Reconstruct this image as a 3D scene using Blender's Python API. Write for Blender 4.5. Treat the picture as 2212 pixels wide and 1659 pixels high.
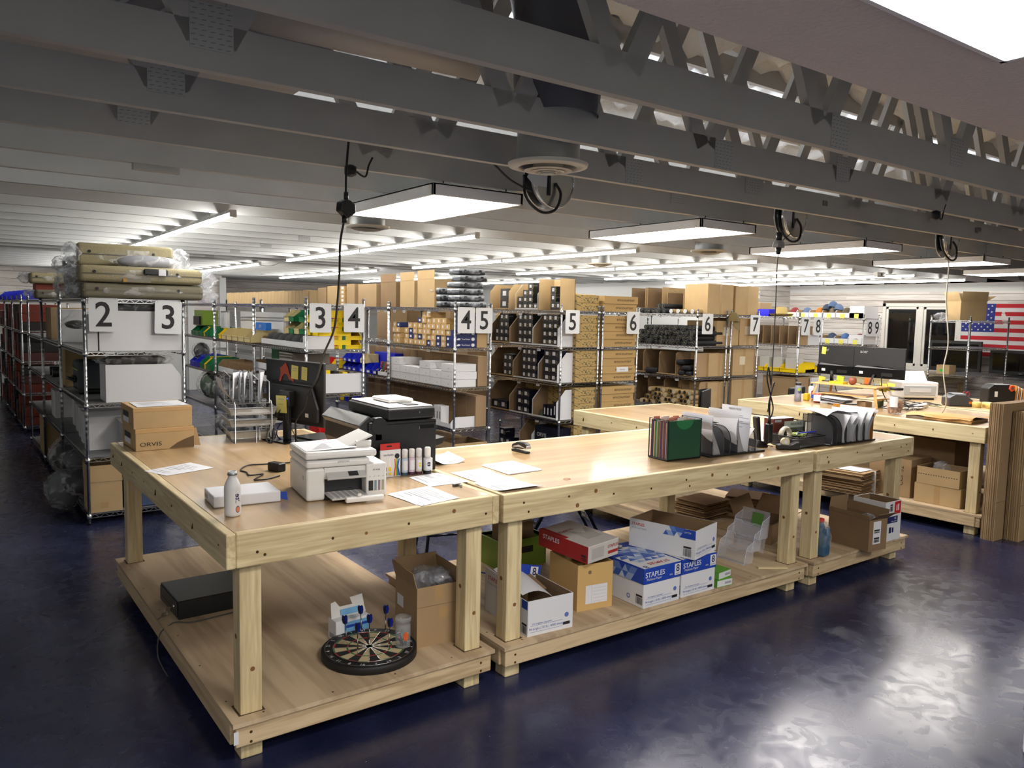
import bpy, math, random
from mathutils import Vector, Matrix
random.seed(7)
for o in list(bpy.data.objects): bpy.data.objects.remove(o)
SC = bpy.context.scene
COL = SC.collection
PI = math.pi
# ---------------------------------------------------------------- camera, world, exposure
cam = bpy.data.cameras.new('camera'); co = bpy.data.objects.new('camera', cam); COL.objects.link(co)
cam.sensor_fit = 'HORIZONTAL'; cam.sensor_width = 36.0; cam.lens = 1681.79 / 2212 * 36.0
cam.clip_start = 0.05; cam.clip_end = 200
YAW, PITCH, ROLL = 0.61748, -0.08926, 0.02157
f_ = Vector((math.sin(YAW)*math.cos(PITCH), math.cos(YAW)*math.cos(PITCH), math.sin(PITCH)))
r_ = Vector((math.cos(YAW), -math.sin(YAW), 0)); u_ = r_.cross(f_)
r2 = math.cos(ROLL)*r_ + math.sin(ROLL)*u_; u2 = -math.sin(ROLL)*r_ + math.cos(ROLL)*u_
m_ = Matrix.Identity(4)
for i in range(3): m_[i][0], m_[i][1], m_[i][2] = r2[i], u2[i], -f_[i]
m_[0][3], m_[1][3], m_[2][3] = -0.8073, -3.0110, 1.8200
co.matrix_world = m_
SC.camera = co
W = bpy.data.worlds.new('world'); SC.world = W; W.use_nodes = True
W.node_tree.nodes['Background'].inputs[0].default_value = (0.6, 0.65, 0.7, 1)
W.node_tree.nodes['Background'].inputs[1].default_value = 0.0
vs = SC.view_settings
vs.view_transform = 'Standard'; vs.look = 'None'; vs.gamma = 1.0; vs.use_curve_mapping = False
vs.exposure = 0.6
PANEL_E, TUBE_E, ATTIC_FILL_E = 23.0, 50.0, 40.0
cy = SC.cycles
cy.max_bounces = 6; cy.diffuse_bounces = 4; cy.glossy_bounces = 2; cy.transmission_bounces = 4; cy.transparent_max_bounces = 8
cy.use_adaptive_sampling = True; cy.adaptive_threshold = 0.03
cy.caustics_reflective = False; cy.caustics_refractive = False; cy.use_denoising = True
cy.sample_clamp_indirect = 6.0
# ---------------------------------------------------------------- materials
def srgb(h):
    c = [int(h[i:i+2], 16)/255 for i in (0, 2, 4)]
    return tuple((x/12.92 if x <= .04045 else ((x+.055)/1.055)**2.4) for x in c)
MATS = {}
def mat(name, hexc, rough=.6, metal=0, spec=.5, noise=None, bump=None, coat=0, emit=0, alpha=1, trans=0, ior=1.45, sub=0):
    """noise=(scale, amount) mottles the colour; bump=(scale, strength, stretch)"""
    if name in MATS: return MATS[name]
    m = bpy.data.materials.new(name); m.use_nodes = True
    nt = m.node_tree; b = nt.nodes['Principled BSDF']
    c = srgb(hexc)
    b.inputs['Base Color'].default_value = (*c, 1); b.inputs['Roughness'].default_value = rough
    b.inputs['Metallic'].default_value = metal; b.inputs['Specular IOR Level'].default_value = spec
    b.inputs['Coat Weight'].default_value = coat; b.inputs['Coat Roughness'].default_value = .12
    b.inputs['IOR'].default_value = ior
    if alpha < 1: b.inputs['Alpha'].default_value = alpha
    if trans: b.inputs['Transmission Weight'].default_value = trans
    if emit:
        b.inputs['Emission Color'].default_value = (*c, 1); b.inputs['Emission Strength'].default_value = emit
    tc = None
    if noise or bump:
        tc = nt.nodes.new('ShaderNodeTexCoord')
    if noise:
        n = nt.nodes.new('ShaderNodeTexNoise'); n.inputs['Scale'].default_value = noise[0]; n.inputs['Detail'].default_value = 4
        nt.links.new(tc.outputs['Object'], n.inputs['Vector'])
        r = nt.nodes.new('ShaderNodeValToRGB'); a = noise[1]
        r.color_ramp.elements[0].position = .3; r.color_ramp.elements[1].position = .7
        r.color_ramp.elements[0].color = (*[x*(1-a) for x in c], 1); r.color_ramp.elements[1].color = (*[min(1, x*(1+a)) for x in c], 1)
        nt.links.new(n.outputs['Fac'], r.inputs['Fac']); nt.links.new(r.outputs['Color'], b.inputs['Base Color'])
    if bump:
        n = nt.nodes.new('ShaderNodeTexNoise'); n.inputs['Scale'].default_value = bump[0]; n.inputs['Detail'].default_value = 3
        nt.links.new(tc.outputs['Object'], n.inputs['Vector'])
        k = nt.nodes.new('ShaderNodeBump'); k.inputs['Strength'].default_value = bump[1]; k.inputs['Distance'].default_value = .02
        nt.links.new(n.outputs['Fac'], k.inputs['Height']); nt.links.new(k.outputs['Normal'], b.inputs['Normal'])
    MATS[name] = m
    return m
def wood(name, dark, light, axis, rough=.5, coat=0, rings=9.0, fine=1.0):
    """long-grained timber: grain runs along AXIS of the object"""
    if name in MATS: return MATS[name]
    m = bpy.data.materials.new(name); m.use_nodes = True; nt = m.node_tree; b = nt.nodes['Principled BSDF']
    tc = nt.nodes.new('ShaderNodeTexCoord'); mp = nt.nodes.new('ShaderNodeMapping')
    s = [rings*fine]*3; s[axis] = rings*fine*.07
    mp.inputs['Scale'].default_value = s
    oi = nt.nodes.new('ShaderNodeObjectInfo'); ad = nt.nodes.new('ShaderNodeVectorMath'); ad.operation = 'SCALE'
    vv = nt.nodes.new('ShaderNodeVectorMath'); vv.operation = 'ADD'
    cmb = nt.nodes.new('ShaderNodeCombineXYZ')
    for i in range(3): nt.links.new(oi.outputs['Random'], cmb.inputs[i])
    ad.inputs['Scale'].default_value = 37.0
    nt.links.new(cmb.outputs[0], ad.inputs[0])
    nt.links.new(tc.outputs['Object'], mp.inputs['Vector']); nt.links.new(mp.outputs['Vector'], vv.inputs[0]); nt.links.new(ad.outputs['Vector'], vv.inputs[1])
    n1 = nt.nodes.new('ShaderNodeTexNoise'); n1.inputs['Scale'].default_value = 1.2; n1.inputs['Detail'].default_value = 5; n1.inputs['Distortion'].default_value = .6
    n2 = nt.nodes.new('ShaderNodeTexNoise'); n2.inputs['Scale'].default_value = 9; n2.inputs['Detail'].default_value = 2
    for n in (n1, n2): nt.links.new(vv.outputs['Vector'], n.inputs['Vector'])
    wv = nt.nodes.new('ShaderNodeMath'); wv.operation = 'MULTIPLY'; wv.inputs[1].default_value = 22
    sn = nt.nodes.new('ShaderNodeMath'); sn.operation = 'SINE'
    nt.links.new(n1.outputs['Fac'], wv.inputs[0]); nt.links.new(wv.outputs[0], sn.inputs[0])
    mx = nt.nodes.new('ShaderNodeMath'); mx.operation = 'MULTIPLY_ADD'; mx.inputs[1].default_value = .22
    nt.links.new(sn.outputs[0], mx.inputs[0]); nt.links.new(n2.outputs['Fac'], mx.inputs[2])
    r = nt.nodes.new('ShaderNodeValToRGB')
    r.color_ramp.elements[0].position = .18; r.color_ramp.elements[1].position = .72
    r.color_ramp.elements[0].color = (*srgb(dark), 1); r.color_ramp.elements[1].color = (*srgb(light), 1)
    nt.links.new(mx.outputs[0], r.inputs['Fac']); nt.links.new(r.outputs['Color'], b.inputs['Base Color'])
    b.inputs['Roughness'].default_value = rough; b.inputs['Coat Weight'].default_value = coat; b.inputs['Coat Roughness'].default_value = .13
    MATS[name] = m
    return m
def emis(name, hexc, strength):
    if name in MATS: return MATS[name]
    m = bpy.data.materials.new(name); m.use_nodes = True; nt = m.node_tree
    nt.nodes.remove(nt.nodes['Principled BSDF']); e = nt.nodes.new('ShaderNodeEmission')
    e.inputs[0].default_value = (*srgb(hexc), 1); e.inputs[1].default_value = strength
    nt.links.new(e.outputs[0], nt.nodes['Material Output'].inputs[0]); MATS[name] = m
    return m
def film(name, tint='ffffff', amount=.28, rough=.12, flat=False):
    """thin plastic film or mesh: mostly see-through, creased unless flat"""
    if name in MATS: return MATS[name]
    m = bpy.data.materials.new(name); m.use_nodes = True; nt = m.node_tree; b = nt.nodes['Principled BSDF']
    tr = nt.nodes.new('ShaderNodeBsdfTransparent'); mx = nt.nodes.new('ShaderNodeMixShader')
    b.inputs['Base Color'].default_value = (*srgb(tint), 1); b.inputs['Roughness'].default_value = rough; b.inputs['Specular IOR Level'].default_value = .6
    mx.inputs['Fac'].default_value = amount
    if not flat:
        tl = nt.nodes.new('ShaderNodeBsdfTranslucent'); tl.inputs['Color'].default_value = (*srgb(tint), 1); m2 = nt.nodes.new('ShaderNodeMixShader'); m2.inputs['Fac'].default_value = .45
        tc = nt.nodes.new('ShaderNodeTexCoord'); n = nt.nodes.new('ShaderNodeTexNoise'); n.inputs['Scale'].default_value = 9; n.inputs['Detail'].default_value = 2; n.inputs['Distortion'].default_value = 1.2
        nt.links.new(tc.outputs['Object'], n.inputs['Vector'])
        k = nt.nodes.new('ShaderNodeBump'); k.inputs['Strength'].default_value = .5; k.inputs['Distance'].default_value = .02
        nt.links.new(n.outputs['Fac'], k.inputs['Height']); nt.links.new(k.outputs['Normal'], b.inputs['Normal'])
        mr = nt.nodes.new('ShaderNodeMapRange'); mr.inputs['From Min'].default_value = .45; mr.inputs['From Max'].default_value = .7
        mr.inputs['To Min'].default_value = amount*.35; mr.inputs['To Max'].default_value = min(1, amount*1.9)
        nt.links.new(n.outputs['Fac'], mr.inputs['Value']); nt.links.new(mr.outputs[0], mx.inputs['Fac'])
        nt.links.new(b.outputs[0], m2.inputs[1]); nt.links.new(tl.outputs[0], m2.inputs[2]); src = m2.outputs[0]
    else: src = b.outputs[0]
    nt.links.new(tr.outputs[0], mx.inputs[1]); nt.links.new(src, mx.inputs[2])
    nt.links.new(mx.outputs[0], nt.nodes['Material Output'].inputs[0]); MATS[name] = m
    return m
# ---------------------------------------------------------------- mesh building
class B:
    def __init__(s): s.v = []; s.f = []; s.sm = []
    def quad(s, a, b, c, d):
        n = len(s.v); s.v += [tuple(a), tuple(b), tuple(c), tuple(d)]; s.f.append((n, n+1, n+2, n+3)); s.sm.append(False); return s
    def box(s, x0, x1, y0, y1, z0, z1, rot=None, piv=None):
        n = len(s.v)
        P = [Vector(p) for p in ((x0,y0,z0),(x1,y0,z0),(x1,y1,z0),(x0,y1,z0),(x0,y0,z1),(x1,y0,z1),(x1,y1,z1),(x0,y1,z1))]
        if rot is not None:
            pv = Vector(piv) if piv is not None else Vector(((x0+x1)/2, (y0+y1)/2, (z0+z1)/2))
            P = [rot @ (p - pv) + pv for p in P]
        s.v += [tuple(p) for p in P]
        for q in ((0,3,2,1),(4,5,6,7),(0,1,5,4),(1,2,6,5),(2,3,7,6),(3,0,4,7)): s.f.append(tuple(n+i for i in q)); s.sm.append(False)
        return s
    def bar(s, p, q, w, h=None, up=(0,0,1)):
        """square bar from p to q, width w, height h"""
        h = h or w; p = Vector(p); q = Vector(q); d = (q-p).normalized(); up = Vector(up)
        if abs(d.dot(up)) > .98: up = Vector((1,0,0))
        a = d.cross(up).normalized()*w/2; b = a.cross(d).normalized()*h/2
        n = len(s.v)
        for c in (p, q): s.v += [tuple(c+a+b), tuple(c-a+b), tuple(c-a-b), tuple(c+a-b)]
        for k in ((0,1,2,3),(7,6,5,4),(0,4,5,1),(1,5,6,2),(2,6,7,3),(3,7,4,0)): s.f.append(tuple(n+i for i in k)); s.sm.append(False)
        return s
    def cyl(s, p, q, r, n=12, r2=None, cap=True):
        p = Vector(p); q = Vector(q); d = (q-p).normalized(); up = Vector((0,0,1)) if abs(d.z) < .95 else Vector((1,0,0))
        a = d.cross(up).normalized(); b = a.cross(d); k = len(s.v); r2 = r if r2 is None else r2
        for c, R in ((p, r), (q, r2)):
            for i in range(n):
                t = 2*PI*i/n; s.v.append(tuple(c + a*math.cos(t)*R + b*math.sin(t)*R))
        for i in range(n): s.f.append((k+i, k+(i+1) % n, k+n+(i+1) % n, k+n+i)); s.sm.append(True)
        if cap:
            s.f.append(tuple(k+n-1-i for i in range(n))); s.f.append(tuple(k+n+i for i in range(n))); s.sm += [False, False]
        return s
    def tube(s, pts, r, n=6):
        pts = [Vector(p) for p in pts]; k = len(s.v); m = len(pts); a = None
        for i, p in enumerate(pts):
            d = ((pts[min(i+1, m-1)] - pts[max(i-1, 0)])).normalized()
            if a is None:
                up = Vector((0,0,1)) if abs(d.z) < .9 else Vector((1,0,0)); a = d.cross(up).normalized()
            else:
                a = (a - d*a.dot(d)).normalized()
            b = a.cross(d)
            for j in range(n):
                t = 2*PI*j/n; s.v.append(tuple(p + a*math.cos(t)*r + b*math.sin(t)*r))
        for i in range(m-1):
            for j in range(n): s.f.append((k+i*n+j, k+i*n+(j+1) % n, k+(i+1)*n+(j+1) % n, k+(i+1)*n+j)); s.sm.append(True)
        s.f.append(tuple(k+j for j in range(n))); s.f.append(tuple(k+(m-1)*n+n-1-j for j in range(n))); s.sm += [False, False]
        return s
    def lathe(s, prof, n=20, c=(0,0,0), close=True):
        k = len(s.v); c = Vector(c); m = len(prof)
        for r, z in prof:
            for i in range(n):
                t = 2*PI*i/n; s.v.append((c.x+r*math.cos(t), c.y+r*math.sin(t), c.z+z))
        for j in range(m-1):
            for i in range(n): s.f.append((k+j*n+i, k+j*n+(i+1) % n, k+(j+1)*n+(i+1) % n, k+(j+1)*n+i)); s.sm.append(True)
        if close:
            s.f.append(tuple(k+n-1-i for i in range(n))); s.f.append(tuple(k+(m-1)*n+i for i in range(n))); s.sm += [False, False]
        return s
    def prism(s, poly, o, u, v, w):
        """polygon (list of 2D) in plane o,u,v extruded by vector w"""
        o = Vector(o); u = Vector(u); v = Vector(v); w = Vector(w); n = len(poly); k = len(s.v)
        for e in (0, 1):
            for a, b in poly: s.v.append(tuple(o+u*a+v*b+w*e))
        s.f.append(tuple(k+i for i in range(n))); s.f.append(tuple(k+2*n-1-i for i in range(n))); s.sm += [False, False]
        for i in range(n): s.f.append((k+i, k+n+i, k+n+(i+1) % n, k+(i+1) % n)); s.sm.append(False)
        return s
    def grid(s, nx, ny, fn, smooth=True):
        k = len(s.v)
        for j in range(ny+1):
            for i in range(nx+1): s.v.append(tuple(fn(i/nx, j/ny)))
        for j in range(ny):
            for i in range(nx): s.f.append((k+j*(nx+1)+i, k+j*(nx+1)+i+1, k+(j+1)*(nx+1)+i+1, k+(j+1)*(nx+1)+i)); s.sm.append(smooth)
        return s
    def mesh(s, name, m):
        me = bpy.data.meshes.new(name); me.from_pydata(s.v, [], s.f)
        me.polygons.foreach_set('use_smooth', s.sm)
        if m: me.materials.append(m)
        me.update(); return me
    def obj(s, name, m, parent=None, bevel=0, seg=1):
        return link(name, s.mesh(name, m), parent, bevel, seg)
def link(name, me, parent=None, bevel=0, seg=1):
    o = bpy.data.objects.new(name, me); COL.objects.link(o); o.parent = parent
    if bevel:
        b = o.modifiers.new('bevel', 'BEVEL'); b.width = bevel; b.segments = seg; b.limit_method = 'ANGLE'; b.angle_limit = .7
    return o
def thing(name, label, cat, loc=(0,0,0), rz=0, group=None):
    o = bpy.data.objects.new(name, None); COL.objects.link(o); o.location = loc; o.rotation_euler = (0, 0, rz); o.empty_display_size = .1
    return tag(o, label, cat, group)
def tag(o, label, cat, group=None):
    o['label'] = label; o['category'] = cat
    if group: o['group'] = group
    return o
def struct(o): o['kind'] = 'structure'; return o
def at(o, loc, rz=0): o.location = loc; o.rotation_euler = (0, 0, rz); return o
def dup(root, loc=None, rz=None, label=None):
    r = root.copy(); COL.objects.link(r)
    if loc is not None: r.location = loc
    if rz is not None: r.rotation_euler = (0, 0, rz)
    if label: r['label'] = label
    for ch in list(root.children):
        c = ch.copy(); COL.objects.link(c); c.parent = r
        for g in list(ch.children):
            d = g.copy(); COL.objects.link(d); d.parent = c
    return r
_tx = {}
def text_mesh(s, bold=0):
    if (s, bold) not in _tx:
        cu = bpy.data.curves.new('t', 'FONT'); cu.body = s; cu.align_x = 'CENTER'; cu.align_y = 'CENTER'; cu.resolution_u = 3; cu.offset = bold
        ob = bpy.data.objects.new('t', cu); me = bpy.data.meshes.new_from_object(ob)
        _tx[(s, bold)] = ([tuple(v.co) for v in me.vertices], [tuple(p.vertices) for p in me.polygons])
        bpy.data.objects.remove(ob); bpy.data.curves.remove(cu); bpy.data.meshes.remove(me)
    return _tx[(s, bold)]
def text(parent, s, size, o, u, v, m, name='lettering', sx=1, bold=0, lift=.0012):
    """flat print: centre o, right u, up v"""
    V, F = text_mesh(s, bold); o = Vector(o); u = Vector(u).normalized(); v = Vector(v).normalized(); n = u.cross(v)
    b = B(); b.v = [tuple(o + u*(x*size*sx) + v*(y*size) + n*lift) for x, y, z in V]; b.f = list(F); b.sm = [False]*len(F)
    return b.obj(name, m, parent)
def decal(parent, name, o, u, v, w, h, m, lift=.0007):
    o = Vector(o); u = Vector(u).normalized(); v = Vector(v).normalized(); n = u.cross(v)*lift
    return B().quad(o+n, o+u*w+n, o+u*w+v*h+n, o+v*h+n).obj(name, m, parent)
def rrect(w, h, r, n=4):
    out = []
    for cx, cy_, a0 in ((w-r, r, -PI/2), (w-r, h-r, 0), (r, h-r, PI/2), (r, r, PI)):
        for i in range(n+1): t = a0 + PI/2*i/n; out.append((cx+r*math.cos(t), cy_+r*math.sin(t)))
    return out
X3, Y3, Z3 = Vector((1,0,0)), Vector((0,1,0)), Vector((0,0,1))
def rotx(a): return Matrix.Rotation(a, 3, 'X')
def roty(a): return Matrix.Rotation(a, 3, 'Y')
def rotz(a): return Matrix.Rotation(a, 3, 'Z')
# palette
PINE = [wood('pine_x', 'b8a47c', 'd6c69c', 0), wood('pine_y', 'b8a47c', 'd6c69c', 1), wood('pine_z', 'b8a47c', 'd6c69c', 2)]
RIM = [wood('rim_x', 'ab9472', 'cab490', 0), wood('rim_y', 'ab9472', 'cab490', 1)]
PLYT = wood('varnished_ply', 'a0845e', 'ba9d76', 0, rough=.32, coat=.55, rings=2.4)
PLYTY = wood('varnished_ply_y', 'a0845e', 'ba9d76', 1, rough=.32, coat=.55, rings=2.4)
PLYS = wood('raw_ply', 'a08a6e', 'bfa98a', 1, rough=.7, rings=2.6)
CARD = mat('cardboard', '9c8260', .85, noise=(6, .06))
CARD2 = mat('cardboard_pale', 'aa9068', .85, noise=(6, .06))
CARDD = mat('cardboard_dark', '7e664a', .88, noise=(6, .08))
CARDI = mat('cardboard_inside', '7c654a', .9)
TAN = mat('manila_board', 'c2a066', .8)
WHITE = mat('white_card', 'd2d3d6', .55)
WPL = mat('white_plastic', 'dedcd8', .35)
PAPER = mat('paper', 'd2d3d8', .6)
GREYP = mat('grey_print', '9a9aa0', .7)
BLACK = mat('black_plastic', '161617', .42)
BLACKG = mat('black_gloss', '0c0c0e', .18)
INK = mat('black_ink', '1e1e20', .6)
NAVY = mat('navy_print', '1c2458', .5)
BLUEP = mat('blue_print', '1a3f9c', .5)
REDP = mat('red_print', 'b8231f', .5)
CHROME = mat('chrome', 'c4c6c8', .22, metal=1)
STEEL = mat('steel', '8e9092', .35, metal=1)
PAINTW = mat('white_paint', 'c8cac9', .6)
YEL = mat('yellow_bin', 'e8c80a', .4); GRN = mat('green_bin', '0c6b3c', .4); BLU = mat('blue_bin', '1022b4', .4); RED = mat('red_bin', 'c01c1c', .4); BEI = mat('beige_bin', 'cdbb86', .45)
NOTE = mat('sticky_note', 'd6cf78', .8)
FILM = film('clear_film'); FILM2 = film('smoky_film', 'd8dce4', .4)
SCREW = mat('screw', '5a4a2a', .4, metal=.8)
# ================================================================ STRUCTURE
def floor_mat():
    m = bpy.data.materials.new('navy_epoxy'); m.use_nodes = True; nt = m.node_tree; b = nt.nodes['Principled BSDF']
    tc = nt.nodes.new('ShaderNodeTexCoord')
    n1 = nt.nodes.new('ShaderNodeTexNoise'); n1.inputs['Scale'].default_value = 1.1; n1.inputs['Detail'].default_value = 6; n1.inputs['Distortion'].default_value = .8
    n2 = nt.nodes.new('ShaderNodeTexNoise'); n2.inputs['Scale'].default_value = 7; n2.inputs['Detail'].default_value = 5; n2.inputs['Distortion'].default_value = 1.4
    n3 = nt.nodes.new('ShaderNodeTexVoronoi'); n3.inputs['Scale'].default_value = 9; n3.feature = 'F1'
    for n in (n1, n2, n3): nt.links.new(tc.outputs['Object'], n.inputs['Vector'])
    r = nt.nodes.new('ShaderNodeValToRGB'); r.color_ramp.elements[0].position = .35; r.color_ramp.elements[1].position = .75
    r.color_ramp.elements[0].color = (*srgb('171b34'), 1); r.color_ramp.elements[1].color = (*srgb('2e3250'), 1)
    nt.links.new(n1.outputs['Fac'], r.inputs['Fac'])
    # dried specks
    sp = nt.nodes.new('ShaderNodeMath'); sp.operation = 'LESS_THAN'; sp.inputs[1].default_value = .022
    nt.links.new(n3.outputs['Distance'], sp.inputs[0])
    mx = nt.nodes.new('ShaderNodeMix'); mx.data_type = 'RGBA'; mx.inputs[7].default_value = (*srgb('8890a8'), 1)
    nt.links.new(sp.outputs[0], mx.inputs[0]); nt.links.new(r.outputs['Color'], mx.inputs[6]); nt.links.new(mx.outputs[2], b.inputs['Base Color'])
    mr = nt.nodes.new('ShaderNodeMapRange'); mr.inputs['From Min'].default_value = .3; mr.inputs['From Max'].default_value = .75; mr.inputs['To Min'].default_value = .2; mr.inputs['To Max'].default_value = .34
    nt.links.new(n2.outputs['Fac'], mr.inputs['Value']); nt.links.new(mr.outputs[0], b.inputs['Roughness'])
    k = nt.nodes.new('ShaderNodeBump'); k.inputs['Strength'].default_value = .03; k.inputs['Distance'].default_value = .01
    nt.links.new(n1.outputs['Fac'], k.inputs['Height']); nt.links.new(k.outputs['Normal'], b.inputs['Normal'])
    b.inputs['Specular IOR Level'].default_value = .5
    return m
XL, XR, YF, YB = -3.2, 13.8, -6.0, 17.6
struct(B().quad((XL,YF,0),(XR,YF,0),(XR,YB,0),(XL,YB,0)).obj('floor', floor_mat()))
# ---- ceiling: trusses, foam roof, boards
JP = mat('joist_paint_shaded', 'b2b2ae', .62, noise=(3, .05)); JPF = mat('joist_paint_white', 'cfd2d2', .6)  # near joists: the far white paint, with their shade put into the colour
FOAM = mat('spray_foam', 'd8dcde', .9, bump=(7, 1.0)); PLATE = mat('nail_plate', 'b4b6b6', .5, metal=.2)
TEX = mat('textured_ceiling', 'efe4d6', .9, bump=(55, .55))
ceil = bpy.data.objects.new('ceiling', None); COL.objects.link(ceil); struct(ceil); ceil.rotation_euler = (0, 0, .010)
JB, JH, JY0, JS = 2.541, .142, -1.0755, .61
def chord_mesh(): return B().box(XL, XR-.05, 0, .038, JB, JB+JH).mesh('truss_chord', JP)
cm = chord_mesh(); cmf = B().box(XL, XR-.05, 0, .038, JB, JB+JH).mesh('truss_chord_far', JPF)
# nail plate with a grid of slots
def plate_mesh(w, h):
    b = B().box(-w/2, w/2, -.0022, -.0002, 0, h)
    return b.mesh('nail_plate', PLATE)
def slots_mesh(w, h):
    b = B(); nx, nz = 5, 9
    for i in range(nx):
        for j in range(nz):
            x = -w/2 + w*(i+.5)/nx + (.25 if j % 2 else -.25)*w/nx*.5; z = h*(j+.5)/nz
            b.quad((x-.007, -.0026, z-.0022), (x+.007, -.0026, z-.0008), (x+.007, -.0026, z+.0022), (x-.007, -.0026, z+.0008))
    return b.mesh('nail_plate_slots', mat('slot_dark', '8a8c8c', .8))
pm, sm_ = plate_mesh(.13, JH-.004), slots_mesh(.13, JH-.004)
web_b = B(); px0 = -.155 - 1.14*2
web = B()
def web_mesh(far=False):
    b = B(); x = px0
    while x < XR-1:
        for s in (-1, 1):
            tx = x + s*.57
            if XL < tx < XR-.1: b.bar((x+s*.035, .019, JB+JH-.06), (tx-s*.02, .019, 3.62), .038, .085, up=(0,1,0))
        x += 1.14
    return b
# webs as separate pieces, shared meshes
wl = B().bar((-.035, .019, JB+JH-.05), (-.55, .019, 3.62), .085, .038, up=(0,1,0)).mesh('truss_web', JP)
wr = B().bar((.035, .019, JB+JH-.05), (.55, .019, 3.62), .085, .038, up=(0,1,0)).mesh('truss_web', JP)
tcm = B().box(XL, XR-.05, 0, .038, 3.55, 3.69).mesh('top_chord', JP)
for k in range(0, 31):
    y = JY0 + JS*k
    if y > YB-.1: break
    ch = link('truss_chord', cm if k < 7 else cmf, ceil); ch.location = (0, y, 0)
    for xp in ((2.24, 8.0) if k < 7 else (2.24,)):
        if k < 7 or (k % 2 == 0 and k < 17):
            p = link('nail_plate', pm, ch); p.location = (xp, 0, JB+.002); q = link('nail_plate_slots', sm_, ch); q.location = (xp, 0, JB+.002); q['kind'] = 'stuff'
    if k < 7:
        x = px0
        while x < 10:
            if k < 4:
                for me in (wl, wr):
                    w_ = link('truss_web', me, ch); w_.location = (x, 0, 0)
                if abs(x+.155) < .01 or abs(x-3.265) < .01:
                    p = link('nail_plate', pm, ch); p.location = (x, 0, JB+.06); q = link('nail_plate_slots', sm_, ch); q.location = (x, 0, JB+.06); q['kind'] = 'stuff'
            x += 1.14
        if k < 4: t_ = link('top_chord', tcm, ch)
    ch.name = 'truss_chord'
# foam roof over the open bay (lumpy sprayed foam)
rn = random.Random(3)
def foam(u, v):
    x = XL + (XR-XL)*u; y = -1.75 + 4.6*v
    z = 3.66 + .07*math.sin(x*7.3+y*3.1) * math.sin(y*8.7-x*2.2) + .05*math.sin(x*17+1.3)*math.sin(y*19+x*5) + rn.uniform(-.025, .025)
    return (x, y, z)
B().grid(170, 46, foam).obj('roof_foam', FOAM, ceil)
# white board above the far joists, drywall over the near end
B().box(XL, XR, 2.62, YB, JB+JH+.002, JB+JH+.02).obj('ceiling_board', JPF, ceil)
B().box(XL, XR, YF, -1.615, 2.545, 2.56).obj('textured_drywall', TEX, ceil)
B().box(XL, XR, 2.61, 2.63, JB+JH, 3.75).obj('attic_divider', JP, ceil)
B().box(XL, XR, -1.62, -1.60, 2.56, 3.75).obj('attic_end_board', JP, ceil)
B().box(XL, XL+.02, -1.62, 2.63, 2.56, 3.75).obj('attic_side_board', JP, ceil)
B().box(XR-.3, XR-.28, -1.62, 2.63, 2.56, 3.75).obj('attic_side_board', JP, ceil)
# short blocking pieces between the far joists and small boxes seen at left
B().box(.95, .99, 3.2, 3.78, JB, JB+JH).obj('blocking', JPF, ceil)
B().box(-.05, .17, 2.55-1.22+.04, 2.55-1.22+.09, JB-.03, JB+.09).obj('junction_cover', JP, ceil)
# ---- walls: horizontal white-washed planks
PLK = [wood('plank_a', 'bdb6b0', 'd6d1cb', 0, rings=5), wood('plank_b', 'b6aea8', 'd0cac4', 0, rings=5), wood('plank_c', 'c4bdb8', 'dcd8d4', 0, rings=5)]
GAP = mat('plank_groove', '6a5c50', .9)
def plank_wall(name, L, loc, rz, z0, z1, ph=.115, seg=2.44, holes=()):
    """wall along local x from 0..L, facing -y; holes = (x0,x1,z0,z1)"""
    w = bpy.data.objects.new(name, None); COL.objects.link(w); struct(w); at(w, loc, rz)
    cuts = sorted(set([0, L] + [h for a in holes for h in a[:2]]))
    b = B()
    for a, c in zip(cuts, cuts[1:]):
        zz = [(z0, z1)]
        for h in holes:
            if a >= h[0]-1e-6 and c <= h[1]+1e-6: zz = [(z0, h[2]), (h[3], z1)]
        for p, q in zz: b.box(a, c, 0, .05, p, q)
    b.obj('backing', GAP, w)
    cache = {}; r = random.Random(5); z = z0; row = 0
    while z < z1-.02:
        zt = min(z+ph-.007, z1); x = -r.uniform(0, seg*.8) if seg < L else 0
        while x < L:
            a, c = max(0, x), min(L, x+seg)
            spans = [(a, c)]
            for h in holes:
                if zt > h[2] and z < h[3]:
                    ns = []
                    for s, e in spans:
                        if e <= h[0] or s >= h[1]: ns.append((s, e)); continue
                        if s < h[0]: ns.append((s, h[0]))
                        if e > h[1]: ns.append((h[1], e))
                    spans = ns
            for s, e in spans:
                if e-s > .02:
                    key = (round(e-s, 3), round(zt-z, 3), row % 3)
                    if key not in cache: cache[key] = B().box(0, e-s-.002, -.012, 0, 0, zt-z).mesh('plank', PLK[row % 3])
                    o = link('plank', cache[key], w); o.location = (s, 0, z)
            x += seg
        z += ph; row += 1
    return w
# right wall (x = XR) runs along y; local x axis = -y
WIN = (7.3-5.20, 7.3-3.72, .93, 2.19)
plank_wall('wall_right', 7.3+6.0, (XR, 7.3, 0), -PI/2, .0, 2.55, .112, 3.4, holes=(WIN,))
plank_wall('wall_back', XR-10.9, (10.9, 7.3, 0), 0, 1.2, 2.55, .112, 3.0)
struct(B().box(10.9, XR, 7.3, 7.38, 0, 1.2).obj('wall_back_lower', PLK[0]))
struct(B().box(10.86, 10.9, 7.3, YB, 0, 2.6).obj('wall_partition', PAINTW))
plank_wall('wall_alcove', 6.95, (-2.9, 15.2, 0), 0, 1.3, 2.55, .145, 2.4)
struct(B().box(-2.9, 4.05, 15.2, 15.28, 0, 1.3).obj('wall_alcove_lower', PAINTW))
plank_wall('wall_far', 7.0, (4.0, 17.3, 0), 0, 1.7, 2.55, .16, 2.4)
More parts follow.
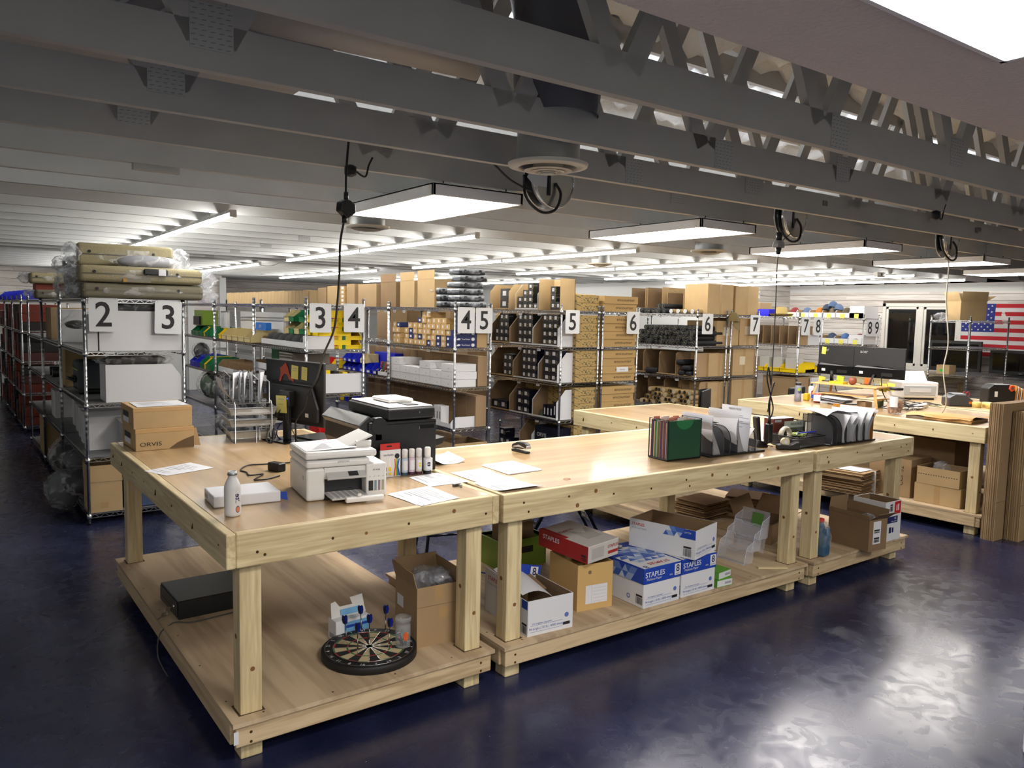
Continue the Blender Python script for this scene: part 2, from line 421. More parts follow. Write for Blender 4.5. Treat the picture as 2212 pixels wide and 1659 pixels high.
struct(B().box(4.0, 11, 17.3, 17.38, 0, 1.7).obj('wall_far_lower', PAINTW))
struct(B().box(3.98, 4.12, 15.12, 15.24, 0, 2.5).obj('trim_1', PAINTW))
struct(B().box(3.3, 3.44, 15.12, 15.19, 0, 2.45).obj('trim_2', PAINTW))
struct(B().box(XL-.05, XL, YF, YB, 0, 2.6).obj('wall_left', PAINTW))
struct(B().box(XL, XR, YF-.05, YF, 0, 2.6).obj('wall_front', PAINTW))
struct(B().box(XR-.016, XR+.0, 2.2, 7.3, 2.40, 2.54).obj('trim_3', PAINTW))
# window in the right wall: two sashes reflecting the stockroom
wn = bpy.data.objects.new('window_1', None); COL.objects.link(wn); struct(wn); at(wn, (XR, 5.20, 0), -PI/2)
wl_ = WIN[1]-WIN[0]; z0, z1 = .93, 2.19
WT = mat('window_trim', 'd8d6d0', .4)
fr = B()
for a, c, p, q in ((-.0, .07, z0, z1), (wl_-.07, wl_, z0, z1), (0, wl_, z0, z0+.09), (0, wl_, z1-.07, z1)): fr.box(a, c, -.035, .04, p, q)
fr.obj('window_frame', WT, wn, .006)
B().box(wl_*.5-.05, wl_*.5+.05, -.03, .04, z0+.09, z1-.07).obj('mullion', WT, wn, .006)
for a, c in ((.07, wl_*.5-.05), (wl_*.5+.05, wl_-.07)):
    s = B()
    for p in ((a, a+.045, z0+.09, z1-.07), (c-.045, c, z0+.09, z1-.07), (a, c, z0+.09, z0+.135), (a, c, z1-.115, z1-.07)): s.box(p[0], p[1], -.015, .03, p[2], p[3])
    s.obj('sash', WT, wn, .004)
    B().box(a+.04, c-.04, .005, .012, z0+.13, z1-.11).obj('pane', mat('night_glass', '0e1012', .04, spec=.9), wn)
# ================================================================ LIGHTS
LFR = mat('light_frame', 'f0f1f2', .4)
def panel_light(label, x, y, wx=.6, wy=1.2, z=2.455, e=None, flush=False):
    t = thing('ceiling_panel_light', label, 'ceiling light', (x, y, z), 0, 'square flat panel lights')
    f = B(); k = .018
    for a, c, p, q in ((-wx/2, wx/2, -wy/2, -wy/2+k), (-wx/2, wx/2, wy/2-k, wy/2), (-wx/2, -wx/2+k, -wy/2, wy/2), (wx/2-k, wx/2, -wy/2, wy/2)): f.box(a, c, p, q, 0, .065)
    f.box(-wx/2, wx/2, -wy/2, wy/2, .055, .065)
    f.obj('frame', LFR, t, .002)
    B().quad((-wx/2+k, wy/2-k, .004), (wx/2-k, wy/2-k, .004), (wx/2-k, -wy/2+k, .004), (-wx/2+k, -wy/2+k, .004)).obj('diffuser', emis('panel_glow', 'fff9f2', PANEL_E), t)
    if not flush:
        h = B()
        for sx in (-1, 1):
            for sy in (-.6, .1): h.cyl((sx*wx*.35, sy*wy/1.3, .06), (sx*wx*.35, sy*wy/1.3, .088), .004, 6)
        h.obj('hanger', BLACK, t)
    return t
for i, x in enumerate((1.60, 3.74, 5.80, 7.98, 10.1)):
    panel_light('%s flat white panel light under the grey joists' % ('nearest large', 'second large', 'third', 'fourth', 'farthest')[i], x, 1.33)
p_ = panel_light('big bright panel light set in the textured ceiling near the camera', .92, -2.29, 1.24, .62, 2.53, flush=True)
panel_light('added unseen panel light in the textured ceiling behind the viewpoint', -1.5, -3.6, 1.24, .62, 2.53, flush=True)  # this and the next two: unseen panels added for more light
panel_light('added unseen panel light over the empty floor behind the viewpoint', 1.6, -4.6, 1.24, .62, 2.53, flush=True)
panel_light('added unseen panel light in the textured ceiling far right of the viewpoint', 4.6, -3.2, 1.24, .62, 2.53, flush=True)
HOUS = mat('tube_housing', 'd6d6d4', .4)
hm = B().box(-.022, .022, 0, 2.43, .0, .022).mesh('housing', HOUS)
em = B().cyl((0, .02, -.012), (0, 2.41, -.012), .018, 4, cap=False).mesh('tube', emis('tube_glow', 'fffaf2', TUBE_E))
cm_ = B().box(-.024, .024, -.015, 0, -.03, .024).box(-.024, .024, 2.43, 2.445, -.03, .024).mesh('end_cap', HOUS)
TX = (.86, 2.99, 4.97, 6.95, 8.95, 10.55, 12.08)
ORD = ('leftmost', 'second', 'third', 'fourth', 'fifth', 'sixth', 'rightmost')
for i, x in enumerate(TX):
    for j, y in enumerate((2.93, 5.40, 9.1, 11.55)):
        if j > 1 and (i > 4 or x > 10): continue
        t = thing('tube_light', 'long white tube light, %s tube from the near end of the %s row' % (('first', 'second', 'third', 'fourth')[j], ORD[i]), 'tube light', (x, y, 2.518), 0, 'tube lights over the shelving')
        link('housing', hm, t); link('tube', em, t); link('end_cap', cm_, t)
# unseen fill tubes added above the open bay to brighten foam and webs
for i, x in enumerate((1.0, 3.55, 6.1, 8.65)):
    t = thing('attic_fill_tube', 'added unseen fill tube light behind the open joists, %s from the left' % ('first', 'second', 'third', 'fourth')[i], 'tube light', (x, 1.40, 3.50), PI/2, 'added fill tubes in the attic')
    B().box(-.14, .14, 0, 2.42, -.05, -.035).obj('fill_shield', HOUS, t)  # added plate keeping the fill light from falling through the joists
    link('tube', B().cyl((0, .02, 0), (0, 2.40, 0), .016, 4, cap=False).mesh('tube', emis('attic_fill_glow', 'f4f8ff', ATTIC_FILL_E)), t)
# ================================================================ WORK TABLES
ZT, ZS = .951, .187
KNOT = mat('knot', '7a5230', .6)
def table(label, loc, rz, L, D, front_full=False):
    t = thing('work_table', label, 'table', loc, rz, 'pine plywood work tables')
    al = L > D
    a = .038
    B().box(a, L-a, a, D-a, ZT-.020, ZT-.001).obj('tabletop', PLYT if al else PLYTY, t, .001)
    fx0, fx1 = (0, L) if front_full else (a, L-a)
    B().box(fx0, fx1, 0, a, ZT-.14, ZT).obj('apron_board', PINE[0], t, .006, 2)
    B().box(fx0, fx1, D-a, D, ZT-.14, ZT).obj('apron_board', PINE[0], t, .006, 2)
    y0, y1 = (a, D-a) if front_full else (0, D)
    B().box(0, a, y0, y1, ZT-.14, ZT).obj('apron_board', PINE[1], t, .006, 2)
    B().box(L-a, L, y0, y1, ZT-.14, ZT).obj('apron_board', PINE[1], t, .006, 2)
    lx, ly, w = .064, .051, .089
    lm = B().box(0, w, 0, w, 0, ZT-.021).mesh('leg', PINE[2])
    for x in (lx, L-lx-w):
        for y in (ly, D-ly-w): at(link('leg', lm, t, .005, 2), (x, y, 0))
    # lower shelf with notches for the legs
    B().box(.016, L-.016, -.010, D+.010, ZS-.018, ZS).obj('shelf_board', PLYS, t)
    for y in (.002, D-.002-a): B().box(.030, L-.030, y, y+a, ZS-.107, ZS-.018).obj('rim_board', RIM[0], t, .005, 2)
    for x in (.018, L-.018-a): B().box(x, x+a, .002+a, D-.002-a, ZS-.107, ZS-.018).obj('rim_board', RIM[1], t, .005, 2)
    # leg notch shadows and screws
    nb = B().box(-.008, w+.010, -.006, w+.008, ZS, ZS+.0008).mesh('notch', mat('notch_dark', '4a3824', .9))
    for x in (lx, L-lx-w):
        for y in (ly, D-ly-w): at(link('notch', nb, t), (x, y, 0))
    s = B(); r = random.Random(int(L*100+D*10+loc[0]*7))
    x = .12
    while x < L-.05:
        for z in (ZT-.045-r.uniform(0, .04),): s.cyl((x, -.0012, z), (x, .003, z), .0062, 8)
        if r.random() < .4: s.cyl((x+.03, -.0012, ZT-.1), (x+.03, .003, ZT-.1), .0062, 8)
        x += r.uniform(.28, .42)
    y = .1
    while y < D-.05:
        s.cyl((-.0012, y, ZT-.05-r.uniform(0, .05)), (.003, y, ZT-.05-r.uniform(0, .02)), .006, 8); y += r.uniform(.25, .4)
    for x in (.09, L-.09):
        for dz in (.035, .075): s.cyl((x, .0008, ZS-.018-dz), (x, .004, ZS-.018-dz), .006, 8)
    for x in [i*.3+.15 for i in range(int(L/.3))]: s.cyl((x, .03, ZS-.002), (x, .03, ZS+.0006), .005, 6)
    for y in [i*.4+.2 for i in range(int(D/.4))]: s.cyl((.05, y, ZS-.002), (.05, y, ZS+.0006), .005, 6)
    o = s.obj('screw_heads', SCREW, t); o['kind'] = 'stuff'
    k = B(); n = 0
    while n < int(L*2.2):
        x, z, q = r.uniform(.1, L-.1), ZT-r.uniform(.03, .11), r.uniform(.006, .013)
        k.cyl((x, -.0008, z), (x, .004, z), q, 10); n += 1
    for yy in (ly,):
        for xx in (lx, L-lx-w):
            k.cyl((xx+.05, yy-.0006, .37), (xx+.05, yy+.003, .37), .010, 10); k.cyl((xx-.0006, yy+.05, .5), (xx+.003, yy+.05, .5), .011, 10)
    o = k.obj('knots', KNOT, t); o['kind'] = 'stuff'
    return t
T1 = table('nearest pine work table, holding the two printers and monitor', (0, 0, 0), .0205, 1.291, 2.465)
T2 = table('long middle pine work table with copy paper boxes beneath', (1.305, .010, 0), 0, 2.522, 1.292, True)
T3 = table('pine work table with the letter sorter, right of the paper boxes', (3.849, -.0025, 0), .0156, 1.288, 2.50)
T5 = table('far pine work table with two monitors and a treat jar', (6.245, -.01, 0), .058, 1.29, 2.47)
tg = bpy.data.objects.new('barcode_sticker', B().box(-.001+.022, .019+.022-.001, -.0012, .002, .098, .150).mesh('barcode_sticker', PAPER)); COL.objects.link(tg); tg.parent = T1
# ================================================================ WIRE SHELVING
LV = (.09, .56, 1.01, 1.441, 1.877)
def post_mat():
    m = mat('chrome_post', 'aeb0b2', .28, metal=1)
    nt = m.node_tree; b = nt.nodes['Principled BSDF']; tc = nt.nodes.new('ShaderNodeTexCoord'); w = nt.nodes.new('ShaderNodeTexWave'); w.bands_direction = 'Z'; w.inputs['Scale'].default_value = 6.3
    nt.links.new(tc.outputs['Object'], w.inputs['Vector']); k = nt.nodes.new('ShaderNodeBump'); k.inputs['Strength'].default_value = .6; k.inputs['Distance'].default_value = .004
    nt.links.new(w.outputs['Fac'], k.inputs['Height']); nt.links.new(k.outputs['Normal'], b.inputs['Normal']); return m
POSTM = post_mat()
POST = B().cyl((0,0,.03), (0,0,1.925), .0127, 10).mesh('post', POSTM)
FOOT = B().cyl((0,0,0), (0,0,.03), .010, 8).mesh('foot', BLACK)
CAP = B().cyl((0,0,1.925), (0,0,1.945), .0135, 10).mesh('cap', mat('grey_cap', '8a8c8e', .4))
_sh = {}
def shelf_mesh(w, d):
    """shelf w (x) by d (y): double rim with zigzag, deck wires along the short side; top face at z=0"""
    k = (round(w, 3), round(d, 3))
    if k in _sh: return _sh[k]
    b = B(); r = .0035
    for z in (-.004, -.032):
        for p, q in (((0,0,z),(w,0,z)), ((0,d,z),(w,d,z)), ((0,0,z),(0,d,z)), ((w,0,z),(w,d,z))): b.bar(p, q, 2*r)
    def zig(p, q, n):
        p, q = Vector(p), Vector(q)
        for i in range(n):
            a = p+(q-p)*(i/n); c = p+(q-p)*((i+.5)/n); e = p+(q-p)*((i+1)/n)
            b.bar(a+Vector((0,0,-.032)), c+Vector((0,0,-.004)), .005); b.bar(c+Vector((0,0,-.004)), e+Vector((0,0,-.032)), .005)
    zig((0,0,0), (w,0,0), max(4, int(w/.075))); zig((0,0,0), (0,d,0), max(4, int(d/.06)))
    zig((w,0,0), (w,d,0), int(d/.1)); zig((0,d,0), (w,d,0), 5)
    n = int(d/.03)
    for i in range(1, n): b.bar((0, d*i/n, -.002), (w, d*i/n, -.002), .0032)
    for i in (1, 2): b.bar((w*i/3, 0, -.008), (w*i/3, d, -.008), .006)
    for x in (0, w):
        for y in (0, d): b.cyl((x, y, -.04), (x, y, .004), .019, 8)
    _sh[k] = b.mesh('wire_shelf', CHROME); return _sh[k]
LINER = mat('shelf_liner', '6c6e70', .5)
def wire_unit(label, x0, x1, y0, d, levels=LV, rz=.012, liner=(), grp='chrome wire shelving units', top=None):
    w = x1-x0
    t = thing('wire_shelving_unit', label, 'shelving', (x0, y0, 0), rz, grp)
    for x in (0, w):
        for y in (0, d):
            p = link('post', POST, t); p.location = (x, y, 0)
            f = link('foot', FOOT, p); c = link('cap', CAP, p)
    sm = shelf_mesh(w, d)
    for i, z in enumerate(levels):
        s = link('wire_shelf', sm, t); s.location = (0, 0, z)
        if i in liner:
            B().box(.012, w-.012, .012, d-.012, .0012, .0026).obj('shelf_liner', LINER, s)
    return t
UL = 1.53
ROWS = {}
def row(key, x0, x1, n, name, liner=(), levels=LV, y0=4.17, rz=.012):
    for i in range(n):
        lab = '%s, %s unit from the aisle end' % (name, ('first', 'second', 'third', 'fourth', 'fifth', 'sixth')[i])
        wire_unit(lab, x0 - math.sin(rz)*i*(UL+.03), x1 - math.sin(rz)*i*(UL+.03), y0+i*(UL+.03), UL, levels, rz, liner)
row('23', .02, .78, 3, 'chrome wire shelving by signs two and three', (0, 1, 2, 3), rz=.022)
row('23b', -.10, .66, 3, 'far left chrome wire shelving with red boxes', (), y0=9.85, rz=.022)
row('34', 1.88, 2.47, 3, 'chrome wire shelving by signs three and four')
row('45', 3.53, 3.99, 2, 'chrome wire shelving by signs four and five')
row('56a', 4.99, 5.58, 1, 'chrome wire shelving behind the black reel boxes')
row('56b', 5.64, 6.24, 1, 'chrome wire shelving holding the encounter boxes')
row('56c', 6.40, 7.16, 1, 'chrome wire shelving behind the encounter boxes', y0=5.9)
row('67a', 7.35, 7.97, 1, 'chrome wire shelving holding the black rod tubes')
row('67b', 8.05, 8.66, 1, 'chrome wire shelving with tall brown cartons by sign seven')
row('78', 9.64, 10.24, 1, 'chrome wire shelving by signs seven and eight')
row('89', 11.40, 11.86, 1, 'chrome wire shelving holding bins of caps near the window')
# sign plates
SIGN = mat('sign_white', 'd2d4d6', .5)
def sign(ch, x, y, z, which, rx=0, rz=0):
    """8.5 x 11 plate, top at z, hung on the shelf rim, facing -y"""
    t = thing('aisle_sign', which, 'sign', (x, y, z), rz, 'aisle number signs')
    w, h = .216, .279
    B().prism(rrect(w, h, .014), (0, 0, -h), X3, Z3, Y3*.003).obj('plate', SIGN, t)
    text(t, ch, .285, (w*.5, 0, -h*.53), X3, Z3, INK, 'numeral', sx=.92, bold=.012)
    B().cyl((.02, -.004, -.012), (.02, .02, .012), .002, 6).cyl((w-.02, -.004, -.012), (w-.02, .02, .012), .002, 6).obj('hook', STEEL, t)
    if rx: t.rotation_euler = (0, rx, rz)
sign('2', .05, 4.145, 1.885, 'white sign with a black two on the leftmost shelf end')
sign('3', .55, 4.145, 1.872, 'slightly tilted white sign with three beside the number two sign', .03)
sign('3', 1.905, 4.145, 1.885, 'white sign with three left of the hanging black cord')
sign('4', 2.25, 4.145, 1.89, 'white sign with four crossed by the hanging black cord')
sign('4', 3.545, 4.145, 1.885, 'white sign with four beneath the stack of bagged cases')
sign('5', 3.775, 4.145, 1.885, 'white sign with five touching the four beneath the bagged cases')
sign('5', 5.03, 4.145, 1.885, 'white sign with five beside the leaf printed boxes')
sign('6', 6.02, 4.145, 1.885, 'white sign with six in front of the encounter boxes')
sign('6', 7.42, 4.145, 1.885, 'white sign with six in front of the black rod tubes')
sign('7', 8.44, 4.145, 1.885, 'white sign with seven right of the hanging olive cap')
sign('7', 9.66, 4.145, 1.875, 'white sign with seven beside an eight above the yellow bins')
sign('8', 9.98, 4.145, 1.875, 'white sign with eight beside a seven above the yellow bins')
sign('8', 11.44, 4.145, 1.86, 'white sign with eight nearest the window', 0)
sign('9', 11.65, 4.145, 1.86, 'white sign with nine nearest the window', 0)
# ================================================================ SHARED BUILDERS
def smooth(pts, n=6):
    pts = [Vector(p) for p in pts]; out = []
    for i in range(len(pts)-1):
        p0, p1, p2, p3 = pts[max(i-1, 0)], pts[i], pts[i+1], pts[min(i+2, len(pts)-1)]
        for k in range(n):
            t = k/n; out.append(.5*((2*p1)+(p2-p0)*t+(2*p0-5*p1+4*p2-p3)*t*t+(3*p1-p0-3*p2+p3)*t**3))
    return out+[pts[-1]]
def cord(label, pts, r=.0035, m=None, name='loose_cable', cat='cable', group=None, n=6):
    return tag(B().tube(smooth(pts, n), r, 6).obj(name, m or BLACK), label, cat, group)
def carton(label, loc, rz, w, d, h, m=None, inner=None, open_=False, flaps=(), tape=None, name='cardboard_box', cat='box', group=None, t=.005, fill=0):
    """local origin front-left-bottom; flaps: dict side->(angle from vertical outwards, length)"""
    m = m or CARD; inner = inner or CARDI
    o = thing(name, label, cat, loc, rz, group)
    if not open_:
        B().box(0, w, 0, d, 0, h).obj('body', m, o, .003)
        B().box(.004, w-.004, d*.5-.0008, d*.5+.0008, h, h+.0006).obj('seam', inner, o)
    else:
        b = B()
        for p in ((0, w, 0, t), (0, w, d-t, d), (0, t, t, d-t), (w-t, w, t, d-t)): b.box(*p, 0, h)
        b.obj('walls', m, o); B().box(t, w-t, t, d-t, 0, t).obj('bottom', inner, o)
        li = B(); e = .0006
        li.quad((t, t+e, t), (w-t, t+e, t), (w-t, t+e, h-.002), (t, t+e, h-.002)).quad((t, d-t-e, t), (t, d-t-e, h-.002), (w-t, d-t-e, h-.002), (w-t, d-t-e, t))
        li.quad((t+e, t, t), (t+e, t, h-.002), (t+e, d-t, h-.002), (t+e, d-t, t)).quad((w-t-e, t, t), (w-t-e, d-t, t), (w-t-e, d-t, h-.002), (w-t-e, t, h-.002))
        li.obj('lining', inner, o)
    for s, (ang, ln) in dict(flaps).items():
        c, n_ = math.sin(ang)*ln, math.cos(ang)*ln
        if s == 'f': P, Q, dx = (0, 0, h), (w, 0, h), (0, -c, n_)
        elif s == 'b': P, Q, dx = (w, d, h), (0, d, h), (0, c, n_)
        elif s == 'l': P, Q, dx = (0, d, h), (0, 0, h), (-c, 0, n_)
        else: P, Q, dx = (w, 0, h), (w, d, h), (c, 0, n_)
        P, Q, dx = Vector(P), Vector(Q), Vector(dx); nn = (Q-P).normalized().cross(dx.normalized())*t*.7
        b = B(); v = [P, Q, Q+dx, P+dx]; k = 0
        b.v = [tuple(x) for x in v]+[tuple(x+nn) for x in v]; b.f = [(3,2,1,0),(4,5,6,7),(0,1,5,4),(1,2,6,5),(2,3,7,6),(3,0,4,7)]; b.sm = [False]*6
        b.obj('flap', m, o)
    if tape: 
        b = B().box(w/2-.025, w/2+.025, -.0006, .0, h-.07 if tape == 1 else 0, h); b.obj('tape', mat('packing_tape', 'a98a60', .25, spec=.7), o)
        if not open_: B().box(w/2-.025, w/2+.025, 0, d, h, h+.0008).obj('tape', MATS['packing_tape'], o)
    if fill:
        bag(o, (w*.5, d*.5, h*fill), (w*.42, d*.42, h*.16), 'plastic_filler', FILM2, 5)
    return o
def bag(parent, c, r, name='plastic_bag', m=None, seed=1, n=18, wr=.22):
    """crumpled film blob"""
    rr = random.Random(seed); ph = [rr.uniform(0, 6.28) for _ in range(6)]; c = Vector(c)
    def fn(u, v):
        a, b_ = 2*PI*u, PI*(v-.5)
        k = 1 + wr*math.sin(5*a+ph[0])*math.cos(3*b_+ph[1]) + wr*.6*math.sin(9*a+7*b_+ph[2]) + wr*.5*math.sin(13*b_+ph[3]+4*a)
        p = lambda x: math.copysign(abs(x)**.7, x)
        return c + Vector((r[0]*p(math.cos(a))*math.cos(b_)*k, r[1]*p(math.sin(a))*math.cos(b_)*k, r[2]*math.sin(b_)*(.8+.2*k)))
    return B().grid(n*2, n, fn).obj(name, m or FILM, parent)
def sheet(label, pts, z=ZT, th=.0006, lines=10, seed=0, n=None, name='paper_sheet', group='papers on the work tables', curl=0):
    """sheet from 4 corners (x,y): origin, along-x, far, along-y order"""
    t = thing(name, label, 'paper', (pts[0][0], pts[0][1], z), 0, group)
    P = [Vector((p[0]-pts[0][0], p[1]-pts[0][1], .0005)) for p in pts]
    def S(u, v): return P[0]*(1-u)*(1-v)+P[1]*u*(1-v)+P[2]*u*v+P[3]*(1-u)*v
    def fn(u, v): return S(u, v)+Vector((0, 0, th+curl*(max(0, u-.7)**2+max(0, .3-u)**2)*8*.05))
    b = B().grid(6, 2, fn)
    for e in range(4): b.quad(P[e], P[(e+1) % 4], P[(e+1) % 4]+Vector((0,0,th)), P[e]+Vector((0,0,th)))
    b.obj('sheet', PAPER, t)
    if lines:
        r = random.Random(seed); l = B(); q = Vector((0, 0, th+.0006))
        for i in range(lines):
            v = .12+.76*i/lines
            if r.random() < .2: continue
            u0, u1 = .1, r.uniform(.35, .9); h = .018 if r.random() < .8 else .035
            l.quad(S(u0, v)+q, S(u1, v)+q, S(u1, v+h)+q, S(u0, v+h)+q)
        l.obj('print', GREYP, t)['kind'] = 'stuff'
    return t
# ================================================================ ON THE NEAREST TABLE
# shoe boxes
for i, (x, y, z, rz, h, lab) in enumerate(((.03, 2.05, ZT, .03, .132, 'lower of two brown boot boxes stacked on the nearest table'), (.022, 2.062, ZT+.132, .02, .128, 'upper of two brown boot boxes, with a white sheet on its lid'))):
    o = thing('shoe_box', lab, 'box', (x, y, z), rz, 'boot boxes on the nearest table')
    w, d = .335, .37
    B().box(0, w, 0, d, 0, h-.002).obj('body', CARD2, o, .002)
    if i == 0: B().prism([(.335, .012), (.375, .008), (.352, h-.012), (.335, h-.012)], (0, .005, 0), X3, Z3, Y3*.005).obj('side_flap', CARD, o)
    B().box(-.001, w+.001, -.001, d+.001, h-.026, h).obj('lid', mat('kraft_lid', 'b08f62', .8), o, .002)
    decal(o, 'size_label', (-.001, d*.82, h*.18), (0,-1,0), Z3, .17, h*.5, PAPER)
    decal(o, 'label_stripe', (-.0018, d*.82, h*.45), (0,-1,0), Z3, .17, h*.27, INK)
    text(o, 'ORVIS', .034, (.085, 0, h*.28), X3, Z3, INK, sx=1.35) if i == 0 else text(o, 'ORVIS', .02, (-.0012, d*.16, h*.2), (0,-1,0), Z3, mat('brown_ink', '6a5238', .8), sx=1.2)
    if i == 0:
        pts = [(.19, 0), (w, 0), (w, .07), (.28, .052), (.235, .032)]
        B().prism([(a, b_) for a, b_ in pts], (0, -.0008, .004), X3, Z3, Y3*.0006).obj('swoosh_print', mat('swoosh', '5e4a34', .8), o)
sheet('printed sheet lying on the upper boot box', [(.05, 2.09), (.35, 2.10), (.34, 2.38), (.05, 2.37)], ZT+.262, lines=7, seed=2)
sheet('printed sheet overhanging the left edge of the nearest table', [(-.035, 1.42), (.04, 1.24), (.30, 1.335), (.225, 1.55)], seed=3, lines=9)
# aluminium beer bottle
t = thing('aluminium_bottle', 'white aluminium bottle with blue lite lettering at the table corner', 'bottle', (.105, .285, ZT))
B().lathe([(.028,.0),(.0335,.004),(.034,.012),(.034,.115),(.033,.128),(.024,.152),(.0175,.162),(.0175,.172),(.0195,.174),(.0195,.181),(.0175,.184),(.0175,.190),(.0145,.190),(.0140,.165)], 28, close=False).obj('body', mat('bottle_white', 'c9c9ca', .38), t)
B().lathe([(.0005,.166),(.0138,.166)], 20).obj('inside', BLACK, t)
B().lathe([(.0178,.1725),(.0198,.174),(.0198,.181),(.0178,.1835)], 24, close=False).obj('thread_ring', STEEL, t)
V, F = text_mesh('lite', .02); b = B()
for x, y, z in V:
    h = .078 + x*.033; a = -PI/2+.42 + (-y*.033)/.034*-1 - .02
    a = -PI/2+.38 - (y)*.033/.034*-1
    b.v.append((.0346*math.cos(a), .0346*math.sin(a), h))
b.f = list(F); b.sm = [False]*len(F); b.obj('lettering', NAVY, t)
def patch(r, a0, z0, ra, rz_, m, name, par):
    b = B(); n = 14; k = [(r*math.cos(a0), r*math.sin(a0), z0)]+[(r*math.cos(a0+ra*math.cos(2*PI*i/n)), r*math.sin(a0+ra*math.cos(2*PI*i/n)), z0+rz_*math.sin(2*PI*i/n)) for i in range(n)]
    b.v = k; b.f = [(0, i+1, (i+1) % n+1) for i in range(n)]; b.sm = [False]*n; return b.obj(name, m, par)
patch(.0346, -PI/2+.38, .032, .30, .0145, NAVY, 'badge_ring', t); patch(.0349, -PI/2+.38, .032, .25, .012, mat('copper_print', 'c07a5a', .45), 'badge', t)
# ream of paper
t = thing('paper_ream', 'opened white wrapped ream of paper left of the white printer', 'paper ream', (.068, .44, ZT), -.06)
B().box(0, .29, 0, .215, 0, .05).obj('wrapper', PAPER, t, .006, 2)
B().prism([(0,0),(.05,.012),(.03,.05),(.0,.047)], (-.0008, .15, 0), (0,-1,0), Z3, X3*.0008).obj('torn_flap', WHITE, t)
B().prism([(0,0),(.035,-.012),(.03,.028),(0,.03)], (.29, .01, .012), X3, Z3, Y3*.002).obj('blue_flap', BLUEP, t)
decal(t, 'wrapper_print', (-.0062+.006, .19, .014), (0,-1,0), Z3, .06, .02, GREYP)
# white ink tank printer
t = thing('white_printer', 'white all-in-one ink tank printer beside the ink bottles', 'printer', (.45, .35, ZT), -.125)
EP = mat('printer_white', 'd6d5d2', .38); EPG = mat('printer_grey', 'b4b3b0', .4); SLOT = mat('printer_dark', '1b1d20', .4)
w, d = .375, .345
B().box(0, .085, 0, d, .0, .150).obj('left_body', EP, t, .012, 3)
B().box(.275, w, -.012, d, 0, .158).obj('tank_body', EP, t, .008, 3)
B().box(.07, .29, .06, d, 0, .150).obj('core', EP, t)
B().box(.08, .28, .0, .08, .098, .150).obj('upper_body', EP, t, .004)
B().box(.085, .275, .055, .075, .012, .098).obj('tray_cavity', SLOT, t)
B().box(.085, .275, .004, .06, 0, .014).obj('cavity_floor', SLOT, t)
B().box(-.002, .297, -.004, d, .152, .186).obj('scanner_unit', EP, t, .012, 3)
B().box(-.002, w-.04, .01, d, .188, .222).obj('feeder_lid', EP, t, .012, 3)
B().box(.05, .30, -.0052, -.003, .196, .199).obj('feeder_groove', EPG, t)
# control panel tilted
B().box(.088, .272, -.040, .02, .118, .128, rotx(.55), (.18, 0, .123)).obj('control_panel', EPG, t, .002)
B().box(.19, .235, -.030, .0, .1286, .1296, rotx(.55), (.18, 0, .123)).obj('display', SLOT, t)
# output tray
B().box(.092, .268, -.095, .06, .018, .026).obj('output_tray', EPG, t, .002)
B().box(.15, .33, -.118, -.088, .006, .030).obj('tray_stop', EP, t, .006, 2)
B().box(.205, .222, -.112, -.100, .03, .044).obj('tray_tab', EP, t, .003)
for i in range(6): B().box(.105+i*.026, .115+i*.026, -.085, .05, .026, .0275).obj('tray_rib', EP, t)
for i, m in enumerate((SLOT, mat('tank_c', '6f8796', .2), mat('tank_m', '8a7686', .2), mat('tank_y', '9a9672', .2))):
    x = .287 + (0 if i == 0 else .028+(i-1)*.018)
    B().box(x, x+(.022 if i == 0 else .011), -.0135, -.011, .03, .078).obj('ink_window', m, t)
for i in range(4): text(t, 'o', .013, (.293+i*.0215, -.013, .098), X3, Z3, GREYP, 'button_print')
text(t, 'EPSON', .014, (.17, -.004, .175), X3, Z3, mat('grey_logo', '9b9b9b', .5), sx=1.3, lift=.0016)
text(t, 'ET-4760', .010, (.325, -.0125, .128), X3, Z3, INK)
B().box(-.0012, .0, .045, .075, .092, .110).obj('side_grip', EPG, t)
# feeder tray wings and paper
B().box(.01, .25, .05, .32, .226, .2268, roty(-.03)).obj('feeder_paper', PAPER, t)
B().prism([(.22,.0),(.34,.05),(.335,.056),(.21,.004)], (0, .09, .222), X3, Z3, Y3*.22).obj('feeder_tray', EP, t, .002)
B().box(.26, .335, .10, .112, .222, .250, rotx(.2)).obj('paper_guide', EP, t)
l = B()
for i in range(7): l.box(.05+i*.012, .14, .085+i*.022, .089+i*.022, .2275, .2279, roty(-.03), (.13, .185, .2264))
l.obj('print', GREYP, t)['kind'] = 'stuff'
# black wide printer, side towards us
t = thing('black_printer', 'large black office printer standing behind the ink bottles', 'printer', (.925, .715, ZT), .0)
BP = mat('printer_black', '17181b', .45, noise=(60, .1)); BPG = mat('printer_black_satin', '2a2b2e', .32)
D_, W_ = .405, .53
B().prism([(.04,.0),(D_,0),(D_,.285),(0,.285),(0,.10),(.03,.06)], (0, 0, 0), X3, Z3, Y3*W_).obj('body', BP, t, .005, 2)
B().prism([(.02,.0),(.0,.02),(-.035,.11),(-.03,.20),(.02,.235)], (0, .05, .05), X3, Z3, Y3*(W_-.06)).obj('front_cover', BP, t, .006, 2)
B().box(.11, D_-.003, .004, W_-.004, .288, .352).obj('scanner_unit', BP, t, .014, 3)
B().box(.125, D_-.012, .02, W_-.02, .353, .360).obj('white_lid', EP, t, .003)
B().box(.20, .36, .18, .40, .361, .384).obj('feeder_hump', EP, t, .02, 3)
B().box(.25, .32, .05, .17, .361, .3645).obj('feeder_slot', SLOT, t)
B().box(-.05, .03, -.004, W_-.02, -.032, .030, roty(-.7), (0, 0, 0)).obj('control_panel', BPG, t, .005, 2).location = (.005, .02, .278)
B().cyl((.06, -.004, .265), (.06, .03, .265), .045, 24).obj('hinge', BP, t)
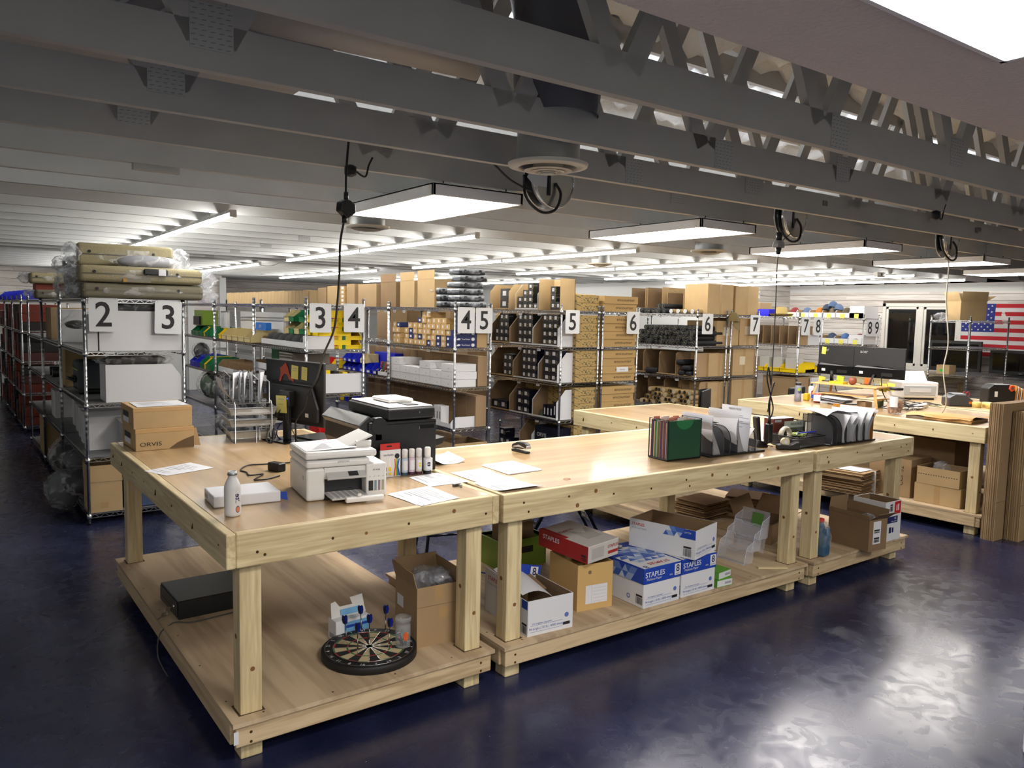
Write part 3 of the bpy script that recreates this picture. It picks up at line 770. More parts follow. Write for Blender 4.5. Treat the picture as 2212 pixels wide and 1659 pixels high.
B().box(.03, .085, .0, .04, .18, .31).obj('hinge_arm', BP, t, .01, 2)
B().box(.02, D_-.002, -.0012, 0, .268, .272).obj('side_seam', BLACKG, t)
B().box(.30, .39, -.0012, .0, .236, .256).obj('side_grip', BLACKG, t)
text(t, 'F', .014, (.30, 0, .325), X3, Z3, EPG); text(t, 'J', .016, (.30, 0, .243), X3, Z3, EPG, lift=.002)
B().box(.405, .50, .12, .42, .12, .135).obj('rear_tray', EPG, t, .004)
B().prism([(0,0),(.10,.025),(.115,.06),(.0,.045)], (.405, .10, .10), X3, Z3, Y3*.36).obj('rear_tray_frame', BLACK, t)
# ink refill carton
t = thing('ink_refill_box', 'white and red ink refill box leaning by the ink bottles', 'box', (.965, .655, ZT), -.02)
B().box(0, .115, 0, .012, 0, .145).obj('card', WHITE, t, .001)
B().box(0, .112, .004, .006, .145, .178).obj('hang_tab', REDP, t)
B().box(.035, .065, .0032, .0068, .160, .168).obj('hang_slot', INK, t)
text(t, 'Ink Refills', .015, (.045, 0, .118), X3, Z3, INK)
patch_ = B().cyl((.094, -.001, .110), (.094, .001, .110), .014, 18).obj('badge', INK, t)
for i, (c_, p) in enumerate(((REDP, .02), (mat('yellow_print', 'd8c21a', .5), .045))):
    B().prism([(0,0),(.014,0),(.014,.045),(.010,.055),(.010,.075),(.004,.075),(.004,.055),(0,.045)], (p, -.0008, .03), X3, Z3, Y3*.0006).obj('bottle_print', WPL, t)
    decal(t, 'ink_patch', (p, -.001, .032), X3, Z3, .014, .022, c_); decal(t, 'colour_code', (p, -.0004, .010), X3, Z3, .014, .014, c_)
for i, hx in enumerate(('c23b2a', 'd8c21a', '3f9a5a', '2f6fc0', '2a3f90')):
    q = .074+i*.008
    B().prism([(q, 0.0), (q+.0082, 0), (q*.45+.054, .05), (q*.8+.024, .092), (q*.8+.020, .092), (q*.45+.048, .05)], (0, -.0008, .004), X3, Z3, Y3*.0006).obj('rainbow_print', mat('rb%d' % i, hx, .5), t)
# ink bottles
for i, (x, y, c1, c2, nm) in enumerate(((1.105, .655, '2a4a5c', 'aebfd0', 'pale blue'), (1.145, .652, '4a2a44', 'c8b2c4', 'pinkish'), (1.185, .646, '4a2430', 'c9c4bc', 'yellow labelled'), (1.235, .640, '2a2a2e', 'd0d0d2', 'black labelled, shorter shouldered'))):
    t = thing('ink_bottle', '%s ink bottle in the row beside the ink box' % nm, 'bottle', (x, y, ZT), 0, 'ink bottles')
    r = .0175 if i < 3 else .0225
    if i < 3:
        B().lathe([(r*.9,0),(r,.004),(r,.092),(r*.92,.096)], 18).obj('body', mat('ink_b%d' % i, c2, .2), t)
        B().lathe([(r*1.005,.002),(r*1.01,.018)], 18, close=False).obj('ink_level', mat('ink_l%d' % i, c1, .2), t)
        B().lathe([(r*.95,.097),(r*.95,.135),(r*.7,.142)], 18).obj('cap', mat('ink_cap', 'cfcccb', .25), t)
    else:
        B().lathe([(r*.9,0),(r,.004),(r,.085),(r*.7,.094)], 18).obj('body', mat('ink_b3', 'c4c4c6', .3), t)
        B().lathe([(r*1.005,.002),(r*1.01,.02)], 18, close=False).obj('ink_level', BLACK, t)
        B().lathe([(r*.78,.094),(r*.78,.138),(r*.6,.146)], 18).obj('cap', WPL, t)
        B().box(r-.003, r+.007, -.006, .006, .01, .085).obj('side_lug', WPL, t, .002)
    b = B(); n = 8
    for k in range(n):
        a0, a1 = -PI/2-.9+1.8*k/n, -PI/2-.9+1.8*(k+1)/n; q = r*1.015
        b.quad((q*math.cos(a0), q*math.sin(a0), .03), (q*math.cos(a1), q*math.sin(a1), .03), (q*math.cos(a1), q*math.sin(a1), .082), (q*math.cos(a0), q*math.sin(a0), .082))
    b.obj('label', PAPER, t)
    if i >= 2:
        patch(r*1.03, -PI/2-.1, .055, .5, .012, MATS['yellow_print'] if i == 2 else INK, 'colour_patch', t)
# papers on the joined tables
sheet('printed sheet just right of the ink bottles', [(1.10, .60), (1.09, .35), (1.33, .35), (1.29, .63)], lines=12, seed=11)
sheet('printed form between the ink bottle sheet and the blank stack', [(1.35, .59), (1.35, .32), (1.56, .32), (1.57, .61)], lines=14, seed=12)
for i in range(3): sheet('%s sheet in the small blank stack right of the forms' % ('bottom', 'middle', 'top')[i], [(1.61+.006*i, .68), (1.60+.004*i, .39), (1.83+.005*i, .40+.004*i), (1.84, .70)], ZT+.0016*i, .0014, lines=0)
sheet('printed form straddling the seam of the two tables', [(1.31, .285), (1.33, .06), (1.58, .06), (1.555, .305)], lines=13, seed=14, curl=.3)
sheet('printed sheet in front of the white printer tray', [(.83, .30), (.86, .02), (1.09, .07), (1.09, .36)], ZT+.001, lines=9, seed=15)
sheet('sheet peeking out under the one by the printer tray', [(.845, .315), (.85, .05), (1.06, .075), (1.085, .365)], lines=0, seed=16)
sheet('blank curled sheet behind the black printer corner', [(1.40, .80), (1.58, .81), (1.63, 1.09), (1.44, 1.11)], lines=0, curl=.5)
for i in range(2):
    t = thing('staple_strip', '%s strip of loose staples between the paper forms' % ('longer', 'shorter broken')[i], 'staples', (1.19+i*.03, .285-i*.028, ZT), .25+i*.8, 'loose staples')
    B().box(0, .05-.02*i, 0, .003, 0, .011).box(0, .05-.02*i, .009, .012, 0, .011).box(0, .05-.02*i, 0, .012, .011, .0125).obj('strip', STEEL, t)
b = B(); tag(at(B().tube([(.022*math.cos(a*.3142), .015*math.sin(a*.3142), .0012) for a in range(21)], .0012, 5).obj('rubber_band', mat('red_rubber', 'b5523c', .6)), (1.81, .15, ZT)), 'thin red rubber band lying on the middle table', 'rubber band')
# stapler
t = thing('stapler', 'black and grey stapler standing on the middle table', 'stapler', (2.07, .93, ZT), -1.45)
B().prism([(-.07,0),(.07,0),(.072,.012),(-.07,.016)], (0, -.018, 0), X3, Z3, Y3*.036).obj('base', BLACK, t, .004, 2)
B().prism([(-.07,.02),(.06,.026),(.075,.034),(.075,.056),(.05,.068),(-.02,.066),(-.068,.044)], (0, -.019, 0), X3, Z3, Y3*.038).obj('top_shell', BLACK, t, .008, 3)
B().prism([(.035,.024),(.078,.03),(.078,.05),(.06,.055)], (0, -.0185, 0), X3, Z3, Y3*.037).obj('grey_nose', mat('stapler_grey', 'a9a6a3', .4), t, .004, 2)
for s in (-1, 1): B().prism([(-.066,.03),(.0,.05),(.06,.034),(.0,.036)], (0, s*.0196, 0), X3, Z3, Y3*.0008).obj('grey_stripe', MATS['stapler_grey'], t)
# tray rack with papers
WIRE = mat('silver_wire', 'a6a7a8', .35, metal=.8); MESHM = film('silver_mesh', 'a8a69e', .6, .5, True)
t = thing('letter_tray_rack', 'three tier silver mesh letter tray rack behind the monitor', 'letter tray', (.60, 2.08, ZT), -.12)
for i in range(3):
    z = .03+i*.075
    p = B(); p.box(0, .27, 0, .33, z, z+.001); p.quad((0,0,z),(.27,0,z),(.285,-.012,z+.045),(-.015,-.012,z+.045)).quad((0,0,z),(-.015,-.012,z+.045),(-.015,.34,z+.045),(0,.33,z)).quad((.27,0,z),(.27,.33,z),(.285,.34,z+.045),(.285,-.012,z+.045))
    p.obj('tray', MESHM, t)
    B().tube([(-.015,-.012,z+.045),(.285,-.012,z+.045),(.285,.34,z+.045),(-.015,.34,z+.045),(-.015,-.012,z+.045)], .004, 6).obj('tray_rim', WIRE, t)
    if i: B().box(.015, .255, .02, .31, z+.002, z+.012).obj('paper_stack', PAPER, t)
for x in (.02, .25):
    B().tube([(x,-.018,0),(x,-.018,.25),(x,.02,.27)], .004, 6).obj('upright', WIRE, t); B().tube([(x,.345,0),(x,.345,.32)], .004, 6).obj('upright', WIRE, t)
B().tube([(.02,-.018,.004),(.02,.345,.004)], .004, 6).tube([(.25,-.018,.004),(.25,.345,.004)], .004, 6).obj('foot_wire', WIRE, t)
B().tube([(.15,-.03,.0),(.15,-.03,.12),(.24,-.03,.12),(.24,-.03,.0)], .003, 6).tube([(.17,-.032,.02),(.17,-.032,.10),(.235,-.032,.10)], .003, 6).obj('front_clip', WIRE, t)
# upper file sorter on the rack
for i in range(5):
    x = .0+i*.062
    B().tube([(x,.05,.25),(x,.05,.43-.01*i),(x,.30,.45-.01*i),(x,.30,.25)], .0032, 6).obj('divider_wire', WIRE, t)
B().tube([(0,.05,.25),(.26,.05,.25),(.26,.30,.25),(0,.30,.25),(0,.05,.25)], .004, 6).obj('sorter_base', WIRE, t)
for i, (x, bend) in enumerate(((.03, .05), (.075, .02), (.10, .03), (.15, -.01), (.20, .04))):
    B().grid(8, 4, lambda u, v, x=x, bend=bend: (x+bend*math.sin(PI*u*.9)*v + .03*(u-.5), .02+.27*u, .255+.20*v)).obj('filed_paper', PAPER, t)
B().grid(8, 4, lambda u, v: (-.06+.10*u*u+.0*v, .0+.24*v, .42-.16*u)).obj('drooping_paper', PAPER, t)
# monitor seen from behind
t = thing('monitor', 'black monitor seen from behind with sticky notes and orange sticker', 'monitor', (1.0, 2.05, ZT), .28)
MB = mat('monitor_black', '1d1e20', .5, noise=(80, .08))
zc0, zc1 = .11, .53
B().box(0, .022, -.315, .315, zc0, zc1).obj('panel', MB, t, .004)
B().prism([(-.285,zc0+.03),(.285,zc0+.03),(.285,zc0+.12),(.22,zc0+.26),(-.22,zc0+.26),(-.285,zc0+.12)], (0, 0, 0), Y3, Z3, X3*-.028).obj('rear_bulge', MB, t, .012, 2)
B().prism([(-.315,zc1),(.315,zc1),(.24,zc0+.28),(-.24,zc0+.28)], (-.001, 0, 0), Y3, Z3, X3*-.006).obj('rear_top_panel', MB, t, .003)
B().box(-.012, -.006, -.23, .23, zc0+.262, zc0+.270).obj('rear_ridge', BLACKG, t)
B().box(-.075, -.03, -.055, .055, zc0+.12, zc0+.225).obj('mini_computer', BLACK, t, .004)
B().box(-.07, -.035, -.03, .03, .004, zc0+.13).obj('stand_neck', MB, t, .01, 2)
B().box(-.16, .09, -.13, .13, 0, .008).obj('stand_base', BLACKG, t, .004)
B().box(.03, .26, -.30, .05, .012, .016).obj('riser_shelf', BLACKG, t)
kx = -.0085
fox = [(0,0),(.018,.055),(.012,.09),(.04,.105),(.075,.13),(.10,.10),(.115,.06),(.135,.035),(.165,.03),(.16,.0),(.145,.012),(.11,.02),(.09,.05),(.06,.055),(.04,.035),(.02,.0)]
B().prism([(.15-a, b_) for a, b_ in fox], (kx-.0012, 0, zc0+.275), Y3, Z3, X3*-.0006).obj('orange_sticker', mat('rust_sticker', '9c3c22', .6), t)
for y, z, w_, h_ in ((.01, zc0+.30, .075, .09), (-.10, zc0+.30, .06, .085)):
    n_ = B().box(kx-.0026, kx-.0018, y-w_, y, z, z+h_, rotx(.06)).obj('sticky_note', NOTE, t)
    l = B().box(kx-.0032, kx-.0027, y-w_*.8, y-w_*.2, z+h_*.75, z+h_*.79).box(kx-.0032, kx-.0027, y-w_*.7, y-w_*.2, z+h_*.6, z+h_*.63).obj('handwriting', GREYP, n_); l['kind'] = 'stuff'
n_ = B().box(-.0785, -.0775, -.03, .085, zc0+.075, zc0+.19, rotx(-.05)).obj('sticky_note', NOTE, t)
B().box(-.0795, -.0788, -.0, .06, zc0+.165, zc0+.169).box(-.0795, -.0788, .01, .06, zc0+.13, zc0+.133).obj('handwriting', GREYP, n_)['kind'] = 'stuff'
B().box(-.0765, -.075, -.04, -.03, zc0+.17, zc0+.18).obj('power_led', emis('blue_led', '3050ff', 1.5), t)
B().box(-.0315, -.0305, -.20, -.165, zc0+.06, zc0+.085).obj('rating_sticker', WHITE, t)
B().box(.05, .13, -.28, -.22, .017, .019).obj('pink_notes', mat('pink_note', 'd87f9a', .7), t)
# cables behind the monitor
def W1(x, y, z): return (x, y, z)
cord('thin black cord drooping from the small computer behind the monitor', [(.945, 2.02, 1.20), (.93, 2.0, 1.10), (.96, 1.95, 1.02), (.98, 1.9, .957), (1.05, 1.86, .957)], .003, group='cables behind the monitor')
cord('black cord tied in a bundle dangling off the monitor', [(.945, 2.03, 1.22), (.90, 2.08, 1.12), (.85, 2.05, 1.04), (.83, 2.02, .985), (.86, 2.0, .99), (.84, 2.05, 1.06), (.80, 2.0, .97), (.83, 1.97, .96), (.855, 2.02, 1.04), (.835, 1.99, .975)], .005, group='cables behind the monitor')
cord('blue plugged video cable behind the monitor', [(.98, 2.12, 1.07), (.93, 2.12, 1.05), (.90, 2.1, .99), (.92, 2.05, .957), (1.0, 1.98, .957)], .0045, mat('blue_cable', '18206a', .4), group='cables behind the monitor')
cord('black cord looping over the table between the boot boxes and printer', [(.53, .95, .955), (.44, .90, .955), (.39, .92, .955), (.47, 1.03, .955), (.40, 1.03, .956), (.41, 1.12, .955), (.40, 1.19, .955), (.47, 1.30, .955), (.56, 1.29, .955), (.64, 1.27, .955), (.70, 1.24, .96)], .004)
t = thing('power_brick', 'small black power adapter behind the white printer', 'power adapter', (.56, 1.05, ZT), .4)
B().box(0, .05, 0, .09, 0, .045).obj('case', BLACK, t, .004)
# hanging cord from the ceiling with a three way plug, dropping to the monitor
cord('long black extension cord hanging from the joists past the monitor', [(.68, .42, 2.60), (.66, .40, 2.45), (.655, .39, 2.33)], .006, name='extension_cord', group='cords hanging from the ceiling')
t = thing('outlet_splitter', 'black outlet splitter on the hanging cord in front of a panel light', 'outlet', (.655, .39, 2.27), .4)
B().prism([(-.05,0),(.0,-.03),(.05,0),(.045,.04),(.012,.055),(-.012,.055),(-.045,.04)], (0, -.018, 0), X3, Z3, Y3*.036).obj('body', BLACK, t, .006, 2)
B().cyl((0,0,.05), (0,0,.09), .011, 10).cyl((-.01,0,-.05), (-.01,0,-.02), .012, 10).obj('plug', BLACK, t)
cord('lower length of the hanging cord running from the splitter to the monitor', [(.645, .39, 2.225), (.64, .42, 2.13), (.67, .50, 2.0), (.71, .62, 1.86), (.745, .75, 1.72), (.79, 1.0, 1.58), (.89, 1.35, 1.42), (.98, 1.72, 1.30), (.985, 1.80, 1.2), (.955, 1.88, 1.10), (.96, 1.9, 1.0), (.97, 1.93, .958)], .0055, name='extension_cord', group='cords hanging from the ceiling', n=8)
# ================================================================ UNDER THE NEAREST TABLE
t = thing('cash_drawer', 'black metal cash drawer with keys in its lock under the table', 'cash drawer', (.075, 1.20, ZS), .04)
CD = mat('cash_black', '1a1a1b', .38, noise=(30, .2))
B().box(.0, .42, 0, .36, 0, .1).obj('case', CD, t, .004)
B().box(-.006, .0, .012, .348, .012, .09).obj('drawer_front', mat('cash_front', '2e2c2a', .4), t, .002)
B().cyl((-.012, .06, .06), (0, .06, .06), .010, 14).obj('lock', CHROME, t)
B().box(-.007, -.006, .03, .33, .040, .042).obj('drawer_groove', BLACKG, t)
KEY = mat('key_brass', '8e8478', .3, metal=1)
B().cyl((-.035, .06, .05), (-.035, .063, .05), .013, 14).bar((-.022, .0615, .056), (-.008, .0615, .06), .004).obj('key', KEY, t)
B().cyl((-.055, .063, .022), (-.055, .066, .022), .013, 14).bar((-.065, .0645, .015), (-.088, .0645, .0025), .005).obj('key', KEY, t)
B().tube([(-.035+.012*math.cos(a*.63)-.01, .0625, .036+.014*math.sin(a*.63)) for a in range(11)], .001, 5).obj('key_ring', CHROME, t)
cord('thin grey cord trailing from the cash drawer over the shelf edge', [(.42, 1.16, .192), (.26, 1.14, .192), (.13, 1.13, .192), (.06, 1.17, .192), (.03, 1.16, .19), (-.03, 1.13, .16), (-.055, 1.05, .08), (-.03, .95, .012)], .0035, mat('grey_cord', '4a4a46', .5))
# dartboard
t = thing('dartboard', 'round bristle dartboard lying flat under the nearest table', 'dartboard', (.738, .295, ZS), .35)
R_ = .2255
B().lathe([(R_-.004,0),(R_,.004),(R_,.034),(R_-.004,.038)], 48).obj('body', mat('dart_black', '131314', .55), t)
DBL, DCR, DGR, DRD = mat('dart_sisal_black', '1c1a18', .9), mat('dart_sisal_cream', 'b3a27e', .9), mat('dart_green', '1f6b3e', .85), mat('dart_red', '9a2a26', .85)
def ring(r0, r1, a0, a1, z, n=3):
    b = B()
    for k in range(n):
        p, q = a0+(a1-a0)*k/n, a0+(a1-a0)*(k+1)/n
        b.quad((r0*math.cos(p), r0*math.sin(p), z), (r1*math.cos(p), r1*math.sin(p), z), (r1*math.cos(q), r1*math.sin(q), z), (r0*math.cos(q), r0*math.sin(q), z))
    return b
nums = [6,13,4,18,1,20,5,12,9,14,11,8,16,7,19,3,17,2,15,10]
for k in range(20):
    a0, a1 = (k-.5)*PI/10, (k+.5)*PI/10; ev = k % 2
    sgm = ring(.016, .170, a0, a1, .0388).obj('segment', DBL if ev else DCR, t)
    ring(.099, .107, a0, a1, .0394).obj('treble_ring', DRD if ev else DGR, sgm); ring(.162, .170, a0, a1, .0394).obj('double_ring', DRD if ev else DGR, sgm)
    a = k*PI/10; text(t, str(nums[k]), .026, (.196*math.cos(a), .196*math.sin(a), .0385), (-math.sin(a), math.cos(a), 0), (-math.cos(a), -math.sin(a), 0), WHITE, 'number')
B().lathe([(.001,.0398),(.016,.0398)], 20).obj('bull_ring', DGR, t); B().lathe([(.001,.0404),(.0065,.0404)], 14).obj('bullseye', DRD, t)
sp = B()
for k in range(20): a = (k+.5)*PI/10; sp.bar((.016*math.cos(a), .016*math.sin(a), .0402), (.17*math.cos(a), .17*math.sin(a), .0402), .0012)
for r in (.170, .2085): sp.tube([(r*math.cos(2*PI*i/40), r*math.sin(2*PI*i/40), .0405) for i in range(41)], .0011, 4)
o = sp.obj('wire_spider', CHROME, t); o['kind'] = 'stuff'
FL = mat('flight_blue', '1a2c9a', .4); FLB = mat('flight_black', '17171c', .4)
def dart(label, x, y, lean, dirn):
    t = thing('dart', label, 'dart', (x, y, ZS+.036), 0, 'darts in the dartboard')
    d = Vector((math.sin(lean)*math.cos(dirn), math.sin(lean)*math.sin(dirn), math.cos(lean)))
    B().cyl(d*0, d*.03, .0012, 6).obj('point', STEEL, t); B().cyl(d*.028, d*.08, .0032, 8).obj('barrel', mat('brass_barrel', '8a8478', .35, metal=1), t)
    B().cyl(d*.08, d*.115, .002, 6).obj('shaft', BLACK, t)
    for k in range(4):
        s = Vector((math.cos(k*PI/2+.4), math.sin(k*PI/2+.4), 0)); b = B()
        b.v = [tuple(v) for v in (d*.105, d*.118+s*.015, d*.14+s*.020, d*.152+s*.012, d*.15)]; b.f = [(0,1,2,3,4)]; b.sm = [False]; b.obj('flight', FL if k % 2 else FLB, t)
for i, (x, y, l, dr) in enumerate(((.655, .36, .10, 2.6), (.655, .245, .03, 1), (.765, .44, .05, 2.8), (.745, .315, .02, 0), (.86, .375, .05, .6), (.80, .215, .08, .5))):
    dart('blue flighted dart %s' % ('nearest the left rim of the dartboard', 'in the lower left of the dartboard', 'farthest back by the webcam box', 'near the bullseye', 'behind the clear jar', 'just left of the clear jar')[i], x, y, l, dr)
t = thing('clear_jar', 'clear plastic jar of loose dart points on the dartboard rim', 'jar', (.875, .215, ZS+.0395))
CL = film('clear_plastic', 'dfe6ea', .16, .08, True)
B().lathe([(.032,.0),(.036,.004),(.037,.105),(.034,.112),(.034,.12),(.039,.122),(.039,.145),(.036,.147)], 24, close=False).obj('wall', CL, t)
B().lathe([(.001,.002),(.034,.002)], 20).obj('base', CL, t)
patch(.0378, -PI/2-.1, .06, .35, .022, mat('orange_label', 'c2582a', .5), 'round_label', t)
rj = random.Random(4)
for i in range(12):
    a, r = rj.uniform(0, 6.28), rj.uniform(0, .02); e = rj.uniform(0, 6.28)
    B().cyl((r*math.cos(a), r*math.sin(a), .005), (.026*math.cos(e), .026*math.sin(e), rj.uniform(.03, .075)), .0018, 5).obj('dart_tip', STEEL if i % 2 else BLACK, t)
# webcam box
t = thing('webcam_box', 'small open blue and white webcam box behind the dartboard', 'box', (.655, .50, ZS), .06)
B().box(0, .185, 0, .085, 0, .105).obj('body', WHITE, t, .001)
decal(t, 'blue_print', (.045, 0, .0), X3, Z3, .139, .092, mat('sky_print', '6aa0c8', .5)); decal(t, 'blue_band', (.055, -.0006, .062), X3, Z3, .125, .014, BLUEP)
B().prism([(0,0),(.19,0),(.185,.03),(.18,.09),(.11,.085),(.12,.05),(.05,.05),(.03,.08),(.005,.075)], (0, .05, .105), X3, (0, .25, .97), Y3*.001).obj('torn_flap', mat('grey_board', 'c9c8c4', .7), t)
decal(t, 'flap_stripe', (.05, .046, .112), X3, (0,.25,.97), .11, .03, MATS['sky_print'])
decal(t, 'barcode', (-.0, .07, .01), (0,-1,0), Z3, .05, .025, GREYP)
text(t, 'General', .010, (.115, -.001, .069), X3, Z3, WHITE)
# tall carton with air pillows
o = carton('tall open brown carton of plastic air pillows beside the dartboard', (.957, .228, ZS), -.06, .235, .26, .30, CARD, open_=True, flaps={'l': (.25, .08), 'b': (.1, .08), 'r': (-.15, .07)}, fill=.0, tape=1)
for i, (x, y, z) in enumerate(((.08, .10, .30), (.16, .08, .305), (.12, .18, .30), (.19, .17, .29))): bag(o, (x, y, z), (.055, .05, .045), 'air_pillow', FILM2, 20+i, 12)
decal(o, 'shipping_label', (0, .235, .15), (0,-1,0), Z3, .075, .06, PAPER); decal(o, 'patch_tape', (.12, 0, .13), X3, Z3, .05, .055, MATS['packing_tape']); decal(o, 'fold_line', (0, 0, .2), X3, Z3, .235, .003, CARDI)
# ================================================================ ON THE MIDDLE AND THIRD TABLES
MESHB = film('black_mesh', '2a2a2e', .72, .6, True); BWIRE = mat('black_wire', '121214', .4)
# hanging file box
t = thing('file_box', 'black wire file box packed with coloured folders, green folder in front', 'file box', (2.66, .235, ZT), -.06)
w, d, h = .275, .165, .25
fr = B()
for x in (0, w):
    fr.tube([(x, 0, .008), (x, 0, h), (x, d, h), (x, d, .008), (x, 0, .008)], .0045, 6)
fr.tube([(0,0,.008),(w,0,.008),(w,d,.008),(0,d,.008),(0,0,.008)], .0055, 6)
fr.obj('wire_frame', BWIRE, t)
B().box(0, w, 0, d, .001, .006).obj('base', BWIRE, t)
fc = ['5a3a30', '2a3560', '6a3a34', '94885a', '24603c', '80808c', '7a6e48', '34563a', '86624a', '5a3a3a', '403060', '7c5a48', '6a4a3c', '5c3440', '4c5a70', '886c5a']
for i, c in enumerate(fc):
    y = d-.012-i*(d-.024)/len(fc)
    B().box(.006+(i % 3)*.002, w-.006, y-.0035, y+.0035, .010, h-.008-(i % 4)*.004).obj('folder', mat('folder_%s' % c, c, .7), t)
    if i % 2 == 0: B().box(.02+(i*37 % 17)/17*.18, .07+(i*37 % 17)/17*.18, y-.002, y+.001, h-.012, h+.008).obj('folder_tab', mat('pale_tab', 'c4b8b4', .6) if i % 4 else mat('red_tab', 'b06a58', .6), t)
gf = B().prism([(.006,.012),(w-.006,.012),(w-.006,h-.006)]+[(w*.5+.075*math.cos(a), h-.006-.055*math.sin(a)) for a in [PI*k/12 for k in range(13)]]+[(.006,h-.006)], (0, -.0035, 0), X3, Z3, Y3*.002).obj('green_folder_front', mat('dark_green_folder', '12402a', .45), t)
B().box(.006, w-.006, .0, .0016, .012, h-.004).obj('green_folder_back', mat('mid_green_folder', '1f6a3e', .45), t)
# vertical mesh sorters
def arch(x, y0, y1, z1, r=.1, n=9):
    """pts of a divider: straight front, rounded top"""
    yc = y0+r
    return [(x, y0, .006)]+[(x, y0, z1-r)]+[(x, yc-r*math.cos(PI/2*k/n), z1-r+r*math.sin(PI/2*k/n)) for k in range(1, n+1)]+[(x, y1, z1), (x, y1, .006)]
def divider(t, x, y0, y1, z1, r=.1):
    p = arch(x, y0, y1, z1, r)
    b = B(); b.v = [tuple(q) for q in p]; b.f = [tuple(range(len(p)))]; b.sm = [False]
    o = b.obj('mesh_panel', MESHB, t); B().tube(p+[p[0]], .0035, 6).obj('divider_frame', BWIRE, o)
def bent(t, x, lean, y0, y1, h, m=PAPER, name='filed_paper', curl=.06, z0=.012):
    return B().grid(6, 10, lambda u, v: (x+lean*v*v-curl*math.sin(PI*v)*(1-u)*.6, y0+(y1-y0)*u-.02*v*(1-u), z0+h*v-.03*h*v*u*0)).obj(name, m, t)
t = thing('file_sorter', 'black mesh file sorter stuffed with printed letters beside the green folder', 'file sorter', (3.02, .19, ZT), -.04)
B().box(-.02, .50, 0, .27, .0, .012).obj('base', BWIRE, t, .003)
for x in (.005, .11, .17, .235, .34, .41): divider(t, x, .01, .25, .185 if x < .3 else .17, .09)
for i in range(5): bent(t, .035+.012*i, -.05-.02*i, .012, .255, .255-.01*i, curl=.05)
for i in range(5): bent(t, .255+.012*i, -.03-.015*i, .012, .255, .27-.008*i, curl=.06)
o = bent(t, .325, .0, .0, .23, .29, curl=.0)
for i, (x, ln) in enumerate(((-.075, .0), (.16, .0))): pass
text(t, 'REELFLYROD', .018, (.322, .115, .28), (0,-1,0), Z3, INK, lift=.002)
l = B()
for i in range(8): l.quad((.3225, .20, .25-i*.012), (.3225, .10-.05*(i % 3), .25-i*.012), (.3225, .10-.05*(i % 3), .254-i*.012), (.3225, .20, .254-i*.012))
l.obj('print', GREYP, t)['kind'] = 'stuff'
bent(t, .375, .01, .02, .22, .15)
t = thing('file_sorter', 'black mesh file sorter with grey mailers and a padded envelope', 'file sorter', (4.13, .075, ZT), .0)
B().box(-.02, .56, 0, .27, 0, .012).obj('base', BWIRE, t, .003)
for x in (.02, .075, .13, .19, .33, .42): divider(t, x, .01, .25, .20, .10)
GM = mat('grey_mailer', 'b9bbc0', .5)
for i, (x, hh, ln) in enumerate(((.155, .20, .03), (.22, .19, .05), (.27, .17, .04), (.30, .20, -.01), (.36, .22, .03), (.385, .21, .02), (.45, .23, .05), (.48, .215, .06))): bent(t, x, ln, .0, .26, hh, GM if i % 2 else PAPER, 'mailer', .045)
B().grid(8, 6, lambda u, v: (.0+.50*u, .05+.22*v, .205+.03*math.sin(4*u+2*v)+.012*math.sin(9*u))).obj('loose_mailer', GM, t)
B().grid(6, 6, lambda u, v: (.50+.04*math.sin(PI*u)*(1-v), -.01+.33*u, .01+.235*v)).obj('padded_envelope', mat('kraft_envelope', 'b87e32', .6), t)
# receipts phone / black organiser left of brick
t = thing('desk_phone', 'black cordless handset in its cradle behind the hanging power brick', 'phone', (3.60, .30, ZT), -.3)
B().prism([(0,0),(.10,0),(.08,.035),(.02,.05)], (0, 0, 0), X3, Z3, Y3*.12).obj('cradle', BLACK, t, .006)
B().box(.015, .045, .02, .075, .03, .21, roty(-.12)).obj('handset', BLACK, t, .010, 2)
B().box(.014, .016, .035, .06, .175, .195, roty(-.12)).obj('amber_display', mat('amber', '9a8a3a', .4), t)
# tape dispenser
t = thing('tape_dispenser', 'black desk tape dispenser with clear tape near the table seam', 'tape dispenser', (3.66, .17, ZT), -.55)
B().prism([(0,0),(.15,0),(.152,.052),(.12,.046),(.085,.03),(.03,.036),(0,.03)], (0, 0, 0), X3, Z3, Y3*.055).obj('body', BLACK, t, .006, 2)
B().cyl((.055, .015, .05), (.055, .04, .05), .028, 20).obj('tape_roll', mat('tape_cream', 'c9c0a0', .4), t); B().cyl((.055, .013, .05), (.055, .042, .05), .012, 14).obj('roll_core', WHITE, t)
# mesh drawer tray with desk bits
t = thing('desk_tray', 'black mesh desk tray of pens, tape and clips before the sorter', 'desk organiser', (3.80, .11, ZT), .0)
w, d, h = .30, .22, .075
for a in (((0,0),(w,0)), ((0,d),(w,d)), ((0,0),(0,d)), ((w,0),(w,d))):
    (x0, y0), (x1, y1) = a; B().quad((x0,y0,.01),(x1,y1,.01),(x1,y1,h),(x0,y0,h)).obj('mesh_side', MESHB, t)
B().tube([(0,0,h),(w,0,h),(w,d,h),(0,d,h),(0,0,h)], .004, 6).obj('rim', BWIRE, t); B().tube([(0,0,.008),(w,0,.008),(w,d,.008),(0,d,.008),(0,0,.008)], .004, 6).obj('foot_rim', BWIRE, t)
B().box(0, w, 0, d, .006, .009).obj('base', BWIRE, t)
for o_, lab, cat, nm in ((B().tube([(.05*math.cos(a*.3142), 0, .05*math.sin(a*.3142)) for a in range(21)], .011, 6), 'roll of clear packing tape standing in the desk tray', 'tape', 'tape_roll'),):
    x = o_.obj(nm, mat('tape_clear', 'b8b09c', .2, spec=.8)); at(x, (3.87, .27, ZT+.072)); x.scale = (1, 2.0, 1); tag(x, lab, cat)
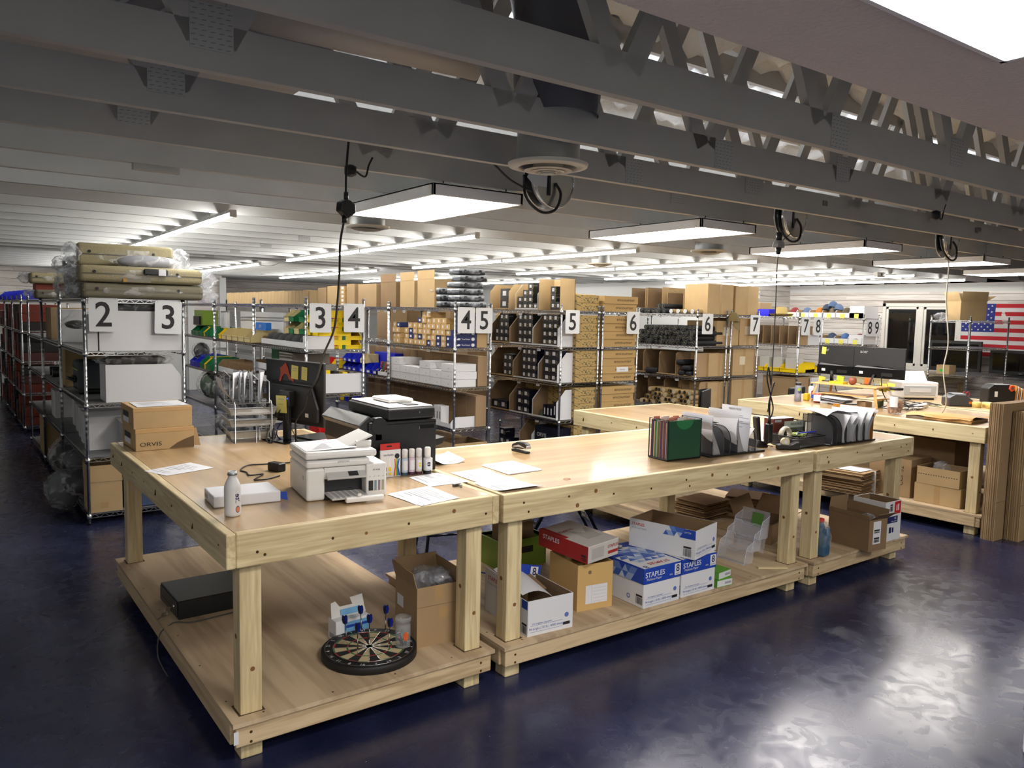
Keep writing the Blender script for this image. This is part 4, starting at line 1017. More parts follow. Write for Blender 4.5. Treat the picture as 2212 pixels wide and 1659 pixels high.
for i, (p, q, m, nm, lab) in enumerate((((3.95, .16, 1.028), (4.06, .22, 1.04), BLACK, 'pen', 'black pen lying across the desk tray'), ((3.98, .25, 1.03), (4.08, .17, 1.045), mat('blue_marker', '2430a8', .4), 'marker', 'blue marker lying across the desk tray'), ((3.90, .20, 1.028), (4.02, .27, 1.034), STEEL, 'pen', 'silver pen lying across the desk tray'))):
    tag(B().cyl(p, q, .005, 8).obj(nm, m), lab, 'pen', 'pens in the desk tray')
tag(B().box(3.97, 4.06, .22, .31, 1.012, 1.026, rotz(.3)).obj('notepad', mat('lime_pad', 'a8b86a', .6)), 'small green notepad in the desk tray', 'notepad')
# red box and advert card
t = thing('red_card_box', 'narrow dark red box standing behind the tape dispenser', 'box', (3.94, .42, ZT), -.1)
B().box(0, .21, 0, .09, 0, .16).obj('body', mat('maroon', '5c231c', .5), t, .002); B().box(0, .21, 0, .09, .16, .162).obj('lid', WHITE, t)
decal(t, 'label_strip', (.01, 0, .135), X3, Z3, .07, .018, GREYP)
t = thing('advert_card', 'mountain photo advert card reading SAVE 25 dollars in the desk tray', 'card', (3.96, .345, ZT+.02), -.12)
B().box(0, .215, 0, .002, 0, .13).obj('card', mat('mountain_print', '565a50', .5, noise=(22, .6)), t)
text(t, 'SAVE $25', .027, (.145, -.0002, .045), X3, Z3, WHITE, sx=1.0, bold=.01); text(t, 'REELFLYROD', .020, (.12, -.0002, .108), X3, Z3, INK, bold=.01)
decal(t, 'sky_band', (0, 0, .085), X3, Z3, .215, .045, mat('pale_sky', '9aa09a', .6), .0004)
# hanging cord and brick
cord('black cord hanging from the middle cord reel to the power brick', [(3.94, .36, 2.42), (3.80, .32, 2.36), (3.66, .25, 2.26), (3.655, .25, 2.1), (3.66, .25, 1.9), (3.66, .25, 1.55), (3.655, .25, 1.36)], .0035, mat('cord_grey', '2c2c2c', .5), name='extension_cord', group='cords hanging from the ceiling')
cord('looped slack in the cord above the power brick', [(3.655, .25, 1.38), (3.63, .25, 1.47), (3.615, .25, 1.50), (3.61, .25, 1.42), (3.66, .25, 1.30), (3.69, .25, 1.22), (3.665, .25, 1.16), (3.64, .25, 1.24), (3.66, .25, 1.33), (3.69, .25, 1.40), (3.655, .25, 1.30), (3.655, .25, 1.18)], .005, name='extension_cord', group='cords hanging from the ceiling')
t = thing('power_brick', 'black power brick dangling above the middle table', 'power adapter', (3.655, .25, .985), .1)
B().box(-.028, .028, -.018, .018, .0, .135).obj('case', BLACK, t, .005); B().cyl((0,0,.135), (0,0,.19), .014, 10, r2=.007).obj('strain_relief', BLACK, t)
B().tube(smooth([(0,0,0),(.0,.01,-.012),(.03,.02,-.022),(.06,.0,-.028)]), .003, 6).obj('output_cable', BLACK, t)
# ================================================================ UNDER THE MIDDLE TABLE
SB = mat('box_blue', '1c3fa0', .5); SBL = [mat('tri%d' % i, c, .5) for i, c in enumerate(('8fa3cc', '5f7cba', 'b9c4da', '3d5fae'))]
SINK = mat('pale_blue_ink', '5a6cab', .6)
def paper_print(o, w, h, dz=0):
    text(o, '94 bright | 20 lb | 4000 sheets', .018, (w*.42, 0, .035+dz), X3, Z3, SINK); decal(o, 'rule', (.02, 0, .052+dz), X3, Z3, w*.7, .0015, SINK); decal(o, 'rule', (.02, 0, .018+dz), X3, Z3, w*.7, .0015, SINK)
    decal(o, 'item_code', (w*.78, 0, .022+dz), X3, Z3, .045, .016, INK); B().cyl((w*.86, -.0008, .075+dz), (w*.86, .0, .075+dz), .013, 16).obj('seal', SINK, o)
    text(o, 'Our brightest copy paper', .012, (w*.32, 0, .062+dz), X3, Z3, SINK)
def barcode(o, org, u, v, w=.05, h=.04):
    b = B(); org, u, v = Vector(org), Vector(u), Vector(v); r = random.Random(2); x = 0; n = u.cross(v)*.0009
    while x < w:
        k = r.choice((.0015, .002, .0032)); b.quad(org+u*x+n, org+u*(x+k)+n, org+u*(x+k)+v*h+n, org+v*h+u*x+n); x += k+r.choice((.0015, .0025))
    b.quad(org+v*(h+.003)+n, org+u*w+v*(h+.003)+n, org+u*w+v*(h+.014)+n, org+v*(h+.014)+n)
    b.obj('barcode', INK, o)['kind'] = 'stuff'
def triangles(o, org, u, v, nx, ny, s, seed, skip=.3):
    r = random.Random(seed); org, u, v = Vector(org), Vector(u).normalized(), Vector(v).normalized(); n = u.cross(v)*.0009
    bs = [B() for _ in SBL]
    for i in range(nx):
        for j in range(ny):
            for k in (0, 1):
                if r.random() < skip: continue
                a = org+u*(i*s+(j % 2)*s*.5)+v*(j*s*.8)+n
                q = [a, a+u*s, a+u*s*.5+v*s*.8] if k == 0 else [a+u*s, a+u*s*1.5+v*s*.8, a+u*s*.5+v*s*.8]
                b = bs[r.randrange(4)]; m = len(b.v); b.v += [tuple(x) for x in q]; b.f.append((m, m+1, m+2)); b.sm.append(False)
    for b, m in zip(bs, SBL):
        if b.f: b.obj('triangle_print', m, o)['kind'] = 'stuff'
def paper_case(label, loc, rz, mirrored=False):
    t = thing('copy_paper_box', label, 'box', loc, rz, 'copy paper boxes')
    w, d, h = .292, .44, .232
    B().box(0, w, 0, d, 0, h-.06).obj('base', WHITE, t, .003)
    paper_print(t, w, h); barcode(t, (0, .06, .02), (0,-1,0), Z3); text(t, 'o', .06, (0, .12, .05), (0,-1,0), Z3, SINK, 'seal')
    l = B().box(-.004, w+.004, -.004, d+.004, h-.092, h).obj('lid', SB, t, .003); 
    decal(l, 'lid_top', (-.003, -.003, h), X3, Y3, w+.006, d*.55, WHITE)
    triangles(l, (0, .10, h+.0006), X3, Y3, 5, 6, .055, 3, .25); triangles(l, (-.004, .30, h-.09), (0,-1,0), Z3, 4, 2, .05, 5, .1)
    text(l, 'STAPLES', .042, (w*.28, -.004, h-.040), X3, Z3, WHITE, bold=.012); text(l, 'Multiuse Paper', .020, (w*.26, -.004, h-.066), X3, Z3, WHITE)
    text(l, '100%', .013, (w*.72, -.004, h-.066), X3, Z3, WHITE)
    decal(l, 'count_patch', (w*.82, -.004, h-.076), X3, Z3, .050, .066, WHITE); text(l, '8', .058, (w*.82+.025, -.005, h-.038), X3, Z3, NAVY, bold=.01); text(l, 'REAMS', .010, (w*.82+.025, -.005, h-.068), X3, Z3, NAVY)
    text(l, 'STAPLES', .045, (w*.55, .05, h+.0008), (-1,0,0), (0,-1,0), REDP, bold=.012)
    text(l, '8', .06, (.03, .02, h+.0008), (-1,0,0), (0,-1,0), NAVY); text(l, 'M', .11, (w*.55, d*.85, h+.0008), (0,-1,0), X3, WHITE, bold=.02)
    return t
paper_case('left of two lidded blue copy paper boxes on the lower shelf', (2.268, .003, ZS), .0)
paper_case('right of two lidded blue copy paper boxes, partly beneath the open box', (2.580, .008, ZS), -.0)
t = thing('copy_paper_box', 'open white copy paper box resting on the two lidded ones', 'box', (2.628, -.042, ZS+.234), .27, 'copy paper boxes')
w, d, h, k = .285, .44, .172, .004
b = B()
for p in ((0,w,0,k),(0,w,d-k,d),(0,k,k,d-k),(w-k,w,k,d-k)): b.box(*p, 0, h)
b.obj('walls', WHITE, t); B().box(k, w-k, k, d-k, 0, k).obj('bottom', CARDI, t)
li = B(); e = .0006
li.quad((k,k+e,k),(w-k,k+e,k),(w-k,k+e,h),(k,k+e,h)).quad((k,d-k-e,k),(k,d-k-e,h),(w-k,d-k-e,h),(w-k,d-k-e,k)).quad((k+e,k,k),(k+e,k,h),(k+e,d-k,h),(k+e,d-k,k)).quad((w-k-e,k,k),(w-k-e,d-k,k),(w-k-e,d-k,h),(w-k-e,k,h)); li.obj('lining', CARDI, t)
paper_print(t, w, h); barcode(t, (0, .075, .012), (0,-1,0), Z3, .05, .045)
text(t, 'STAPLES', .024, (0, d-.06, h-.03), (0,-1,0), Z3, REDP, bold=.01); text(t, 'Multiuse Paper', .017, (0, d-.07, h-.052), (0,-1,0), Z3, GREYP)
decal(t, 'blue_corner', (0, .10, h-.055), (0,-1,0), Z3, .10, .055, SB); triangles(t, (0, .21, h-.055), (0,-1,0), Z3, 3, 2, .036, 8, .1); text(t, 'LETTER', .014, (-.0008, .05, h-.02), (0,-1,0), Z3, WHITE)
# torn open case in front of the left legs
t = thing('copy_paper_box', 'torn open white copy paper box behind the left table leg', 'box', (1.492, .048, ZS), -.06, 'copy paper boxes')
w, d, h = .285, .43, .185
b = B()
for p in ((0,w,0,k),(0,w,d-k,d),(w-k,w,k,d-k)): b.box(*p, 0, h)
b.prism([(0,0),(d,0),(d,.25),(.30,.24),(.2,h),(0,h)], (0, d, 0), (0,-1,0), Z3, X3*k) if False else b.prism([(0,0),(d,0),(d,h+.06),(.28,h+.05),(.2,h),(0,h)], (0, 0, 0), Y3, Z3, X3*k)
b.obj('walls', WHITE, t); B().box(k, w-k, k, d-k, 0, k).obj('bottom', CARDI, t)
li = B(); li.quad((k,k+e,k),(w-k,k+e,k),(w-k,k+e,h),(k,k+e,h)).quad((k,d-k-e,k),(k,d-k-e,h),(w-k,d-k-e,h),(w-k,d-k-e,k)).quad((w-k-e,k,k),(w-k-e,d-k,k),(w-k-e,d-k,h),(w-k-e,k,h)); li.obj('lining', CARDI, t)
paper_print(t, w, h); text(t, 'STAPLES', .032, (0, d-.09, h+.01), (0,-1,0), Z3, REDP, bold=.012); text(t, 'Multiuse Paper', .020, (0, d-.09, h-.02), (0,-1,0), Z3, GREYP)
decal(t, 'blue_corner', (0, .055, h-.045), (0,-1,0), Z3, .055, .045, SB); barcode(t, (0, .05, .01), (0,-1,0), Z3, .045, .04)
paper_ = B().grid(6, 6, lambda u, v: (.02+.20*u, .08+.30*v, .19+.05*v+.02*math.sin(3*u)-.05*u*u)).obj('loose_liner', PAPER, t)
B().box(.02, .24, .18, .34, .17, .176, rotx(.2)).obj('inner_flap', CARDI, t)
t = thing('box_lid', 'loose blue box lid printed with an 8, leaning on the torn box', 'lid', (1.56, .36, ZS+.20), .1)
t.rotation_euler = (-.1, .24, .08)
B().box(0, .27, 0, .006, 0, .085).obj('front_panel', SB, t); B().box(0, .27, .006, .20, .0, .006).obj('top_panel', SB, t)
decal(t, 'count_patch', (.19, 0, .008), X3, Z3, .058, .068, WHITE); text(t, '8', .06, (.219, -.001, .047), X3, Z3, NAVY, bold=.012); text(t, 'REAMS', .011, (.219, -.001, .018), X3, Z3, NAVY)
# manila storage box
t = thing('storage_box', 'tan open storage box with a lined label below the red box', 'box', (1.925, .172, ZS), -.13)
w, d, h = .235, .30, .262
b = B()
for p in ((0,w,0,k),(0,w,d-k,d),(0,k,k,d-k),(w-k,w,k,d-k)): b.box(*p, 0, h)
b.obj('walls', TAN, t); B().box(k, w-k, k, d-k, 0, k).obj('bottom', CARDI, t)
lb = decal(t, 'label', (.055, 0, .035), X3, Z3, .145, .105, PAPER); ln = B()
for i in range(5): ln.quad((.105, -.001, .045+i*.019), (.192, -.001, .045+i*.019), (.192, -.001, .0462+i*.019), (.105, -.001, .0462+i*.019))
ln.quad((.095,-.001,.037),(.0962,-.001,.037),(.0962,-.001,.138),(.095,-.001,.138)); ln.obj('label_rules', GREYP, lb)
B().cyl((.08, -.0008, .215), (.08, 0, .215), .011, 16).obj('string_hole', CARDI, t)
# red and white envelope box
t = thing('envelope_box', 'red and grey envelope box lying on the tan storage box', 'box', (1.945, .115, ZS+.282), .12)
t.rotation_euler = (.05, -.04, .12)
w, d, h = .255, .385, .098
B().box(0, w, 0, d, 0, h).obj('body', mat('card_grey', 'bdb9b4', .55), t, .003)
decal(t, 'red_side', (0, d, 0), (0,-1,0), Z3, d, h, mat('staples_red', '9c2320', .5)); text(t, 'STAPLES', .036, (0, d-.10, h*.66), (0,-1,0), Z3, WHITE, bold=.012)
decal(t, 'red_top_strip', (.0, d*.45, h), X3, Y3, .03, d*.55, MATS['staples_red']); text(t, 'STAPLES', .036, (.08, d*.68, h), (-1,0,0), (0,-1,0), MATS['staples_red'], bold=.012)
B().prism([(0,0),(.12,0),(.12,.16),(0,.16)], (.10, .09, h+.0006), X3, Y3, Z3*.0004).obj('envelope_print', mat('env_grey', 'a9a5a0', .55), t); B().prism([(0,.16),(.06,.08),(.12,.16)], (.10, .09, h+.0012), X3, Y3, Z3*.0004).obj('envelope_flap_print', mat('env_grey2', 'c8c4c0', .55), t)
text(t, 'STAPLES', .024, (.205, 0, h*.66), X3, Z3, MATS['staples_red'], bold=.012); decal(t, 'red_strip', (.165, 0, h*.22), X3, Z3, .085, .018, MATS['staples_red'])
decal(t, 'envelope_front', (.03, 0, .02), X3, Z3, .10, .06, MATS['env_grey']); barcode(t, (0, .05, .01), (0,-1,0), Z3, .035, .02)
# green crate with a carton in it
t = thing('plastic_crate', 'lime green plastic crate behind the left legs of the middle table', 'crate', (1.95, .95, ZS), .0)
GC = mat('lime_plastic', '6d8a26', .5); w, d, h = .36, .26, .19
for p in ((0,w,0,.006),(0,w,d-.006,d),(0,.006,0,d),(w-.006,w,0,d)): B().box(*p, 0, h).obj('side', GC, t)
B().box(-.008, w+.008, -.008, .006, h-.02, h).box(-.008, w+.008, d-.006, d+.008, h-.02, h).box(-.008, .006, -.008, d+.008, h-.02, h).box(w-.006, w+.008, -.008, d+.008, h-.02, h).obj('rim', GC, t)
B().box(w*.35, w*.7, -.0012, .0, h*.5, h*.72).obj('handle_slot', BLACK, t)
carton('small brown carton standing in the lime green crate', (2.02, 1.0, ZS+.006), 0, .22, .16, .28, CARDD, open_=True)
# acrylic brochure holder
t = thing('brochure_holder', 'clear acrylic three tier brochure holder with a green card', 'brochure holder', (3.40, .43, ZS), -1.57)
AC = film('acrylic', 'dfe3ee', .17, .06, True)
for i in range(3):
    y, z = .0+i*.075, .0+i*.075
    B().box(0, .225, y, y+.003, z, z+.10, rotx(-.22), (0, y, z)).obj('pocket_front', AC, t); B().box(0, .225, y, y+.04, z, z+.003).obj('pocket_floor', AC, t)
    for x in (0, .222): B().prism([(y,z),(y+.09,z),(y+.11,z+.15),(y+.03,z+.12)], (x, 0, 0), Y3, Z3, X3*.003).obj('side_wall', AC, t)
B().box(0, .225, .20, .203, .05, .33, rotx(-.2), (0, .2, .05)).obj('back_panel', AC, t)
for i in range(3):
    B().tube([(0, .022+i*.075, .097+i*.075), (.06, .022+i*.075, .097+i*.075), (.08, .018+i*.075, .078+i*.075), (.145, .018+i*.075, .078+i*.075), (.165, .022+i*.075, .097+i*.075), (.225, .022+i*.075, .097+i*.075)], .0018, 5).obj('lip_edge', mat('acrylic_edge', 'c4c8dc', .15), t)
    for x in (.0, .225): B().tube([(x, i*.075, i*.075), (x, .022+i*.075, .10+i*.075), (x, .03+i*.075, .12+i*.075), (x, .11+i*.075, .15+i*.075)], .0016, 5).obj('side_edge', MATS['acrylic_edge'], t)
    B().cyl((0, .002+i*.075, .002+i*.075), (.225, .002+i*.075, .002+i*.075), .0018, 5).obj('floor_edge', MATS['acrylic_edge'], t)
B().box(.10, .19, .185, .1865, .22, .31, rotx(-.2), (0, .2, .05)).obj('green_card', mat('green_card', '4c7a34', .5), t)
# two small green trimmed boxes
for i, (z, rz, lab) in enumerate(((0, -.05, 'lower of two small green edged white boxes beside the paper cases'), (.047, .12, 'upper of two small green edged white boxes beside the paper cases'))):
    t = thing('small_box', lab, 'box', (2.90+.012*i, .012, ZS+z), rz, 'small green edged boxes')
    B().box(0, .135, 0, .10, 0, .045).obj('body', WHITE, t, .002); b = B()
    for zz in (0, .042): b.box(-.0006, .1356, -.0006, .1006, zz, zz+.0035)
    b.box(-.0006, .004, -.0006, .1006, 0, .045); b.obj('green_edging', mat('lime_print', '5f9a3a', .5), t)
    decal(t, 'print_block', (.07, 0, .015), X3, Z3, .055, .014, GREYP)
tag(at(B().box(0, .20, 0, .035, 0, .008).obj('wood_strip', PINE[0], None, .001), (3.43, .11, ZS), -.55), 'loose strip of wood lying by the right leg of the middle table', 'wood strip')
# stool and folding legs seen between the tables
STOOL = mat('black_chrome', '0e1016', .18, metal=.3)
t = thing('bar_stool', 'black tubular stool frame standing inside the tables', 'stool', (2.18, 2.05, 0))
for a in range(4):
    c, s = math.cos(a*PI/2+.5), math.sin(a*PI/2+.5); c2, s2 = math.cos(a*PI/2+.5+PI/2), math.sin(a*PI/2+.5+PI/2)
    B().tube(smooth([(.26*c,.26*s,.0),(.22*c,.22*s,.25),(.19*c,.19*s,.40),(.12*c,.12*s,.46),(.0,.0,.47)]), .0125, 8).obj('leg', STOOL, t)
    B().cyl((.235*c,.235*s,.17),(.235*c2,.235*s2,.17), .010, 8).obj('footrest', STOOL, t)
B().cyl((0,0,.45),(0,0,.62), .025, 12).obj('column', STOOL, t); B().lathe([(.02,.62),(.18,.63),(.19,.66),(.17,.69)], 24).obj('seat', BLACK, t)
t = thing('folding_stand', 'black folding stand with crossed legs behind the red box', 'stand', (3.10, 1.75, 0), -.3)
for y in (0, .24):
    B().bar((-.30, y, 0), (.05, y, .62), .025).obj('leg', STOOL, t); B().bar((.34, y, 0), (.0, y, .62), .025).obj('leg', STOOL, t)
for z in (.15, .3): B().bar((-.215+.0, 0, z), (-.215, .24, z), .016).obj('rung', STOOL, t); B().bar((.26, 0, z), (.26, .24, z), .016).obj('rung', STOOL, t)
B().box(-.1, .15, -.02, .26, .62, .65).obj('top', BLACK, t)
# flattened carton bundles
def flats(label, loc, rz, w, d, n, th=.0065, seed=1, strap=False, top=None):
    t = thing('flat_carton_bundle', label, 'cardboard', loc, rz, 'bundles of flattened cartons'); r = random.Random(seed)
    ms = [B().box(0, w*f, 0, d, 0, th*.82).mesh('flat_carton', m) for f, m in ((1, CARDD), (.97, CARD), (.985, mat('carton_mid', '7d6142', .9)))]
    for i in range(n):
        o = link('flat_carton', ms[r.randrange(3)], t); o.location = (r.uniform(-.02, .02), r.uniform(-.018, .018), i*th); o.rotation_euler = (0, 0, r.uniform(-.03, .03))
    if strap: B().box(w*.40, w*.40+.012, -.024, d+.024, -.0, n*th+.003).obj('strap', mat('white_strap', 'c8c8c4', .5), t)
    return t
flats('flattened carton bundle behind the middle table leg', (4.05, 1.10, ZS), .1, .34, .30, 22, seed=1)
flats('curled pile of flattened cartons right of the brochure holder', (4.60, .96, ZS), .5, .32, .30, 22, seed=2)
flats('tall strapped bundle of flattened cartons with a white sheet on top', (6.02, .92, ZS), .12, .55, .46, 34, seed=3, strap=True)
sheet('white printed sheet on the strapped carton bundle', [(6.06, .97), (6.30, .98), (6.26, 1.25), (6.03, 1.22)], ZS+.226, lines=6, seed=9)
tag(at(B().box(0, .55, 0, .45, 0, .004).obj('flat_carton_sheet', CARD2), (4.02, .55, ZS), .08), 'single flat cardboard sheet lying under the third table', 'cardboard')
carton('crumpled open carton wedged behind the right leg of the middle table', (3.95, .40, ZS), .25, .36, .28, .15, CARDD, open_=True, flaps={'l': (1.2, .16), 'f': (1.0, .15), 'b': (.4, .14), 'r': (.9, .18)})
# detergent jug, big carton, label box under the third table
t = thing('detergent_jug', 'blue liquid jug with a red cap in a clear bag', 'jug', (4.055, .045, ZS), .1)
B().box(-.045, .045, -.03, .09, 0, .205).obj('liquid_body', mat('blue_liquid', '35566f', .25), t, .02, 3)
B().lathe([(.03,.20),(.018,.235),(.018,.25)], 14, (0, .03, 0)).obj('neck', mat('blue_liquid'), t) if False else B().lathe([(.034,.198),(.02,.228),(.02,.24)], 14, (0, .03, 0)).obj('neck', MATS['blue_liquid'], t)
B().cyl((0,.03,.236),(0,.03,.262), .023, 14).obj('cap', REDP, t); bag(t, (.0, .04, .13), (.055, .08, .13), 'clear_bag', FILM, 31, 14, .08)
o = carton('large open brown carton with a shipping label under the third table', (4.415, -.075, ZS), -.10, .20, .34, .232, CARDD, open_=True, flaps={'f': (.9, .09), 'l': (.05, .03), 'b': (-.1, .10), 'r': (.3, .06)})
lb = decal(o, 'shipping_label', (.045, 0, .05), X3, Z3, .085, .165, PAPER); barcode(lb, (.055, -.0012, .062), X3, Z3, .06, .022); barcode(lb, (.055, -.0012, .13), X3, Z3, .06, .012)
bag(o, (.10, .09, .20), (.06, .06, .05), 'bubble_wrap', FILM2, 12, 12)
o = carton('white box printed with label rolls standing behind the large carton', (4.755, .0, ZS), -.02, .215, .26, .30, WHITE, open_=True)
decal(o, 'red_square', (.12, 0, .20), X3, Z3, .085, .095, REDP); decal(o, 'blue_band', (.0, 0, .135), X3, Z3, .17, .05, NAVY); text(o, 'NE', .022, (.135, -.001, .168), X3, Z3, WHITE, bold=.01); text(o, 'ONAL LABELS', .013, (.12, -.001, .147), X3, Z3, WHITE)
B().prism([(0,0),(.03,0),(.03,.045),(0,.045)], (.06, -.001, .06), X3, Z3, Y3*.0006).prism([(0,0),(.022,0),(.022,.038),(0,.038)], (.10, -.001, .062), X3, Z3, Y3*.0006).obj('roll_print', NAVY, o)
barcode(o, (.06, 0, .225), X3, Z3, .035, .04); B().box(.145, .155, -.0015, 0, .225, .27).box(.165, .18, -.0015, 0, .225, .275).obj('red_icon', WHITE, o)
# ================================================================ FAR TABLES ON THE RIGHT
T6 = table('work table at far right behind the upright cardboard, holding the grey printer', (7.66, .05, 0), .058, 1.29, 2.47)
T7 = table('farthest pine bench beneath the window and the flag', (11.25, 3.45, 0), .0, 2.4, .8)
# upright flattened cartons
def upright(label, loc, rz, w, h, n, th, m):
    t = thing('upright_carton_stack', label, 'cardboard', loc, rz, 'upright stacks of flattened cartons'); r = random.Random(int(h*100))
    me = [B().box(0, w, 0, th*.8, 0, h).mesh('flat_carton', x) for x in (m, CARDD)]
    for i in range(n):
        o = link('flat_carton', me[0 if i == 0 else i % 2], t); o.location = (r.uniform(0, .012), i*th, 0)
    B().box(0, w, -.0012, 0, h*.28, h*.284).obj('crease', CARDI, t)
    return t
upright('upright stack of flattened brown cartons leaning on the far table', (6.235, -.135, 0), -.02, .60, 1.165, 14, .0075, CARD)
upright('front stack of flattened cartons at the right edge', (6.40, -.26, 0), .02, 1.0, 1.10, 14, .008, CARD2)
# boxes on the lower shelf of the far table
o = carton('closed brown carton on the far table lower shelf', (6.335, .60, ZS), -PI/2+.06, .40, .34, .175, CARD2, tape=2)
o = carton('open shallow carton with a dotted stripe on the closed carton', (6.335, .585, ZS+.175), -PI/2+.04, .37, .32, .155, CARD2, open_=True)
b = B()
for i in range(16): b.box(.012+i*.022, .022+i*.022, -.0008, 0, .085, .092)
b.obj('dotted_print', INK, o)['kind'] = 'stuff'
bag(o, (.16, .12, .15), (.06, .06, .06), 'bubble_wrap', FILM2, 15, 12)
o = carton('brown carton marked NVG behind the far table boxes', (6.36, 1.06, ZS), -PI/2+.05, .40, .4, .36, CARD)
text(o, 'NVG', .06, (.24, 0, .2), Z3*1, (-1,0,0), INK); text(o, 'CCF 32', .06, (.31, 0, .2), Z3*1, (-1,0,0), INK)
bag(None, (6.62, 1.35, .60), (.12, .12, .26), 'stretch_wrap', FILM, 44, 14, .1)
tag(bpy.data.objects['stretch_wrap'], 'clear stretch wrap hanging from the far table leg', 'plastic wrap')
carton('dark tall carton at the back of the far table lower shelf', (6.85, .5, ZS), 0, .45, .5, .52, CARDD)
# treat jar
t = thing('treat_jar', 'big clear jar of brown dog treats with a black lid', 'jar', (6.47, .90, ZT))
B().lathe([(.062,0),(.072,.008),(.074,.175),(.066,.20),(.056,.215),(.056,.228)], 28, close=False).obj('glass', CL, t); B().lathe([(.001,.003),(.07,.003)], 24).obj('base', CL, t)
B().lathe([(.059,.228),(.061,.23),(.061,.25),(.057,.253)], 28).obj('lid', BLACK, t)
rt = random.Random(8); tm = [B().box(-.012, .012, -.009, .009, -.008, .008).mesh('treat', mat('treat_%d' % i, c, .9)) for i, c in enumerate(('9a6a44', '845334', 'ae8058'))]
for i in range(90):
    a, r = rt.uniform(0, 6.28), .06*math.sqrt(rt.random()); o = link('treat', tm[i % 3], t); o.location = (r*math.cos(a), r*math.sin(a), .016+.11*(i/90)); o.rotation_euler = (rt.uniform(0, 3), rt.uniform(0, 3), rt.uniform(0, 3))
b = B()
for q in range(8):
    a0, a1 = PI+.25-.5+1.0*q/8, PI+.25-.5+1.0*(q+1)/8; b.quad((.0755*math.cos(a0), .0755*math.sin(a0), .07), (.0755*math.cos(a1), .0755*math.sin(a1), .07), (.0755*math.cos(a1), .0755*math.sin(a1), .17), (.0755*math.cos(a0), .0755*math.sin(a0), .17))
b.obj('label', PAPER, t)
# kraft paper pad
t = thing('kraft_paper_stack', 'torn stack of kraft wrapping paper on the far table', 'kraft paper', (6.33, .16, ZT), .05)
KR = mat('kraft_paper', 'b58d56', .8)
B().box(.01, .42, .01, .55, 0, .022).obj('sheets', mat('kraft_grey', '8d8576', .85), t)
B().grid(10, 14, lambda u, v: (-.02+.46*u+(.02*math.sin(17*v) if u < .05 else 0), -.01+.58*v, .030+.028*math.sin(PI*min(1, u*1.2))*(.6+.4*math.sin(3*v+1))+.006*math.sin(11*v+7*u))).obj('top_sheet', KR, t)
B().grid(6, 10, lambda u, v: (.0+.05*u, -.015+.3*v*.0+.40*v, .006+.045*math.sin(PI*u))).obj('rolled_edge', KR, t)
# wooden bed tray with the two monitors
BAM = wood('bamboo', 'b98f56', 'd0aa70', 1, rings=6)
t = thing('bed_tray', 'folding bamboo bed tray carrying the two monitors', 'bed tray', (6.72, 1.24, ZT), .05)
B().box(0, .34, 0, .72, .195, .21).obj('top', BAM, t, .003)
for y in (.03, .66):
    for x0, x1 in ((.02, -.02), (.32, .36)): B().bar((x0, y, .195), (x1, y+(-.05 if y < .3 else .05), 0), .025, .015).obj('leg', BAM, t)
    B().bar((.0, y-.02, .08), (.34, y-.02, .08), .02).obj('rung', BAM, t)
B().box(.0, .34, .10, .62, .10, .108).obj('drawer', BAM, t)
def small_monitor(label, y0, y1, foot):
    t = thing('monitor', label, 'monitor', (7.05, y0, 1.2), .0, 'pair of monitors on the bed tray'); L = y1-y0
    B().box(0, .02, 0, L, .035, .355).obj('panel', mat('monitor_texture', '202124', .55, bump=(220, .3)), t, .003)
    B().prism([(.0,.035),(L,.035),(L,.13),(L*.98,.145),(L*.5,.16) if foot else (L*.4,.15),(0,.135)], (0, 0, 0), Y3, Z3, X3*-.018).obj('lower_bulge', BLACKG, t, .003)
    B().prism([(.02,.137),(L-.02,.137),(L-.04,.150),(L*.9,.158)], (-.0185, 0, 0), Y3, Z3, X3*-.001).obj('gloss_stripe', mat('gloss_grey', '7a7c80', .2), t)
    text(t, 'acer', .05, (0, L*.80, .305), (0,-1,0), Z3, mat('silver_logo', '9a9c9e', .4), bold=.015)
    decal(t, 'rating_sticker', (-.0185, L*.86, .07), (0,-1,0), Z3, .045, .028, WHITE)
    decal(t, 'port_recess', (-.0185, L*.42, .06), (0,-1,0), Z3, .12, .035, BLACK)
    if foot: B().bar((-.03, L*.55, .07), (-.06, L*.60, -.035), .03, .012).obj('foot_bar', mat('stand_grey', '3a3b3e', .5), t); B().box(-.09, .12, L*.40, L*.75, -.040, -.034).obj('stand_base', BLACKG, t)
    else: B().cyl((-.02, L*.55, -.03), (-.02, L*.55, .08), .018, 12).obj('neck', BLACK, t); B().lathe([(.11,-.040),(.11,-.032),(.02,-.028)], 24, (.0, L*.55, 0)).obj('stand_base', BLACKG, t)
    return t
m1 = small_monitor('right black monitor on the bamboo tray with clear maker logo', 1.14, 1.70, True)
m2 = small_monitor('left black monitor on the bamboo tray with a yellow note', 1.705, 2.125, False)
B().box(-.002, -.001, .33, .38, .255, .335, rotx(.08)).obj('sticky_note', mat('bright_note', 'd6d060', .8), m2)
for i, (x, y, z, c) in enumerate(((7.06, 2.02, 1.10, 'c8c84a'), (7.06, 1.80, 1.12, 'bcd03a'), (7.05, 1.30, 1.08, 'd2cf5a'), (7.06, 1.48, 1.12, 'd06a2a'), (7.05, 1.22, 1.09, 'd2cf5a'))):
    tag(at(B().box(0, .001, 0, .085, 0, .085, rotx(.1)).obj('sticky_note', mat('note_%s' % c, c, .8)), (x-.02, y, z+.02), 0), 'sticky note under the pair of monitors, %s from the left' % ('first', 'second', 'fourth', 'third', 'fifth')[i], 'sticky note', 'sticky notes under the monitors')
cord('black monitor cable dropping behind the bamboo tray', [(7.03, 1.95, 1.24), (6.98, 1.90, 1.22), (6.9, 1.8, 1.1), (6.80, 1.7, 1.0), (6.7, 1.6, .965), (6.8, 1.45, .962)], .005)
